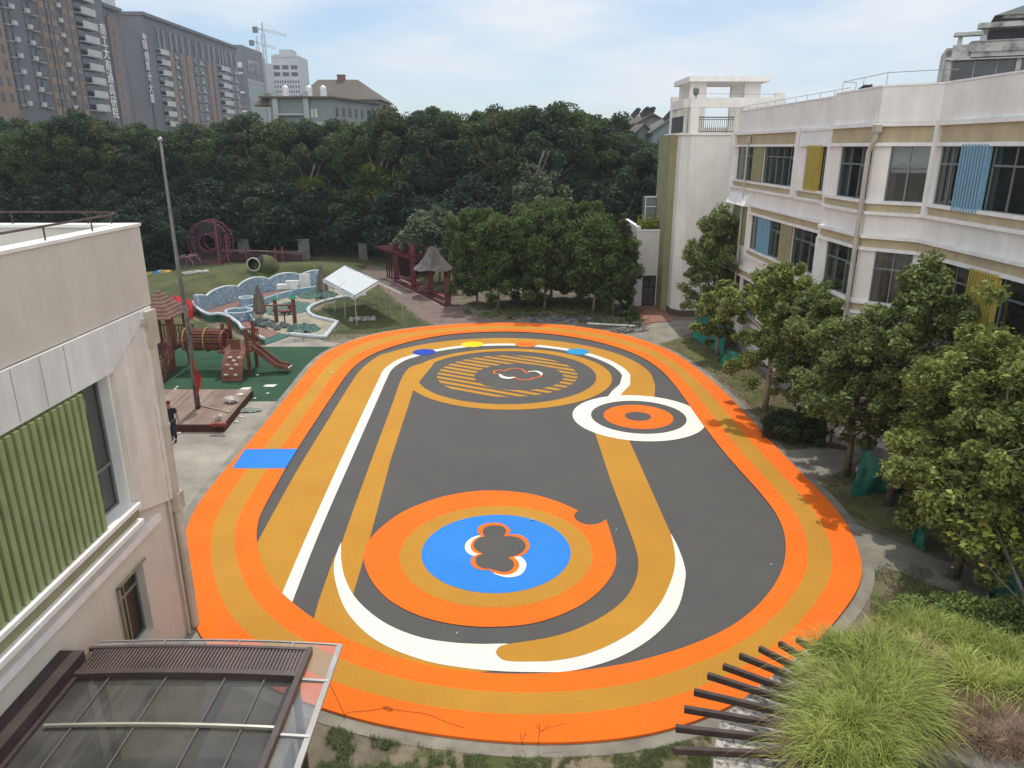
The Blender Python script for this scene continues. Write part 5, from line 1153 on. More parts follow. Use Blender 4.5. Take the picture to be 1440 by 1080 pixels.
for i in range(32):
    a = 2 * math.pi * i / 32; c, s_ = math.cos(a), math.sin(a)
    x.tube([Vector((rc.x + rr_ * .4 * c, Y8 - .2, rc.z + rr_ * .4 * s_)), Vector((rc.x + rr_ * c, Y8, rc.z + rr_ * s_)), Vector((rc.x + rr_ * c - .15, Y8 + 1.4, rc.z + rr_ * s_))], .022, 4, False)
for k in range(1, 7): x.tube(vring(rc, rr_ * (.4 + .6 * k / 7), Y8 - .2 + .2 * k / 7), .02, 4, False)
x.build('rope_net', m_rope, ring)
for px, pt in (((310, 470), 295), ((440, 465), 190), ((482, 400), 280)):
    q = bz(*px); q.y = Y8 + (.0 if px[0] != 440 else -1); q = Vector((atY(*B_(*px), q.y).x, q.y, 0)); x = MB(RO_); x.tube([q, Vector((q.x - .02, q.y, atY(*B_(px[0] - (15 if px[0] == 440 else 8), pt), q.y).z))], .10, 8); x.build('pole', m_rp, ring)
cage = thing('climbing_cage', (atY(*B_(255, 500), 69).x, 69, gz(-33, 69)), 'small purple rope climbing cage left of the big ring', 'climbing frame'); KO = cage.location
x = MB(KO); a0, a1 = atY(*B_(215, 500), 69).x, atY(*B_(300, 500), 69).x; z0_ = atY(*B_(215, 500), 69).z; z1_ = atY(*B_(215, 405), 69).z
for yy in (69, 70.6):
    x.tube([(a0, yy, z0_ - .6), (a0, yy, z1_ - .3), (a0 + .4, yy, z1_), (a1 - .5, yy, z1_), (a1 - .1, yy, z1_ - .5), (a1, yy, z0_ - .6)], .045, 6)
    x.tube([(a0, yy, z0_), (a1, yy, z0_)], .035, 5)
for q in (a0, (a0 + a1) / 2, a1 - .3): x.tube([(q, 69, z1_ - .02), (q, 70.6, z1_ - .02)], .04, 5)
x.build('frame', M('pinkish_pipe', (.30, .17, .22), .5), cage)
x = MB(KO)
for i in range(12): q = a0 + (a1 - a0) * i / 11; x.tube([(q, 69.02, z0_), (q, 69.02, z1_ - .1)], .016, 4, False); x.tube([(q, 70.5, z0_), (q, 70.5, z1_ - .1)], .016, 4, False)
for i in range(9): q = z0_ + (z1_ - z0_) * i / 8; x.tube([(a0, 69.03, q), (a1, 69.03, q)], .016, 4, False)
x.build('rope_net', m_rope, cage)
brg = thing('net_bridge', (-26, 76.5, 0), 'long low rope net bridge between short posts before the forest', 'net bridge'); BO = brg.location
Y9 = 77.0; xa, xb = atY(*B_(420, 400), Y9).x, atY(*B_(890, 400), Y9).x; zt_, zb_ = atY(*B_(700, 373), Y9).z, atY(*B_(700, 425), Y9).z
x = MB(BO); x.tube([(xa, Y9, zt_), ((xa + xb) / 2, Y9, zt_ + .02), (xb, Y9, zt_ - .25)], .045, 6); x.tube([(xa, Y9 + 1.2, zt_), (xb, Y9 + 1.2, zt_ - .2)], .04, 6); x.build('top_rope', M('pale_rope', (.3, .2, .16), .8), brg)
x = MB(BO)
for i in range(70): q = xa + (xb - xa) * i / 69; x.tube([(q, Y9 + .01, zb_ - .4), (q + .12, Y9 + .01, zt_ - .1)], .02, 4, False)
for i in range(7): q = zb_ - .4 + (zt_ - zb_ + .3) * i / 7; x.tube([(xa, Y9 + .03, q), (xb, Y9 + .03, q)], .02, 4, False)
x.build('rope_net', m_rope, brg)
x = MB(BO); x.box(xa, xb, Y9 + .3, Y9 + .5, 0, zt_ - .35); x.build('red_backing', M('brick_brown', (.10, .045, .035), .9, var=.2), brg)
for px, pt in ((592, 355), (755, 352), (795, 345)):
    q = atY(*B_(px, 445), Y9 - .4); x = MB(BO); x.tube([(q.x, Y9 - .4, 0), (q.x, Y9 - .4, atY(*B_(px, pt), Y9 - .4).z)], .10, 8); x.build('post', m_rp, brg)
for a, b, p0, p1, lab in ((540, 595, 308, 372, 'grey square panel standing behind the net bridge, left one'), (882, 935, 310, 410, 'grey panel standing at the right end of the net bridge'), (1218, 1262, 335, 388, 'grey panel by the trees left of the red pergola')):
    Yp = 79; c = atY(*B_(a, p1), Yp); e = atY(*B_(b, p0), Yp); x = MB((c.x, Yp, 0)); x.box(c.x, e.x, Yp, Yp + .35, 0, e.z); x.box(c.x - .05, e.x + .05, Yp - .03, Yp + .38, e.z, e.z + .08); o = x.build('stone_panel', M('panel_grey', (.15, .155, .145), .9, var=.15)); tag(o, lab, 'panel', 'grey panels before the forest')
# mound tunnel and other bits on the grass
TY = 66.5
for k in range(200):
    TY = 58 + k * .1; c = atY(*B_(628, 447), TY)
    if c.z < gz(c.x, TY) + .55: break
tn = thing('tunnel_mouth', (c.x, TY, gz(c.x, TY)), 'round white rimmed tunnel mouth opening in the grassy mound', 'tunnel'); 
x = MB(tn.location); P = [Vector((c.x + .55 * math.cos(a), TY - .1, c.z + .55 * math.sin(a))) for a in [2 * math.pi * i / 28 for i in range(29)]]; x.tube(P, .07, 6); x.build('rim', M('tunnel_rim', (.40, .39, .36), .8), tn, True)
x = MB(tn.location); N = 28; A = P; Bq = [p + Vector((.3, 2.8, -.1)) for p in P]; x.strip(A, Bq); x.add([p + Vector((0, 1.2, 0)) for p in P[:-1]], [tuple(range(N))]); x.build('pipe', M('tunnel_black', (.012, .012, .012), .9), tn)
x = MB(tn.location); x.blob((c.x + .2, TY + 1.7, c.z - .75), (1.5, 1.65, 1.28), 4, .15, 22, 12); x.build('earth_cover', m_grass, tn, True)
c2_ = atY(*B_(155, 570), 62); x = MB((c2_.x, 62, c2_.z)); x.tube([Vector((c2_.x - .35, 61.8, c2_.z - .05)), Vector((c2_.x + .5, 62.4, c2_.z + .15))], .38, 16); o = x.build('concrete_pipe', M('pipe_concrete', (.26, .22, .20), .9)); tag(o, 'short concrete pipe lying on the grass left of the mound', 'pipe')
x = MB(o.location); x.tube([Vector((c2_.x + .5, 62.4, c2_.z + .15)), Vector((c2_.x + .95, 62.7, c2_.z + .25))], .36, 16); x.build('white_end', M('white_paint', (.7, .7, .7), .6), o)
Yt = 68; ts = thing('tube_slide', (atY(*B_(70, 515), Yt).x, Yt, 0), 'yellow and blue plastic tube slide half hidden behind the cream wall', 'tube slide')
cols_ = [(-20, 535, 'yellow'), (75, 515, 'yellow'), (122, 505, 'blue')]
pp_ = [atY(*B_(x_, y_), Yt) for x_, y_ in ((-20, 530), (70, 515), (118, 506), (165, 497))]
for i, (mn, cc_) in enumerate((('slide_yellow', (.42, .25, .02)), ('slide_blue', (.03, .16, .36)), ('slide_yellow', (.42, .25, .02)))):
    x = MB(ts.location); x.tube([pp_[i], pp_[i + 1]], .5 if i < 2 else .5, 16, rs=[.5, .5] if i < 2 else [.48, .3]); x.build('tube_section', M(mn, cc_, .4), ts, True)
for px_, lab in (((330, 520), 'pale stones in the grass above the mosaic wall'),):
    for k in range(5):
        q = atY(*B_(255 + k * 26, 522 - (k % 3)), 63); x = MB((q.x, 63, gz(q.x, 63))); x.blob((q.x, 63, gz(q.x, 63) + .08), (.4, .25, .15), k, .4, 8, 5); o = x.build('pale_stone', M('pale_stone', (.42, .42, .38), .9)); tag(o, 'flat pale stone in the row on the grass above the mosaic wall', 'stone', 'pale stones on the grass')
# red awning thing behind the wooden tower
q0 = at(242, 424, .9); rt = thing('fabric_canopy', (q0.x, q0.y, 0), 'bright red fabric shade pair behind the wooden play tower', 'shade')
for a, b in (((238, 414), (256, 426)), ((256, 420), (271, 431))):
    P = [at(a[0], a[1] + 8, .9), at(b[0], a[1] + 5, .9), at(b[0] - 2, b[1] + 4, .7), at(a[0] + 3, b[1] + 2, .7)]; cn = sum(P, Vector()) / 4 + Vector((0, 0, .55)); x = MB(rt.location); x.add(P + [cn], [(0, 1, 4), (1, 2, 4), (2, 3, 4), (3, 0, 4)]); x.add([P[0], P[1], P[2], P[3], *[Vector((p.x, p.y, gz(p.x, p.y))) for p in P]], [(0, 1, 5, 4), (1, 2, 6, 5), (2, 3, 7, 6), (3, 0, 4, 7)]); x.build('red_cloth', M('red_cloth', (.50, .025, .03), .8), rt)
# ---- wooden play castle
ps = thing('wooden_playset', (-16, 37.5, 0), 'red brown wooden playset with roofed tower, barrel tunnel, climbing ramp and slide', 'playset'); QO = ps.location; qm = lambda: MB(QO)
Yp = 37.6
def wx(px, Y): return atY(*C_(px, 500), Y).x
# right platform: posts, deck, rails
hx0, hx1 = wx(440, 38.0), wx(612, 38.0); hy0, hy1 = 37.0, 38.6; dz_ = 1.35
pk = 0
for (px, Y, top) in ((438, 38.4, 2.5), (478, 38.9, 2.75), (560, 37.0, 2.55), (604, 38.7, 2.6)):
    X = atY(*C_(px, 420), Y).x; x = qm(); x.bar((X, Y, 0), (X, Y, top), .15); x.build('post', m_wd, ps)
X0, X1_ = atY(*C_(438, 420), 38).x, atY(*C_(604, 420), 38).x
x = qm(); x.box(X0, X1_, 37.0, 38.9, dz_ - .12, dz_); x.build('platform', m_wd, ps)
def rail(a, b, z0, z1, n, name='balustrade'):
    a, b = Vector(a), Vector(b); m = qm(); m.bar(a + Vector((0, 0, z1)), b + Vector((0, 0, z1)), .07); m.bar(a + Vector((0, 0, z0)), b + Vector((0, 0, z0)), .06)
    for i in range(n): q = a.lerp(b, (i + .5) / n); m.bar(q + Vector((0, 0, z0)), q + Vector((0, 0, z1)), .05)
    return m.build(name, m_wd, ps)
rail((X0 + .75, 38.9, 0), (X1_, 38.8, 0), dz_ + .1, dz_ + .75, 9); rail((X0 + .7, 37.0, 0), (X1_ - .4, 37.0, 0), dz_ + .12, dz_ + .6, 7)
x = qm(); q = Vector((X0 + .1, 37.6, dz_ + .42)); P = [q + Vector((.05, .5 * math.cos(a), .5 * math.sin(a))) for a in [2 * math.pi * i / 20 for i in range(21)]]; x.tube(P, .07, 6); x.build('round_doorway', M('doorway_red', (.22, .05, .04), .5), ps, True)
# curved climbing ramp
xa_, xb_ = wx(435, 36.6), wx(548, 36.6); prof = [(37.0, dz_), (36.75, dz_ - .05), (36.45, dz_ - .3), (36.2, .75), (36.05, .35), (36.0, 0.02)]
x = qm(); x.strip([Vector((xa_, y, z)) for y, z in prof], [Vector((xb_, y, z)) for y, z in prof]); x.strip([Vector((xb_, y, z)) for y, z in prof], [Vector((xb_, y + .12, z)) for y, z in prof]); x.strip([Vector((xa_, y, z)) for y, z in prof], [Vector((xa_, y + .12, z)) for y, z in prof]); x.build('climbing_ramp', M('ramp_boards', (.22, .085, .06), .75, c2=(.14, .055, .04), scale=2.5, stretch=(.3, 1, 4)), ps)
for (px, py) in ((477, 550), (525, 551), (497, 567), (463, 590), (511, 590), (483, 612), (455, 645), (507, 645)):
    Yg = 36.45 if py < 560 else (36.3 if py < 600 else (36.15 if py < 620 else 36.03)); q = atY(*C_(px, py), Yg - .06); x = qm(); x.blob(q, (.12, .06, .06), px, .3, 7, 5); x.build('hold', M('cream_hold', (.62, .58, .48), .6), ps)
# slide
x = qm(); s0, s1, s2 = Vector((X1_ - .1, 37.9, dz_)), Vector((atY(*C_(740, 622), 37.7).x, 37.7, .32)), Vector((atY(*C_(800, 625), 37.6).x, 37.6, .22))
for a, b in ((s0, s1), (s1, s2)):
    for k in (-.28, .28): x.bar(a + Vector((0, k, .1)), b + Vector((0, k, .1)), .05, .26)
    x.bar(a, b, .55, .05)
x.bar(s2 + Vector((-.1, 0, 0)), s2 + Vector((-.1, 0, -.2)), .08); sl_ = x.build('slide', m_wd2, ps)
x = qm(); x.bar(s2 + Vector((0, -.28, .1)), s2 + Vector((.06, .28, .1)), .06); x.build('slide_lip', M('cream_hold', (.62, .58, .48)), ps)
# barrel tunnel
ty = 38.3; bx0, bx1 = wx(235, ty), X0 + .05; bc = dz_ + .30
x = qm(); Ns = 22
for i in range(Ns):
    a = 2 * math.pi * i / Ns; x.bar((bx0, ty + .56 * math.cos(a), bc + .56 * math.sin(a)), (bx1, ty + .56 * math.cos(a), bc + .56 * math.sin(a)), .10, .07, up=(0, math.cos(a), math.sin(a)))
x.build('barrel_tunnel', m_wd, ps)
x = qm()
for q in (bx0 + .15, (bx0 + bx1) / 2 + .1): x.tube([Vector((q, ty + .63 * math.cos(a), bc + .63 * math.sin(a))) for a in [2 * math.pi * i / 24 for i in range(25)]], .045, 5)
x.build('tunnel_hoop', M('pale_wood_hoop', (.36, .22, .10), .6), ps)
# left tower with pyramid roof
lx0, lx1 = wx(60, 38.4), wx(205, 38.4); ly0, ly1 = 37.4, 39.4
for a in (lx0, lx1):
    for b in (ly0, ly1): x = qm(); x.bar((a, b, 0), (a, b, 3.1), .17); x.build('post', m_wd, ps)
x = qm(); x.bar((wx(110, 38.8), 38.8, dz_), (wx(110, 38.8), 38.8, 3.1), .16); x.bar((wx(172, 37.5), 37.5, dz_), (wx(172, 37.5), 37.5, 3.1), .26); x.build('post', m_wd, ps)
x = qm(); x.box(lx0 - .1, lx1 + .1, ly0 - .1, ly1 + .1, dz_ - .12, dz_); x.build('platform', m_wd, ps)
rail((lx0, ly1, 0), (lx1 + .5, ly1, 0), dz_ + .1, dz_ + .85, 12); rail((lx0, ly0, 0), (lx1 - .5, ly0, 0), dz_ + .1, dz_ + .8, 9)
x = qm(); ap = Vector(((lx0 + lx1) / 2, (ly0 + ly1) / 2, 4.35)); K = 8
cs = [Vector((lx0 - .25, ly0 - .3, 3.0)), Vector((lx1 + .25, ly0 - .3, 3.0)), Vector((lx1 + .25, ly1 + .3, 3.0)), Vector((lx0 - .25, ly1 + .3, 3.0))]
for k in range(K):
    f0, f1 = k / K, (k + 1) / K; o_ = Vector((0, 0, .05))
    for i in range(4):
        a, b = cs[i], cs[(i + 1) % 4]; A0, B0 = a.lerp(ap, f0), b.lerp(ap, f0); A1, B1 = a.lerp(ap, f1), b.lerp(ap, f1); x.add([A0 + o_, B0 + o_, B1, A1, A0 - o_ * .4, B0 - o_ * .4], [(0, 1, 2, 3), (4, 5, 1, 0)])
x.build('shingle_roof', M('roof_shingle', (.19, .105, .08), .8, c2=(.13, .07, .055), scale=2), ps)
# steps with rails
x = qm(); sx0, sx1 = wx(70, 36.9), wx(150, 36.9)
for k in range(6): x.box(sx0, sx1, 37.3 - .27 * (k + 1), 37.3 - .27 * k, dz_ - .22 * (k + 1), dz_ - .22 * (k + 1) + .06)
x.build('steps', m_wd2, ps)
x = qm()
for X in (sx0, sx1):
    x.bar((X, 37.3, dz_ - .1), (X, 35.7, .05), .06, .2)
    for dz in (.45, .65, .85): x.bar((X, 37.3, dz_ + dz - .1), (X, 35.7, dz - .05), .045)
    for k in range(4): x.bar((X, 37.3 - .5 * k, dz_ - .42 * k - .1), (X, 37.3 - .5 * k, dz_ - .42 * k + .8), .05)
x.build('stair_rail', m_wd, ps)
# ---- timber stage and flagpole
stage = thing('timber_stage', (-14, 31, 0), 'low square brown decked stage around the flagpole', 'stage'); DO = stage.location
sx, sy0, sy1 = -12.2, 28.95, 33.65; lx = -19.0; SH = .36
fx = -12.55
x = MB(DO); n = 24
for i in range(44):
    a = lx + (sx - lx) * i / 44; b = lx + (sx - lx) * (i + .94) / 44
    x.hexa([(a, sy0, SH - .05), (b, sy0, SH - .05), (b - .35 * 1, sy1, SH - .05), (a - .35, sy1, SH - .05), (a, sy0, SH), (b, sy0, SH), (b - .35, sy1, SH), (a - .35, sy1, SH)])
x.build('deck', m_dk, stage)
x = MB(DO); x.hexa([(lx + .03, sy0 + .03, 0), (sx - .03, sy0 + .03, 0), (sx - .38, sy1 - .03, 0), (lx - .32, sy1 - .03, 0), (lx + .03, sy0 + .03, SH - .052), (sx - .03, sy0 + .03, SH - .052), (sx - .38, sy1 - .03, SH - .052), (lx - .32, sy1 - .03, SH - .052)])
for i in range(60): a = lx + (sx - lx) * i / 60; x.box(a, a + .09, sy0 - .005, sy0 + .029, 0, SH - .03)
for i in range(40):
    t = i / 40; a = Vector((sx, sy0, 0)).lerp(Vector((sx - .35, sy1, 0)), t); x.box(a.x - .029, a.x + .008, a.y, a.y + .09, 0, SH - .03)
x.build('skirt', m_dks, stage)
fpx = at(278.5, 574, SH); pole = thing('flagpole', (fpx.x, fpx.y, SH), 'tall bent steel flagpole, dark below and pale grey above, on the timber stage', 'flagpole'); FO = pole.location
zt = atY(225, 197, fpx.y)
def fpnt(px, py): return atY(px, py, fpx.y)
x = MB(FO); x.tube([fpx, fpnt(272.5, 530), fpnt(266, 470), fpnt(258, 420)], .09, 12, rs=[.12, .11, .10, .085]); x.build('lower_pole', M('pole_dark', (.035, .033, .032), .6, c2=(.12, .11, .10), scale=5, thr=(.5, .62)), pole, True)
x = MB(FO); x.tube([fpnt(258, 420), fpnt(249.5, 370), fpnt(240.5, 305), fpnt(232, 245), fpnt(226, 200)], .085, 12, rs=[.085, .078, .068, .058, .048]); x.build('upper_pole', M('pole_grey', (.20, .21, .20), .6, metal=.2, var=.15), pole, True)
x = MB(FO); x.blob(fpnt(225.3, 196), .10, 1, .02, 12, 8); x.build('finial', M('finial_ball', (.40, .40, .38), .35, metal=.5), pole, True)
# hanging red flag
A = []; Bq = []
for i in range(15):
    t = i / 14; y_ = 505 + 50 * t; a = fpnt(271 + 7 * t, y_); wdt = (.05 + .26 * math.sin(math.pi * min(1, t * .75 + .1)) ** 1.5) * (1 if t < .9 else .5)
    A.append(a + Vector((.02, -.12, 0))); Bq.append(a + Vector((wdt, -.2 - .12 * math.sin(t * 9), 0)))
x = MB(FO); mid = [a.lerp(b, .5) + Vector((0, .14, 0)) for a, b in zip(A, Bq)]; x.strip(A, mid); x.strip(mid, Bq); x.strip(Bq, [b + Vector((-.12, .2, -.05)) for b in Bq]); fl = x.build('red_flag', M('flag_red', (.42, .055, .05), .8, c2=(.26, .03, .03), scale=4), None); fl.location = FO; 
for v in fl.data.vertices: pass
tag(fl, 'limp faded red flag hanging low on the flagpole', 'flag')
# things on the stage
def crumple(name, c, r, lab, cat, mat, seed, n=14):
    x = MB((c.x, c.y, c.z)); rr = random.Random(seed)
    for i in range(n):
        a = rr.uniform(0, 6.28); d = r * rr.uniform(0, .75); x.blob((c.x + d * math.cos(a), c.y + d * math.sin(a), c.z + .08 + rr.uniform(0, .12)), (r * .45, r * .3, .10), rr.random() * 99, .7, 8, 5)
    return tag(x.build(name, mat), lab, cat)
m_bagw = M('white_bag', (.62, .60, .55), .8, c2=(.38, .36, .33), scale=5)
crumple('plastic_bundle', at(324, 566, SH), .36, 'crumpled white plastic bundle on the far right of the timber stage', 'bundle', m_bagw, 4)
crumple('plastic_bag', at(308, 591, SH), .2, 'small white bag near the front corner of the timber stage', 'bag', m_bagw, 9, 7)
a, b = at(283, 570, SH + .04), at(319.5, 579, SH + .04); x = MB(a); x.tube([a, b], .028, 8); x.bar(b, b + Vector((.12, -.02, 0)), .12, .05); o = x.build('broom', M('broom_handle', (.42, .36, .29), .6)); tag(o, 'pale long handled broom lying on the timber stage', 'broom')
x = MB(at(310, 600, SH)); c = at(309.5, 598, SH); x.box(c.x - .35, c.x + .3, c.y - .16, c.y + .02, SH, SH + .12); o = x.build('red_brick_block', M('red_block', (.24, .05, .045), .8)); tag(o, 'dark red block beside the white bag on the stage corner', 'block')
heap('net_heap', at(349, 578), .65, .35, .14, M('debris_green', (.22, .24, .20), .9), 'flattened grey green debris on the concrete right of the stage', 'debris', 21, n=14)
def scrap(px, py, s_, lab, z=.012, mat=None, g=None):
    c = at(px, py, z); x = MB(c); x.add([c + Vector((-s_, -s_ * .4, .01)), c + Vector((s_ * .8, -s_ * .6, .03)), c + Vector((s_, s_ * .5, .05)), c + Vector((-s_ * .7, s_ * .6, .02)), c + Vector((0, 0, .09))], [(0, 1, 4), (1, 2, 4), (2, 3, 4), (3, 0, 4)])
    return tag(x.build('litter_scrap', mat or M('paper_white', (.72, .72, .68), .8)), lab, 'litter', g)
scrap(380, 543, .32, 'larger white paper scrap on the green turf'); scrap(345, 547, .28, 'white scrap on green turf left of the larger paper'); scrap(337, 555.5, .18, 'white scrap at the far edge of the timber stage', SH + .01)
for px, py in ((376, 554), (373, 543), (358, 561), (249, 545), (240, 552), (244, 560), (246, 548), (362, 528)): scrap(px, py, .09, 'tiny white scrap scattered on the green turf', g='tiny scraps on the turf')
for px, py in ((338, 587), (332, 594), (251, 610), (345, 575)): scrap(px, py, .11, 'tiny white scrap on the concrete around the stage', g='tiny scraps on the concrete')
scrap(415, 467, .28, 'white scrap on the grass before the tent'); scrap(748, 731, .06, 'small cream scrap at the rim of the blue disc', .06); scrap(642, 892, .03, 'tiny white fleck on the grey court below the orange disc', .03); scrap(867, 746, .025, 'tiny white fleck between orange disc and ochre arm', .03); scrap(1084, 795, .035, 'tiny white fleck on the right of the grey court', .03); scrap(465, 525, .08, 'faint pale scrap on the far left lane', .07)
scrap(1085, 590, .10, 'small white scrap on the soil near the round hedge'); scrap(1156, 668, .12, 'white scrap at the corner of the side path')
# white pipe and rubble at far end
a, b = at(826, 455, .1), at(893, 458.5, .1); x = MB(a); x.tube([a, b], .075, 10); o = x.build('plastic_pipe', M('pvc_white', (.60, .60, .56), .5)); tag(o, 'long white plastic pipe lying on soil at the far end of the court', 'pipe')
x = MB(at(895, 463))
for i in range(60):
    a_ = rs.uniform(0, 1); c = at(858 + 52 * a_, 468 - 5 * a_ + rs.uniform(-3, 3)); x.blob((c.x, c.y, .05), (rs.uniform(.06, .22), rs.uniform(.06, .2), rs.uniform(.05, .16)), rs.random() * 99, .5, 6, 4)
tag(x.build('rubble_heap', M('dim_rubble', (.20, .19, .17), .9, island=.4)), 'scattered grey rubble on soil beside the white pipe', 'rubble', kind='stuff')
x = MB(at(740, 450))
for i in range(70):
    c = at(rs.uniform(730, 840), rs.uniform(446, 455)); x.blob((c.x, c.y, .04), (rs.uniform(.06, .25), rs.uniform(.06, .2), rs.uniform(.04, .12)), rs.random() * 99, .5, 6, 4)
tag(x.build('soil_litter', M('bluish_debris', (.13, .14, .17), .9, island=.5)), 'low strip of dark debris on soil at the far court edge', 'debris', kind='stuff')
# low wire fence of the lawn, behind the tent
fe_ = thing('wire_fence', at(530, 393), 'low grey rail fence between the lawn and plaza behind the tent', 'fence'); x = MB(fe_.location)
a, b = at(452, 392, 0), at(543, 394, 0)
for z in (.15, .85): x.bar(a + Vector((0, 0, z)), b + Vector((0, 0, z)), .04)
for i in range(60): q = a.lerp(b, i / 59); x.bar(q, q + Vector((0, 0, .9)), .025)
x.build('rail', M('fence_grey', (.22, .23, .22), .6), fe_)
x = MB(at(470, 393)); a, b = at(455, 389), at(543, 391); x.strip([a, b], [a + Vector((0, -1.2, 0)), b + Vector((0, -1.2, 0))]); x.v = [v + Vector((0, 0, .05)) for v in x.v]; tag(x.build('lawn_path', m_conc2), kind='structure')
# ---- green tarpaulins on the right
m_tarp = M('green_tarp', (.012, .20, .13), .55, c2=(.01, .12, .08), scale=1.5)
m_tarp2 = M('dark_green_tarp', (.02, .17, .12), .6, c2=(.01, .09, .07), scale=1.5)
def tarp(px, lab, z0, mat, sag=.1, seed=0, n=16):
    P = [at(x_, y_, z_) for x_, y_, z_ in px]; c = sum(P, Vector()) / 4; m = MB((c.x, c.y, 0)); idx = {}
    for i in range(n + 1):
        for j in range(n + 1):
            u, v = i / n, j / n; p = P[0] * (1 - u) * (1 - v) + P[1] * u * (1 - v) + P[2] * u * v + P[3] * (1 - u) * v
            f = mnoise.noise(Vector((u * 5 + seed, v * 1.5, seed))) + .6 * mnoise.noise(Vector((u * 13 + v * 5, v * 4, seed)))
            p = p + Vector((.16 * f, .16 * f, .13 * f)) ; p.z = max(.03, p.z); idx[i, j] = len(m.v); m.v.append(p - m.org)
    for i in range(n):
        for j in range(n): m.f.append((idx[i, j], idx[i + 1, j], idx[i + 1, j + 1], idx[i, j + 1]))
    return tag(m.build('green_tarpaulin', mat, smooth=True), lab, 'tarpaulin')
tarp([(984, 440, 1.5), (1024, 446, 1.5), (1018, 498, .05), (972, 476, .05)], 'bright green tarpaulin draped against the wall beside the tower foot', 0, m_tarp, seed=1)
tarp([(1016, 488, 1.2), (1040, 498, 1.2), (1026, 527, .05), (1008, 512, .05)], 'narrow green tarpaulin end on grass under the first big tree', 0, m_tarp, seed=5)
tarp([(1213, 632, 1.5), (1285, 675, 1.0), (1268, 692, .05), (1196, 698, .05)], 'dark green tarpaulin bunched over a pile beside the side path', 0, m_tarp2, seed=9)
tarp([(1284, 668, 1.2), (1318, 668, 1.2), (1314, 702, .05), (1288, 702, .05)], 'hanging dark green tarpaulin in the middle of the covered pile', 0, m_tarp2, seed=14)
tarp([(1322, 680, 1.2), (1370, 678, 1.25), (1362, 690, 1.0), (1330, 700, .3)], 'light green tarpaulin spread on the right of the covered pile', 0, M('bright_tarp', (.03, .36, .24), .5), seed=17)
tarp([(1284, 730, .8), (1300, 735, .8), (1300, 775, .05), (1282, 765, .05)], 'small green tarpaulin scrap at the path edge below the pile', 0, m_tarp, seed=21)
tarp([(1398, 790, 1.3), (1440, 785, 1.3), (1445, 850, .1), (1388, 850, .1)], 'dark green tarpaulin behind the shrubs at the right edge', 0, m_tarp2, seed=25)
crumple('sandbag_pile', at(1209, 665, .3), .22, 'small pale sandbags on the left side of the covered pile', 'sandbag', m_bagw, 31, 5)
# side kerb of soil bed
x = MB(at(1180, 615)); a, b = at(1150, 612), at(1215, 655); c = at(1300, 640); x.bar(at(1160, 626, .08), at(1205, 632, .08), .15, .2); x.bar(at(1205, 632, .08), at(1250, 640, .08), .15, .2); tag(x.build('timber_edging', M('edging_brown', (.12, .07, .05), .9)), 'short brown timber edging beside the side path', 'edging')
# ================================================================ round roof with beams, lower right
rc_ = Vector((6.55, 8.55, 0)); RZ = 2.55
pr_ = thing('round_roof', (rc_.x, rc_.y, 0), 'round concrete planted roof with radiating dark timber beams at lower right', 'roof shelter'); ZO = pr_.location
m_rfc = M('roof_concrete', (.20, .18, .15), .9, c2=(.11, .10, .085), scale=3.5, detail=10, bump=.4)
oc = circle(rc_.xy, 2.25, 72); hc_ = at(1325, 1125, RZ); hr_ = (at(1302, 1054, RZ) - hc_).length; ic = circle(hc_.xy, hr_, 72)
x = MB(ZO); x.strip([Vector((*p, RZ)) for p in ic], [Vector((*p, RZ)) for p in oc], None, True); x.strip([Vector((*p, RZ)) for p in oc], [Vector((*p, RZ - .3)) for p in oc], None, True); x.strip([Vector((*p, RZ - .3)) for p in ic], [Vector((*p, RZ)) for p in ic], None, True); x.strip([Vector((*p, RZ - .3)) for p in oc], [Vector((*p, RZ - .3)) for p in ic], None, True); x.build('roof_ring', m_rfc, pr_)
x = MB(ZO); x.cone(rc_.xy, 1.9, 1.9, 0, RZ - .3, 40, False); x.build('curved_wall', m_rfc, pr_)
m_beam = M('dark_timber', (.075, .048, .042), .7, c2=(.04, .027, .024), scale=4, detail=8, bump=.3, bscale=30)
tips = [((948, 1055), (1112, 1062)), ((950, 1024), (1115, 1042)), ((962, 997), (1122, 1024)), ((976, 973), (1125, 1008)), ((995, 950), (1130, 993)), ((1017, 937), (1135, 980)), ((1040, 922), (1138, 962)), ((1068, 912), (1140, 950)), ((1096, 905), (1145, 935)), ((1121, 899), (1152, 920))]
for a, b in tips:
    p, q = at(*a, RZ - .08), at(*b, RZ - .02); q2 = p + (q - p) * 1.25; x = MB(ZO); x.bar(p, q2, .085, .12); x.build('beam', m_beam, pr_, bevel=.008)
x = MB(ZO); 
for (px, py) in ((1100, 1075), (1112, 1048)): p = at(px, py, RZ - .25); x.tube([p, p + Vector((.05, 0, -.35)), p + Vector((.3, .02, -.4))], .02, 6)
x.build('steel_hook', m_rust, pr_)
slab_px = [(1003, 1090), (1004, 1060), (1011, 1019), (1030, 996), (1055, 974), (1080, 956), (1108, 932), (1135, 912), (1175, 905), (1200, 960), (1180, 1090)]
x = MB(ZO); x.prism([p for p in gp(slab_px, 2.2)], 1.98, 2.2); x.build('eave_slab', M('pebble_concrete', (.50, .47, .42), .9, c2=(.16, .145, .13), scale=13, detail=12, bump=.8, bscale=40, thr=(.40, .56)), pr_)
x = MB(at(700, 1035))
for a in ((735, 1048), (757, 1050), (760, 1030)): pass
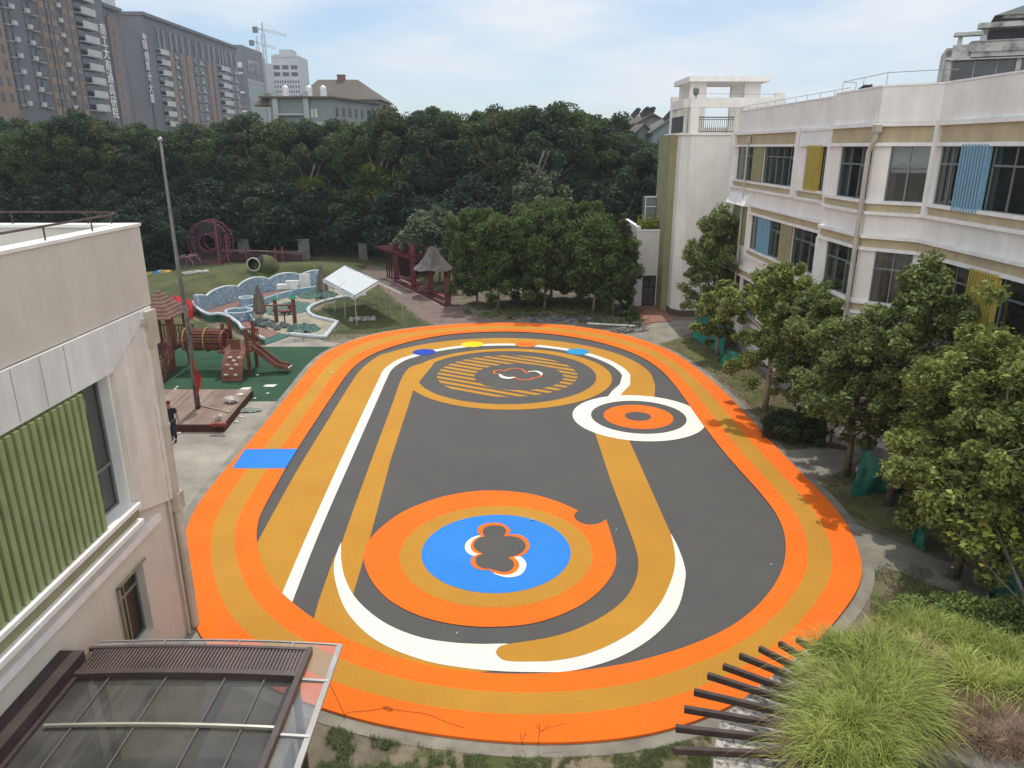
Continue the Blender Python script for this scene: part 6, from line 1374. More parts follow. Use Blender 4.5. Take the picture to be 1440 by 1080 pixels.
# ---- person
def skin(name, pts, edges, rad, mat, par, root=0, sub=2):
    me = bpy.data.meshes.new(name); me.from_pydata(pts, edges, []); o = bpy.data.objects.new(name, me); C.objects.link(o)
    md = o.modifiers.new('s', 'SKIN'); 
    for i, r in enumerate(rad): v = me.skin_vertices[0].data[i]; v.radius = r if hasattr(r, '__len__') else (r, r); v.use_root = (i == root)
    sb_ = o.modifiers.new('u', 'SUBSURF'); sb_.levels = sub; sb_.render_levels = sub; md.use_smooth_shade = True
    dg = bpy.context.evaluated_depsgraph_get(); m2 = bpy.data.meshes.new_from_object(o.evaluated_get(dg)); C.objects.unlink(o); bpy.data.objects.remove(o)
    m2.materials.clear(); return put(name, m2, mat, par)
pf = at(244.5, 621); man = thing('person', (pf.x, pf.y, 0), 'person in dark t-shirt, jeans and dark red cap walking past the stage', 'person', rz=R(12)); 
sk_ = M('skin', (.32, .19, .13), .6)
# x right, y back (faces -y)
J = [(0, 0, .95), (0, .0, 1.18), (0, .0, 1.40), (0, -.01, 1.52), (0, -.03, 1.63), (0, -.03, 1.70),
     (.17, 0, 1.42), (.25, .02, 1.16), (.30, -.06, .92), (.31, -.08, .85),
     (-.17, 0, 1.42), (-.25, .03, 1.16), (-.27, .02, .92), (-.27, 0, .85),
     (.09, 0, .90), (.10, -.10, .50), (.10, .02, .10), (.10, -.12, .04),
     (-.09, 0, .90), (-.09, .04, .50), (-.09, .26, .14), (-.09, .16, .05)]
Ed = [(0, 1), (1, 2), (2, 3), (3, 4), (4, 5), (2, 6), (6, 7), (7, 8), (8, 9), (2, 10), (10, 11), (11, 12), (12, 13), (0, 14), (14, 15), (15, 16), (16, 17), (0, 18), (18, 19), (19, 20), (20, 21)]
ra = [(.14, .10), (.13, .09), (.15, .09), .055, .085, .075, .06, .042, .03, .035, .06, .042, .03, .035, .085, .06, .04, .035, .085, .06, .04, .035]
body = skin('body', J, Ed, ra, sk_, man)
skin('t_shirt', [(0, 0, .93), (0, 0, 1.18), (0, 0, 1.40), (.18, 0, 1.41), (.235, .02, 1.22), (-.18, 0, 1.41), (-.235, .03, 1.22), (0, 0, 1.46)], [(0, 1), (1, 2), (2, 3), (3, 4), (2, 5), (5, 6), (2, 7)], [(.175, .125), (.165, .115), (.17, .11), .085, .075, .085, .075, .07], M('navy_cotton', (.012, .014, .022), .9), man, 1)
skin('trousers', [(0, 0, .96), (.09, 0, .88), (.10, -.10, .50), (.10, .02, .12), (-.09, 0, .88), (-.09, .04, .50), (-.09, .26, .15)], [(0, 1), (1, 2), (2, 3), (0, 4), (4, 5), (5, 6)], [(.165, .125), .11, .08, .062, .11, .08, .062], M('dark_denim', (.025, .032, .055), .9), man)
x = MB(); x.blob((0, -.03, 1.715), (.098, .112, .075), 1, .02, 14, 8); x.box(-.07, .07, -.19, -.10, 1.69, 1.705); x.build('cap', M('dark_red_cap', (.09, .012, .016), .8), man, True)
for s_ in (-1, 1):
    x = MB(); x.blob((s_ * .095, -.10 if s_ > 0 else .18, .05), (.05, .13, .05), 2, .05, 10, 6); x.build('shoe', M('black_shoe', (.015, .015, .015), .6), man, True)
x = MB(); x.blob((.031, -.115, 1.635), .012, 1, 0, 6, 4); x.blob((-.031, -.115, 1.635), .012, 1, 0, 6, 4); x.build('eye', M('eye_dark', (.02, .015, .01), .3), man)
x = MB(); x.blob((0, -.128, 1.61), (.013, .018, .022), 1, 0, 8, 5); x.build('nose', sk_, man, True)
x = MB(); x.blob((0, -.112, 1.575), (.026, .008, .006), 1, 0, 8, 5); x.build('mouth', M('lip', (.25, .10, .09), .6), man)
# ================================================================ vegetation
rng = np.random.default_rng(7)
def leafmat(name, c, c2, isl=.35, trans=.3, sc_=.6): return M(name, c, .7, c2=c2, scale=sc_, detail=5, island=isl, trans=trans, spec=.08)
lf_far = [leafmat('forest_leaf_dark', (.048, .076, .046), (.030, .050, .034), .3, .2, .25), leafmat('forest_leaf_mid', (.068, .102, .050), (.042, .068, .038), .3, .2, .25), leafmat('forest_leaf_olive', (.105, .125, .050), (.062, .08, .036), .3, .2, .25), leafmat('forest_leaf_blue', (.050, .080, .060), (.030, .050, .042), .3, .2, .25), leafmat('forest_leaf_fresh', (.090, .135, .045), (.055, .085, .034), .3, .25, .25)]
lf_mid = leafmat('orchard_leaf', (.125, .175, .055), (.075, .11, .038))
lf_near = leafmat('broad_leaf', (.33, .375, .11), (.15, .19, .055), .55, .32)
lf_near2 = leafmat('dark_leaf', (.25, .30, .10), (.12, .155, .055), .5, .28)
lf_yel = leafmat('yellow_green_leaf', (.30, .32, .05), (.16, .20, .035), .35, .3)
lf_hedge = leafmat('hedge_leaf', (.075, .10, .04), (.045, .062, .026), .4, .2)
lf_shrub = leafmat('shrub_leaf', (.32, .42, .12), (.16, .22, .07), .5, .35)
lf_grey = leafmat('grey_flowering_leaf', (.17, .20, .12), (.10, .13, .075), .4, .2)
lf_red = leafmat('reddish_leaf', (.15, .13, .06), (.08, .09, .035), .4, .2)
bark = M('bark', (.16, .13, .10), .9, c2=(.08, .065, .05), scale=5, detail=8, bump=.4, bscale=20)
bark2 = M('pale_bark', (.34, .30, .25), .9, c2=(.2, .17, .14), scale=5, detail=8)
def leaves(cent, size, up=.5, aspect=.55, rg=rng, szv=.35):
    """cent (n,3): one diamond leaf of two folded halves at each point"""
    n = len(cent); nrm = rg.normal(size=(n, 3)); nrm[:, 2] = np.abs(nrm[:, 2]) + up; nrm /= np.linalg.norm(nrm, axis=1)[:, None]
    a = rg.normal(size=(n, 3)); a -= (a * nrm).sum(1)[:, None] * nrm; a /= np.linalg.norm(a, axis=1)[:, None]; b = np.cross(nrm, a)
    s = size * (1 + szv * rg.normal(size=n)).clip(.4, 1.9)[:, None]
    V = np.empty((n, 4, 3)); V[:, 0] = cent - a * s; V[:, 1] = cent + b * s * aspect + nrm * s * .15; V[:, 2] = cent + a * s - nrm * s * .2; V[:, 3] = cent - b * s * aspect + nrm * s * .15
    return V.reshape(-1, 3), np.arange(n * 4).reshape(n, 4)
def clump_points(centres, rad, per, rg=rng, shell=.5):
    out = []
    for c, r in zip(centres, rad):
        d = rg.normal(size=(per, 3)); d /= np.linalg.norm(d, axis=1)[:, None]; q = (shell + (1 - shell) * rg.random(per)) ** 1.0
        p = c + d * (q * r)[:, None] * np.array([1, 1, .78]); out.append(p)
    return np.concatenate(out)
def trunk_mesh(h, r, rg, limbs, name='trunk', n=8):
    m = MB(); P = [Vector((0, 0, 0))]
    for i in range(1, 6): P.append(Vector((rg.normal() * .03 * h * i / 5, rg.normal() * .03 * h * i / 5, h * i / 5)))
    m.tube(P, r, n, rs=[r * 1.25] + [r * (1 - .12 * i) for i in range(1, 6)])
    for e, z in limbs:
        i = min(4, int(z / h * 5)); f = z / h * 5 - i; b = P[i].lerp(P[i + 1], min(1, f)); e = Vector(e); mid = b.lerp(e, .5) + Vector((0, 0, .08 * (e - b).length)); m.tube([b, mid, e], r * .4, 6, rs=[r * .5, r * .32, r * .12])
    return m.mesh(name, True)
def crown_far(seed, rx, h, z0, n_cl=70, per=140, size=.30):
    rg = np.random.default_rng(seed); c = []; r = []
    while len(c) < n_cl:
        u = rg.normal(size=3); u /= np.linalg.norm(u); k = rg.uniform(.45, 1.0) ** .6
        zc_n = u[2] * k; w_ = (1 - max(0, zc_n) ** 2 * .35)
        p = np.array([u[0] * rx * k * w_, u[1] * rx * k * w_, z0 + (h - z0) * (.5 + .47 * zc_n)])
        c.append(p); r.append(rg.uniform(.06, .20) * 12 * .62)
    P = clump_points(c, r, per, rg, .55); V, Fc = leaves(P, size, .6, .6, rg); return arrays_mesh('crown', V, Fc)
def make_tree(name, lab, cat, loc, crown, trunk, cmat, tmat=None, group=None, scale=1.0, rz=0, sz=None):
    t = thing(name, loc, lab, cat, group, rz=rz); t.scale = (scale, scale, sz or scale)
    def mm(me, mat):
        if len(me.materials) == 0: me.materials.append(mat)
    c = put('crown', crown, cmat, t); k = put('trunk', trunk, tmat or bark, t); return t
# ---- the wood behind the playground
variants = []
for i, (rx, h, z0) in enumerate([(4.4, 15, 3.0), (5.0, 15, 5.5), (3.4, 15, 2.5), (4.6, 15, 6.5), (2.9, 15, 2.0), (5.2, 15, 4.0)]):
    cr = crown_far(100 + i, rx, h, z0, [110, 90, 70, 80, 60, 100][i], 420, [.12, .15, .11, .14, .12, .13][i]); cr.materials.append(lf_far[[0, 1, 3, 4, 0, 2][i]])
    rg = np.random.default_rng(200 + i); lim = [((rg.normal() * rx * .5, rg.normal() * rx * .5, h * rg.uniform(.45, .8)), h * rg.uniform(.2, .5)) for _ in range(7)]
    variants.append((cr, trunk_mesh(h * .75, .22, rg, lim)))
low = []
for i in range(3):
    cr = crown_far(130 + i, 3.8, 7.5, .2, 60, 260, .17); cr.materials.append(lf_far[i % 2]); low.append((cr, trunk_mesh(5, .1, np.random.default_rng(5 + i), [])))
prof = [(-40, 163), (0, 163), (30, 168), (60, 160), (100, 156), (140, 163), (175, 172), (215, 170), (250, 168), (290, 166), (330, 164), (370, 162), (410, 166), (440, 166), (475, 170), (500, 164), (535, 152), (560, 146), (585, 150), (610, 158), (640, 158), (665, 152), (690, 154), (715, 152), (740, 145), (765, 148), (790, 143), (815, 144), (840, 156), (860, 172), (885, 186), (905, 200), (930, 208), (960, 215), (990, 225)]
rt_ = random.Random(11)
pos_word = ['near the left edge', 'left of the flagpole top', 'behind the flagpole', 'below the tall slabs', 'below the flat roofed block', 'left of centre', 'at the centre of the tree line', 'right of centre', 'left of the stair tower']
kindw = ['dense dark green', 'broad mid green', 'slim dark', 'high crowned mid green', 'narrow olive green', 'wide olive green']
k_ = 0
for i, (px, py) in enumerate(prof):
    for row, (Yb, dy) in enumerate(((89, 0), (97, -1))):
        if row == 1 and i % 2: continue
        if px > 900: Yb = 80 + row * 8
        elif px > 535: Yb -= 4
        x_ = px + rt_.uniform(-8, 8) + (15 if row else 0); Yq = Yb + rt_.uniform(-2.5, 2.5); top = atY(x_, py + (rt_.uniform(-6, 4) if row else rt_.uniform(-2, 14)), Yq)
        v = (i * 7 + row * 3) % 6; s_ = top.z / 15.0
        w_ = pos_word[min(8, max(0, int((px + 20) / 110)))]
        make_tree('forest_tree', '%s tree %s, %s row of wood' % (kindw[v], w_, 'back' if row else 'front'), 'tree', (top.x, Yq, 0), *variants[v], None, bark, 'trees of the wood behind the playground %s' % w_ + ' ' + kindw[v].split()[0], s_, rt_.uniform(0, 6.28), s_ * 1.0); k_ += 1
for i in range(26):
    px = -30 + i * 40 + rt_.uniform(-10, 10); Yq = 84 + rt_.uniform(-2, 2) - (6 if px > 540 else 0); q = atY(px, 300, Yq)
    if px > 930: continue
    make_tree('understory_tree', 'low dark bushy tree at the foot of the wood %s' % ['behind the left roof corner', 'left of the big climbing ring', 'behind the climbing ring', 'behind the net bridge', 'behind the white tent', 'behind the red pergola', 'behind the flowering tree', 'behind the orchard', 'beside the annex'][min(8, max(0, int((px + 20) / 105)))], 'tree', (q.x, Yq, 0), *low[i % 3], None, bark, 'low bushy trees %s' % ['behind the left roof corner', 'left of the big climbing ring', 'behind the climbing ring', 'behind the net bridge', 'behind the white tent', 'behind the red pergola', 'behind the flowering tree', 'behind the orchard', 'beside the annex'][min(8, max(0, int((px + 20) / 105)))], rt_.uniform(.8, 1.15), rt_.uniform(0, 6))
for px, Yq, s_, lab in ((188, 71, .8, 'dark bush closing the lawn behind the cream roof corner'), (222, 73, .85, 'dark bush left of the small rope climbing cage'), (248, 79, .9, 'dark bush directly behind the small rope climbing cage')):
    q = atY(px, 370, Yq); make_tree('understory_tree', lab, 'bush', (q.x, Yq, 0), *low[0], None, bark, None, s_, px * 1.0)
# lighter trees standing out in the front of the wood
for px, py, Yq, s_, lab, mat in ((440, 245, 84, None, 'bright yellow green tree leaning out of the wood above the net bridge', None), (540, 225, 82, None, 'yellow green tree in the wood above the red pergola', None), (760, 230, 76, None, 'greyish tree with bare branches in the wood behind the orchard', None)):
    top = atY(px, py, Yq); cr = crown_far(int(px), 3.4, 10, 2.0, 60, 260, .16); make_tree('forest_tree', lab, 'tree', (top.x, Yq, 0), cr, variants[0][1], leafmat('yellowish_leaf', (.10, .13, .02), (.05, .075, .015)) if px != 760 else lf_grey, bark, None, top.z / 10, 0)
# ---- middle orchard
def branchy(seed, H, z0, R_, n_br, per, size, mat_name='crown', lean=(0, 0), shape='egg', dens=1.0, tr=.09, sub=4, trh=None, tn=.3):
    """trunk with rising limbs; leaves grow in tufts along the outer limbs -> gaps between them"""
    rg = np.random.default_rng(seed); m = MB(); base = [Vector((lean[0] * t, lean[1] * t, H * .92 * t)) + Vector((rg.normal() * .04, rg.normal() * .04, 0)) * (t > 0) for t in [0, .2, .4, .6, .8, 1.0]]
    m.tube(base, tr, 8, rs=[tr * 1.3, tr, tr * .85, tr * .6, tr * .38, tr * .12]); cs = []; rr = []
    def tp(t): i = min(4, int(t * 5)); return base[i].lerp(base[i + 1], t * 5 - i)
    for i in range(n_br):
        t = z0 / H + (1 - z0 / H) * ((i + .5) / n_br) ** .9; b = tp(min(.99, t * .92)); q = (t - z0 / H) / (1 - z0 / H)
        wdt = R_ * ((math.sin(math.pi * min(1, q * .80 + .20)) ** .75) if shape == 'egg' else (1 - q) ** .6 * .95 + .08)
        a = i * 2.399 + rg.normal() * .3; L = wdt * rg.uniform(.5, 1.22); rise = L * rg.uniform(.0, .6) + .15
        e = b + Vector((math.cos(a) * L, math.sin(a) * L, rise)); mid = b.lerp(e, .5) + Vector((0, 0, .1 * L)); m.tube([b, mid, e], tr * .3, 5, rs=[tr * .42 * (1.1 - q * .6), tr * .25, tr * .08])
        for k in range(sub):
            f = .35 + .65 * (k + 1) / sub; p = b.lerp(e, f) + Vector(rg.normal(size=3)) * (.16 * R_ * (1 - .3 * f)); cs.append(np.array(p)); rr.append(R_ * tn * rg.uniform(.55, 1.1) * (1.15 - .35 * f))
            if k % 2 == 0: m.tube([b.lerp(e, f * .8), p], tr * .1, 4, False)
    cs.append(np.array(tp(1.0))); rr.append(R_ * .22)
    P = clump_points(cs, rr, per, rg, .25); V, Fc = leaves(P, size, .45, .55, rg); return arrays_mesh('crown', V, Fc), m.mesh('trunk', True)
mids = [branchy(300 + i, 6.2, 1.1, 2.5, 30, 270, .105, sub=4, tn=.33) for i in range(3)]
mlist = [(701, 433, 300, 'orchard tree with yellowish crown nearest the thatched shelter', 1.0), (766, 434, 292, 'orchard tree with a wide crown in the middle of the front row', 1.05), (834, 439, 306, 'dense dark orchard tree behind the white pipe', 1.0), (862, 442, 332, 'low dark orchard tree at the annex end of the front row', .7)]
for i, (px, py, pt, lab, s_) in enumerate(mlist):
    b = at(px, py); top = atY(px, pt, b.y); make_tree('orchard_tree', lab, 'tree', b, *mids[i % 3], lf_mid, bark2, None, 1.0 * s_, i * 1.3, top.z / 6.2)
for i, (px, py, pt, lab) in enumerate([(671, 426, 292, 'orchard tree in the back row beside the flowering tree'), (735, 423, 296, 'orchard tree in the back row left of the tallest'), (775, 420, 277, 'tallest orchard tree, in the back row of the group'), (815, 420, 282, 'orchard tree in the back row right of the tallest'), (845, 424, 312, 'orchard tree in the back row near the annex')]):
    b = at(px, py); top = atY(px, pt, b.y); make_tree('orchard_tree', lab, 'tree', b, *mids[(i + 1) % 3], lf_mid, bark, None, [.9, 1, 1.1, 1.05, .85][i], i * 2.1 + 1, top.z / 6.2)
gr = branchy(320, 8, 2.0, 3.0, 26, 130, .17, sub=4, tn=.36); b = at(618, 398); make_tree('flowering_tree', 'pale grey green tree with fine blossom behind the thatched shelter', 'tree', b, *gr, lf_grey, bark2, None, .95, 0, atY(622, 287, b.y).z / 8)
rd = branchy(330, 7.5, 1.2, 1.0, 26, 70, .12, sub=4, tn=.4); b = at(872, 440); make_tree('slim_tree', 'slim reddish brown tree with sparse crown beside the annex', 'tree', b, *rd, lf_red, bark, None, 1.0, 0, atY(874, 290, b.y).z / 7.5)
# low plants under the orchard
def ground_plants(name, poly, n, size, mat, lab, cat, h=.25, z=0.0, seed=3):
    rg = np.random.default_rng(seed); P = gp(poly); xs_ = [p.x for p in P]; ys_ = [p.y for p in P]; out = []
    while len(out) < n:
        x_, y_ = rg.uniform(min(xs_), max(xs_)), rg.uniform(min(ys_), max(ys_))
        if inpoly(x_, y_, P) and mnoise.noise(Vector((x_ * .9, y_ * .9, seed))) > -.12: out.append((x_, y_, z + gz(x_, y_) + abs(rg.normal()) * h * (.4 + abs(mnoise.noise(Vector((x_ * 1.3, y_ * 1.3, seed + 3)))))))
    V, Fc = leaves(np.array(out), size, .3, .5, rg); o = put(name, arrays_mesh(name, V, Fc), mat); return tag(o, lab, cat, None, 'stuff')
ground_plants('undergrowth', [(648, 442), (700, 450), (800, 452), (890, 462), (915, 455), (905, 436), (780, 425), (660, 428)], 2600, .10, lf_mid, 'sparse low green undergrowth below the orchard trees', 'undergrowth', .12)
ground_plants('undergrowth', [(866, 447), (897, 456), (896, 444), (886, 430), (876, 432)], 1500, .09, lf_mid, 'taller green undergrowth beside the annex brick step', 'undergrowth', .3, seed=9)
# ---- trees along the right
def near_tree(name, lab, px, py, ptop, seed, H, z0, R_, nb, per, size, mat, off=None, sc2=1.0, rz=0, **k):
    b = at(px, py) if off is None else Vector(off); cr, tr_ = branchy(seed, H, z0, R_, nb, per, size, **k); t = make_tree(name, lab, 'tree', b, cr, tr_, mat, bark2 if seed % 2 else bark, None, sc2, rz); return t
b = at(1075, 577)
near_tree('court_tree', 'green tree with pale trunk beside the bend of the court', 1075, 577, 370, 401, 7.1, 1.5, 2.35, 34, 200, .078, lf_near, sub=5, tn=0.2, tr=.12)
near_tree('court_tree', 'dark tree behind the pale trunked one, close to the school wall', 0, 0, 0, 402, 6.6, 1.4, 2.3, 34, 200, .078, lf_near2, off=(13.0, 29.6, 0), sub=5, tn=0.22, tr=.11)
near_tree('tower_tree', 'tall pointed tree in front of the blank stair tower', 0, 0, 0, 403, 8.7, 1.8, 2.5, 40, 170, .085, lf_near2, off=(12.55, 45.2, 0), sub=5, tn=0.2, tr=.12, shape='cone')
near_tree('court_tree', 'small yellow green tree at the foot of the stair tower tree', 0, 0, 0, 405, 4.6, 1.0, 1.4, 22, 150, .10, lf_near, off=(11.9, 41.0, 0), sub=4, tn=0.26)
near_tree('wall_tree', 'tall dark tree reaching the middle windows of the school', 0, 0, 0, 404, 9.0, 2.6, 1.75, 34, 220, .070, lf_near2, off=(12.75, 22.3, 0), sub=5, tn=0.23, tr=.12, shape='egg')
near_tree('court_tree', 'round dark crowned tree left of the tallest wall tree', 0, 0, 0, 406, 6.6, 1.7, 2.35, 38, 210, .070, lf_near2, off=(12.3, 24.6, 0), sub=5, tn=0.22, tr=.11)
near_tree('path_tree', 'large light green tree in front of the covered pile', 0, 0, 0, 407, 7.0, 3.0, 2.9, 54, 230, .070, lf_near, off=(13.7, 19.6, 0), sub=5, tn=0.19, tr=.12, lean=(-.1, .2))
near_tree('path_tree', 'yellow green crown at the right edge above the covered pile', 0, 0, 0, 409, 7.0, 2.9, 2.5, 42, 220, .070, lf_near, off=(14.3, 17.3, 0), sub=5, tn=0.2, tr=.09)
near_tree('path_tree', 'low spreading tree with big yellowish leaves by the path', 1340, 812, 0, 410, 3.9, 1.0, 2.3, 40, 220, .075, lf_near, sub=4, tn=.26, tr=.12, lean=(.5, .3))
rg = np.random.default_rng(77); c = []
for k in range(230):
    a = rg.uniform(0, 1); px, py = 1395 + rg.normal() * 26, 720 + rg.normal() * 28; q = at(px, py, 2.6 + rg.uniform(-.3, .3)); c.append(q[:])
V, Fc = leaves(np.array(c)[:130], .10, .8, .75, rg); bl = put('branch_leaves', arrays_mesh('branch_leaves', V, Fc), lf_yel)
tw = thing('broadleaf_sapling', (12.1, 14.4, 0), 'sapling with very large yellow green leaves at the right edge by the path', 'sapling')
bl.parent = tw; bl.location = -tw.location
x = MB(tw.location); q = at(1390, 720, 2.5); x.tube([Vector((12.1, 14.4, 0)), Vector((11.9, 14.1, 1.2)), q, q + Vector((-.3, .2, .5))], .05, 6, rs=[.06, .05, .03, .01]); x.tube([Vector((11.95, 14.2, 1.3)), at(1340, 745, 2.2)], .02, 5); x.tube([Vector((11.95, 14.2, 1.5)), at(1430, 690, 2.5)], .02, 5); x.build('stem', bark, tw)
# bare slim stems on the right
for px0, py0, px1, py1, lab in ((1392, 720, 1413, 598, 'slim bare tree stem at the right, left of the pair'), (1408, 700, 1422, 600, 'slim bare tree stem at the right, right of the pair')):
    b = at(px0, py0 + 95); t_ = atY(px1, py1, b.y + .3); x = MB(b); x.tube([b, b.lerp(t_, .5) + Vector((.03, 0, 0)), t_, t_ + (t_ - b) * .35], .05, 7, rs=[.06, .05, .035, .015]); tag(x.build('bare_stem', bark2, None, True), lab, 'tree stem')
# hedges and shrubs
def shrub(name, lab, c, rx, ry, h, n_cl, per, size, mat, seed, z0=.1):
    rg = np.random.default_rng(seed); cs, rr = [], []
    for _ in range(n_cl):
        a, k = rg.uniform(0, 6.28), rg.uniform(0, 1) ** .5; z = z0 + (h - z0) * rg.uniform(.15, 1) * (1 - .55 * k * k); cs.append(np.array([rx * k * math.cos(a), ry * k * math.sin(a), z])); rr.append(rg.uniform(.18, .34) * min(1, h))
    P = clump_points(cs, rr, per, rg, .4); P[:, 2] = np.maximum(P[:, 2], .03); V, Fc = leaves(P, size, .5, .5, rg); t = thing(name, c, lab, 'shrub'); put('foliage', arrays_mesh('foliage', V, Fc), mat, t)
    m = MB()
    for _ in range(9): a = rg.uniform(0, 6.28); m.tube([(rx * .15 * math.cos(a), ry * .15 * math.sin(a), 0), (rx * .6 * math.cos(a), ry * .6 * math.sin(a), h * .7)], .02, 5)
    m.build('stems', bark, t); return t
b = at(1130, 618); shrub('round_hedge', 'round clipped dark hedge beside the bend of the court', (11.9, 28.3, 0), 1.35, 1.15, 1.25, 110, 190, .055, lf_hedge, 1)
for i, (px, py, rx, ry, h, lab) in enumerate([(1292, 862, .75, .6, .8, 'leafy light green shrub nearest the court at lower right'), (1355, 870, 1.1, .8, 1.0, 'leafy green shrub in the middle of the lower right bed'), (1432, 880, 1.0, .9, 1.15, 'bright green shrub at the right edge above the ornamental grass'), (1390, 925, 1.2, .6, 1.1, 'dark green shrub just behind the ornamental grass')]):
    b = at(px, py + 25); shrub('leafy_shrub', lab, b, rx, ry, h, 48, 190, .045, lf_shrub, 20 + i)
# ---- ornamental grass on the round roof
def blades(name, roots, L, wd, mat, lab, seed, lean=None, droop=1.0, seg=5, spread=.5):
    rg = np.random.default_rng(seed); n = len(roots); roots = np.array(roots); ang = rg.uniform(0, 2 * np.pi, n)
    d = np.stack([np.cos(ang), np.sin(ang), np.zeros(n)], 1) * (spread * rg.uniform(.3, 1.2, n))[:, None]
    if lean is not None: d += lean(roots)
    Ln = L * rg.uniform(.6, 1.25, n); V = np.empty((n, (seg + 1) * 2, 3)); dn = d / (np.linalg.norm(d, axis=1)[:, None] + 1e-6); side = np.stack([-dn[:, 1], dn[:, 0], np.zeros(n)], 1)
    tw = rg.normal(size=(n, 3)) * .3; side = side + tw; side /= np.linalg.norm(side, axis=1)[:, None]
    for k in range(seg + 1):
        t = k / seg; p = roots + d * (Ln * t ** 1.5)[:, None]; p[:, 2] += Ln * (t - droop * .55 * t ** 2.4 * (.5 + np.linalg.norm(d, axis=1)))
        w_ = wd * (1 - t ** 2 * .92) * rg.uniform(.7, 1.2, n) if k == 0 else w0 * (1 - t ** 2 * .92)
        if k == 0: w0 = wd * rg.uniform(.7, 1.3, n); w_ = w0
        V[:, 2 * k] = p - side * w_[:, None] / 2; V[:, 2 * k + 1] = p + side * w_[:, None] / 2
    base = (np.arange(n) * (seg + 1) * 2)[:, None]; Fc = np.concatenate([base + np.array([2 * k, 2 * k + 1, 2 * k + 3, 2 * k + 2]) for k in range(seg)], 0)
    o = put(name, arrays_mesh(name, V.reshape(-1, 3), Fc), mat); return tag(o, lab, 'grass', None, 'stuff')
g_green = M('ornamental_grass_green', (.42, .46, .12), .6, c2=(.24, .29, .06), scale=1.2, island=.6, trans=.35)
g_dry = M('dry_grass', (.46, .32, .24), .8, c2=(.20, .14, .09), scale=3, island=.35, trans=.2)
def sample(poly, n, z, seed, dens=None):
    rg = np.random.default_rng(seed); P = [at(x_, y_, z).xy for x_, y_ in poly]; xs_ = [p.x for p in P]; ys_ = [p.y for p in P]; out = []
    while len(out) < n:
        x_, y_ = rg.uniform(min(xs_), max(xs_)), rg.uniform(min(ys_), max(ys_))
        if inpoly(x_, y_, P) and (dens is None or rg.random() < dens(x_, y_)): out.append((x_, y_, z))
    return out
# tuft centres so that the grass arches outward from each clump
def tufts(poly, nt, per, z, seed, r=.16):
    rg = np.random.default_rng(seed); cs = sample(poly, nt, z, seed); out = []; lean = []
    for c in cs:
        for _ in range(per):
            a, k = rg.uniform(0, 6.28), abs(rg.normal()) * r; out.append((c[0] + k * math.cos(a), c[1] + k * math.sin(a), z)); lean.append((math.cos(a) * k * 2.2, math.sin(a) * k * 2.2, 0))
    return out, np.array(lean)
gpoly = [(1140, 1075), (1142, 1000), (1155, 935), (1210, 905), (1290, 920), (1370, 950), (1445, 980), (1445, 992), (1340, 970), (1285, 990), (1262, 1040), (1240, 1090), (1150, 1100)]
rts, ln_ = tufts(gpoly, 42, 330, RZ, 51, .12); blades('ornamental_grass', rts, .85, .011, g_green, 'long arching bright green ornamental grass covering the round roof', 52, lambda r_: ln_ * 1.6, 1.15)
rts, ln_ = tufts([(1160, 1060), (1175, 960), (1230, 925), (1300, 945), (1275, 990), (1240, 1050)], 26, 230, RZ + .10, 171, .14); blades('ornamental_grass', rts, .95, .011, g_green, 'tallest arching green grass clump at the middle of the round roof', 172, lambda r_: ln_ * 1.3 + np.array([.12, .10, 0]), 1.1)
rts, ln_ = tufts(gpoly, 30, 60, RZ, 151, .15); blades('dry_grass', rts, .75, .009, M('straw_blade', (.50, .44, .22), .7, island=.3, trans=.3), 'straw coloured dead blades scattered through the green roof grass', 152, lambda r_: ln_ * 1.6, 1.0)
rts, ln_ = tufts(gpoly, 90, 60, RZ, 161, .2); blades('ornamental_grass', rts, .35, .010, M('dark_under_grass', (.14, .17, .05), .7, island=.3, trans=.2), 'short dark green grass between the tall roof tufts', 162, lambda r_: ln_, .8)
rts, ln_ = tufts([(1130, 985), (1150, 930), (1200, 908), (1170, 1000), (1150, 1080), (1125, 1080)], 16, 160, RZ, 61); blades('ornamental_grass', rts, .5, .009, g_green, 'fringe of green grass hanging over the beam ends', 62, lambda r_: ln_ + np.array([-.35, .1, 0]), 1.1)
bp_ = [(1235, 905), (1330, 925), (1440, 975), (1460, 940), (1350, 890), (1260, 880)]
rts, ln_ = tufts(bp_, 26, 200, 2.2, 71); blades('ornamental_grass', rts, .6, .011, g_green, 'upright green grass along the back rim of the round roof', 72, lambda r_: ln_ * .8, .8)
rts, ln_ = tufts([(1290, 1028), (1300, 995), (1345, 985), (1400, 995), (1450, 1015), (1450, 1068), (1400, 1056), (1340, 1042)], 70, 190, RZ, 81); blades('dry_grass', rts, .30, .008, g_dry, 'short pinkish brown dry grass on the right of the round roof', 82, lambda r_: ln_ * .8, .6)
rts, ln_ = tufts([(1112, 1090), (1110, 1040), (1125, 1010), (1140, 1020), (1140, 1090)], 12, 140, RZ, 91); blades('dry_grass', rts, .34, .008, g_dry, 'dry brown grass at the beam roots of the round roof', 92, lambda r_: ln_ + np.array([-.15, 0, 0]), .8)
rts = sample([(1130, 1000), (1165, 960), (1195, 1000), (1160, 1060)], 500, RZ, 95); blades('dry_grass', rts, .4, .007, g_dry, 'a few straw coloured blades among the green grass edge', 96, None, 1.0)
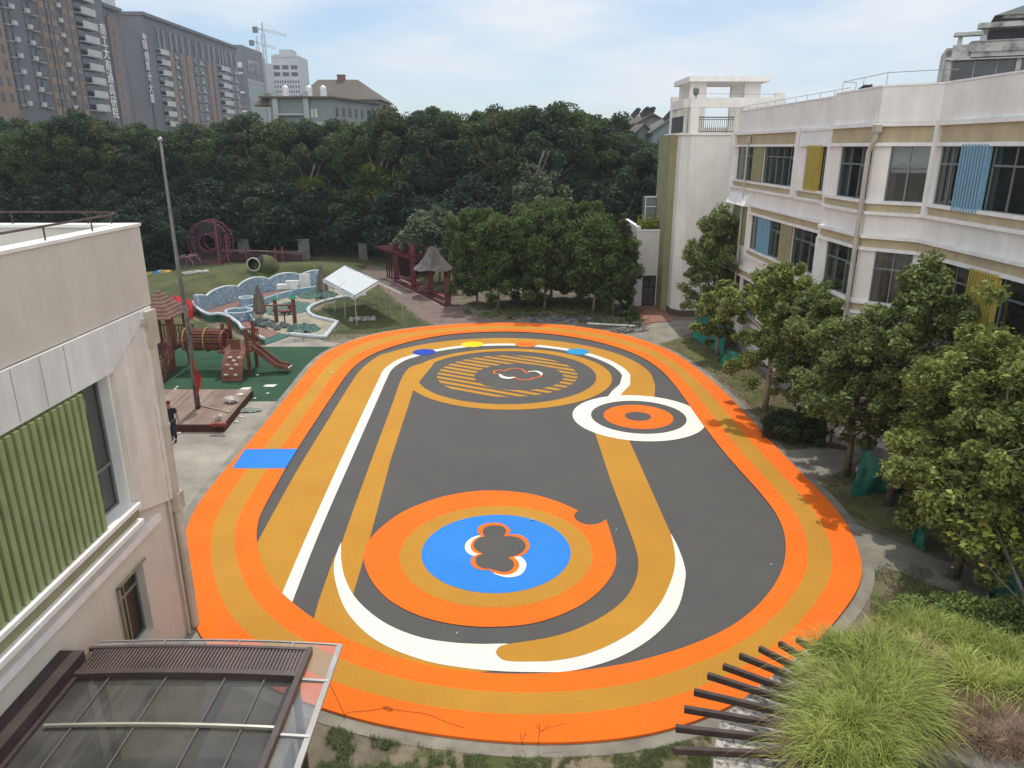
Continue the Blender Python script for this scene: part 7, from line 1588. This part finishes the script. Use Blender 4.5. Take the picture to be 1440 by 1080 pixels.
# ---- grass tufts in the soil and on lawns
g_weed = M('weed_grass', (.17, .20, .075), .7, c2=(.09, .115, .04), scale=2, island=.55, trans=.2)
def field(name, poly, n, L, wd, mat, lab, seed, thr=-.05, fs=1.6, z=.005, lift=None):
    rg = np.random.default_rng(seed); P = gp(poly); xs_ = [p.x for p in P]; ys_ = [p.y for p in P]; out = []; it = 0
    while len(out) < n and it < n * 30:
        it += 1; x_, y_ = rg.uniform(min(xs_), max(xs_)), rg.uniform(min(ys_), max(ys_))
        if inpoly(x_, y_, P) and not inpoly(x_, y_, kerb_o) and mnoise.noise(Vector((x_ * fs, y_ * fs, seed))) + .5 * mnoise.noise(Vector((x_ * fs * 3.3, y_ * fs * 3.3, seed))) + rg.normal() * .09 > thr: out.append((x_, y_, z + (gz(x_, y_) if y_ > 43.4 and x_ < 0 else 0)))
    return blades(name, out, L, wd, mat, lab, seed + 1, None, .8, 3, .7)
field('weed_tufts', [(466, 1010), (500, 1022), (640, 1055), (640, 1100), (440, 1100), (455, 1060)], 7000, .15, .009, g_weed, 'dark green weed tufts in the bare soil beside the canopy', 31, .10, 2.2)
field('weed_tufts', [(640, 1062), (760, 1064), (900, 1056), (1000, 1035), (1000, 1100), (640, 1100)], 12000, .09, .008, g_weed, 'low weeds and grass in the soil at the near edge of the court', 33, .02, 2.0)
field('lawn_grass', [(925, 488), (960, 476), (1000, 474), (1060, 520), (1150, 560), (1180, 600), (1130, 632), (1108, 628), (1075, 592), (1030, 548), (985, 512)], 9000, .12, .016, g_weed, 'grass of the strip between court and school trees', 35, -.3, 1.0)
field('lawn_grass', [(1150, 672), (1210, 664), (1330, 700), (1330, 780), (1230, 740), (1190, 722)], 6000, .12, .012, g_weed, 'worn grass around the covered pile', 37, -.05, 1.3)
field('lawn_grass', [(1232, 792), (1300, 800), (1460, 850), (1460, 960), (1240, 900), (1222, 860)], 7000, .12, .012, g_weed, 'grass below the side path by the lower shrubs', 39, -.1, 1.3)
field('lawn_grass', [(390, 484), (470, 478), (505, 477), (560, 465), (612, 459), (560, 430), (520, 412), (470, 424), (440, 437), (462, 456), (440, 472)], 8000, .10, .02, g_weed, 'mown grass around and below the white tent', 41, -.35, .8)
# dry twigs on the near lane
x = MB(at(757, 1030))
for a, b in (((735, 1048, 0), (731, 1030, .25)), ((757, 1050, 0), (759, 1018, .5)), ((759, 1030, .3), (772, 1020, .5)), ((759, 1026, .35), (752, 1019, .45)), ((735, 1040, .1), (740, 1030, .3)), ((762, 1028, .3), (778, 1022, .35)), ((778, 1022, .35), (796, 1017, .4))): x.tube([at(a[0], a[1], a[2] + .07), at(b[0], b[1], b[2] + .07)], .006, 4)
tag(x.build('dry_twigs', M('twig', (.12, .07, .03), .9)), 'thin dry weed stalks standing at the near edge of the court', 'twigs')
x = MB(at(540, 995)); P = [at(*p, .08) for p in ((484, 1008), (490, 1002), (520, 999), (543, 996), (570, 1000), (600, 1004), (625, 1014), (655, 1024))]; x.tube(crom(P, 5), .004, 5); P = [at(*p, .085) for p in ((538, 993), (545, 998), (552, 999), (545, 993), (540, 996))]; x.tube(crom(P, 4), .006, 5)
tag(x.build('loose_wire', M('wire_dark', (.05, .03, .025), .6)), 'thin dark wire trailing over the orange lane from the canopy', 'wire')
x = MB(at(486, 1005)); x.tube([at(464, 962, .9), at(486, 1008, .02)], .006, 4); tag(x.build('stay_wire', M('wire_dark', (.05, .03, .025), .6)), 'thin stay wire from the canopy corner to the ground', 'wire')
rg = np.random.default_rng(15)
# plants creeping on annex roof edge, hanging by the wall
ga = [(x_, 55.25 + rg.uniform(0, 1.2), 5.7 + abs(rg.normal()) * .35) for x_ in rg.uniform(9.4, 10.9, 900)]
V, Fc = leaves(np.array(ga), .10, .5, .5, rg); tag(put('roof_plants', arrays_mesh('roof_plants', V, Fc), lf_yel), 'yellow green plants growing on the annex roof', 'plants', None, 'stuff')
# ================================================================ haze
hz_m = bpy.data.materials.new('haze'); hz_m.use_nodes = True; ht = hz_m.node_tree; ht.nodes.clear()
ho = nn(ht, 'ShaderNodeOutputMaterial'); hv = nn(ht, 'ShaderNodeVolumePrincipled'); hv.inputs['Density'].default_value = .00032; hv.inputs['Color'].default_value = (.80, .88, 1, 1); hv.inputs['Anisotropy'].default_value = .2
ht.links.new(hv.outputs[0], ho.inputs['Volume'])
hb = MB().box(-905, 905, -65, 1405, -2.0, 175).build('haze', hz_m); tag(hb, kind='stuff')
# tell the low bushes of each stretch apart by their order along it
_gr = {}
for _o in bpy.data.objects:
    if _o.parent is None and str(_o.get('group', '')).startswith('low bushy trees'): _gr.setdefault(_o['group'], []).append(_o)
for _g, _l in _gr.items():
    _l.sort(key=lambda o: o.location.x / o.location.y)
    for _i, _o in enumerate(_l):
        if len(_l) > 1: _o['label'] = '%s of the %s' % (['leftmost', 'second from left', 'third from left', 'fourth from left'][_i] if _i < len(_l) - 1 else 'rightmost', _g.replace('low bushy', 'low dark bushy'))
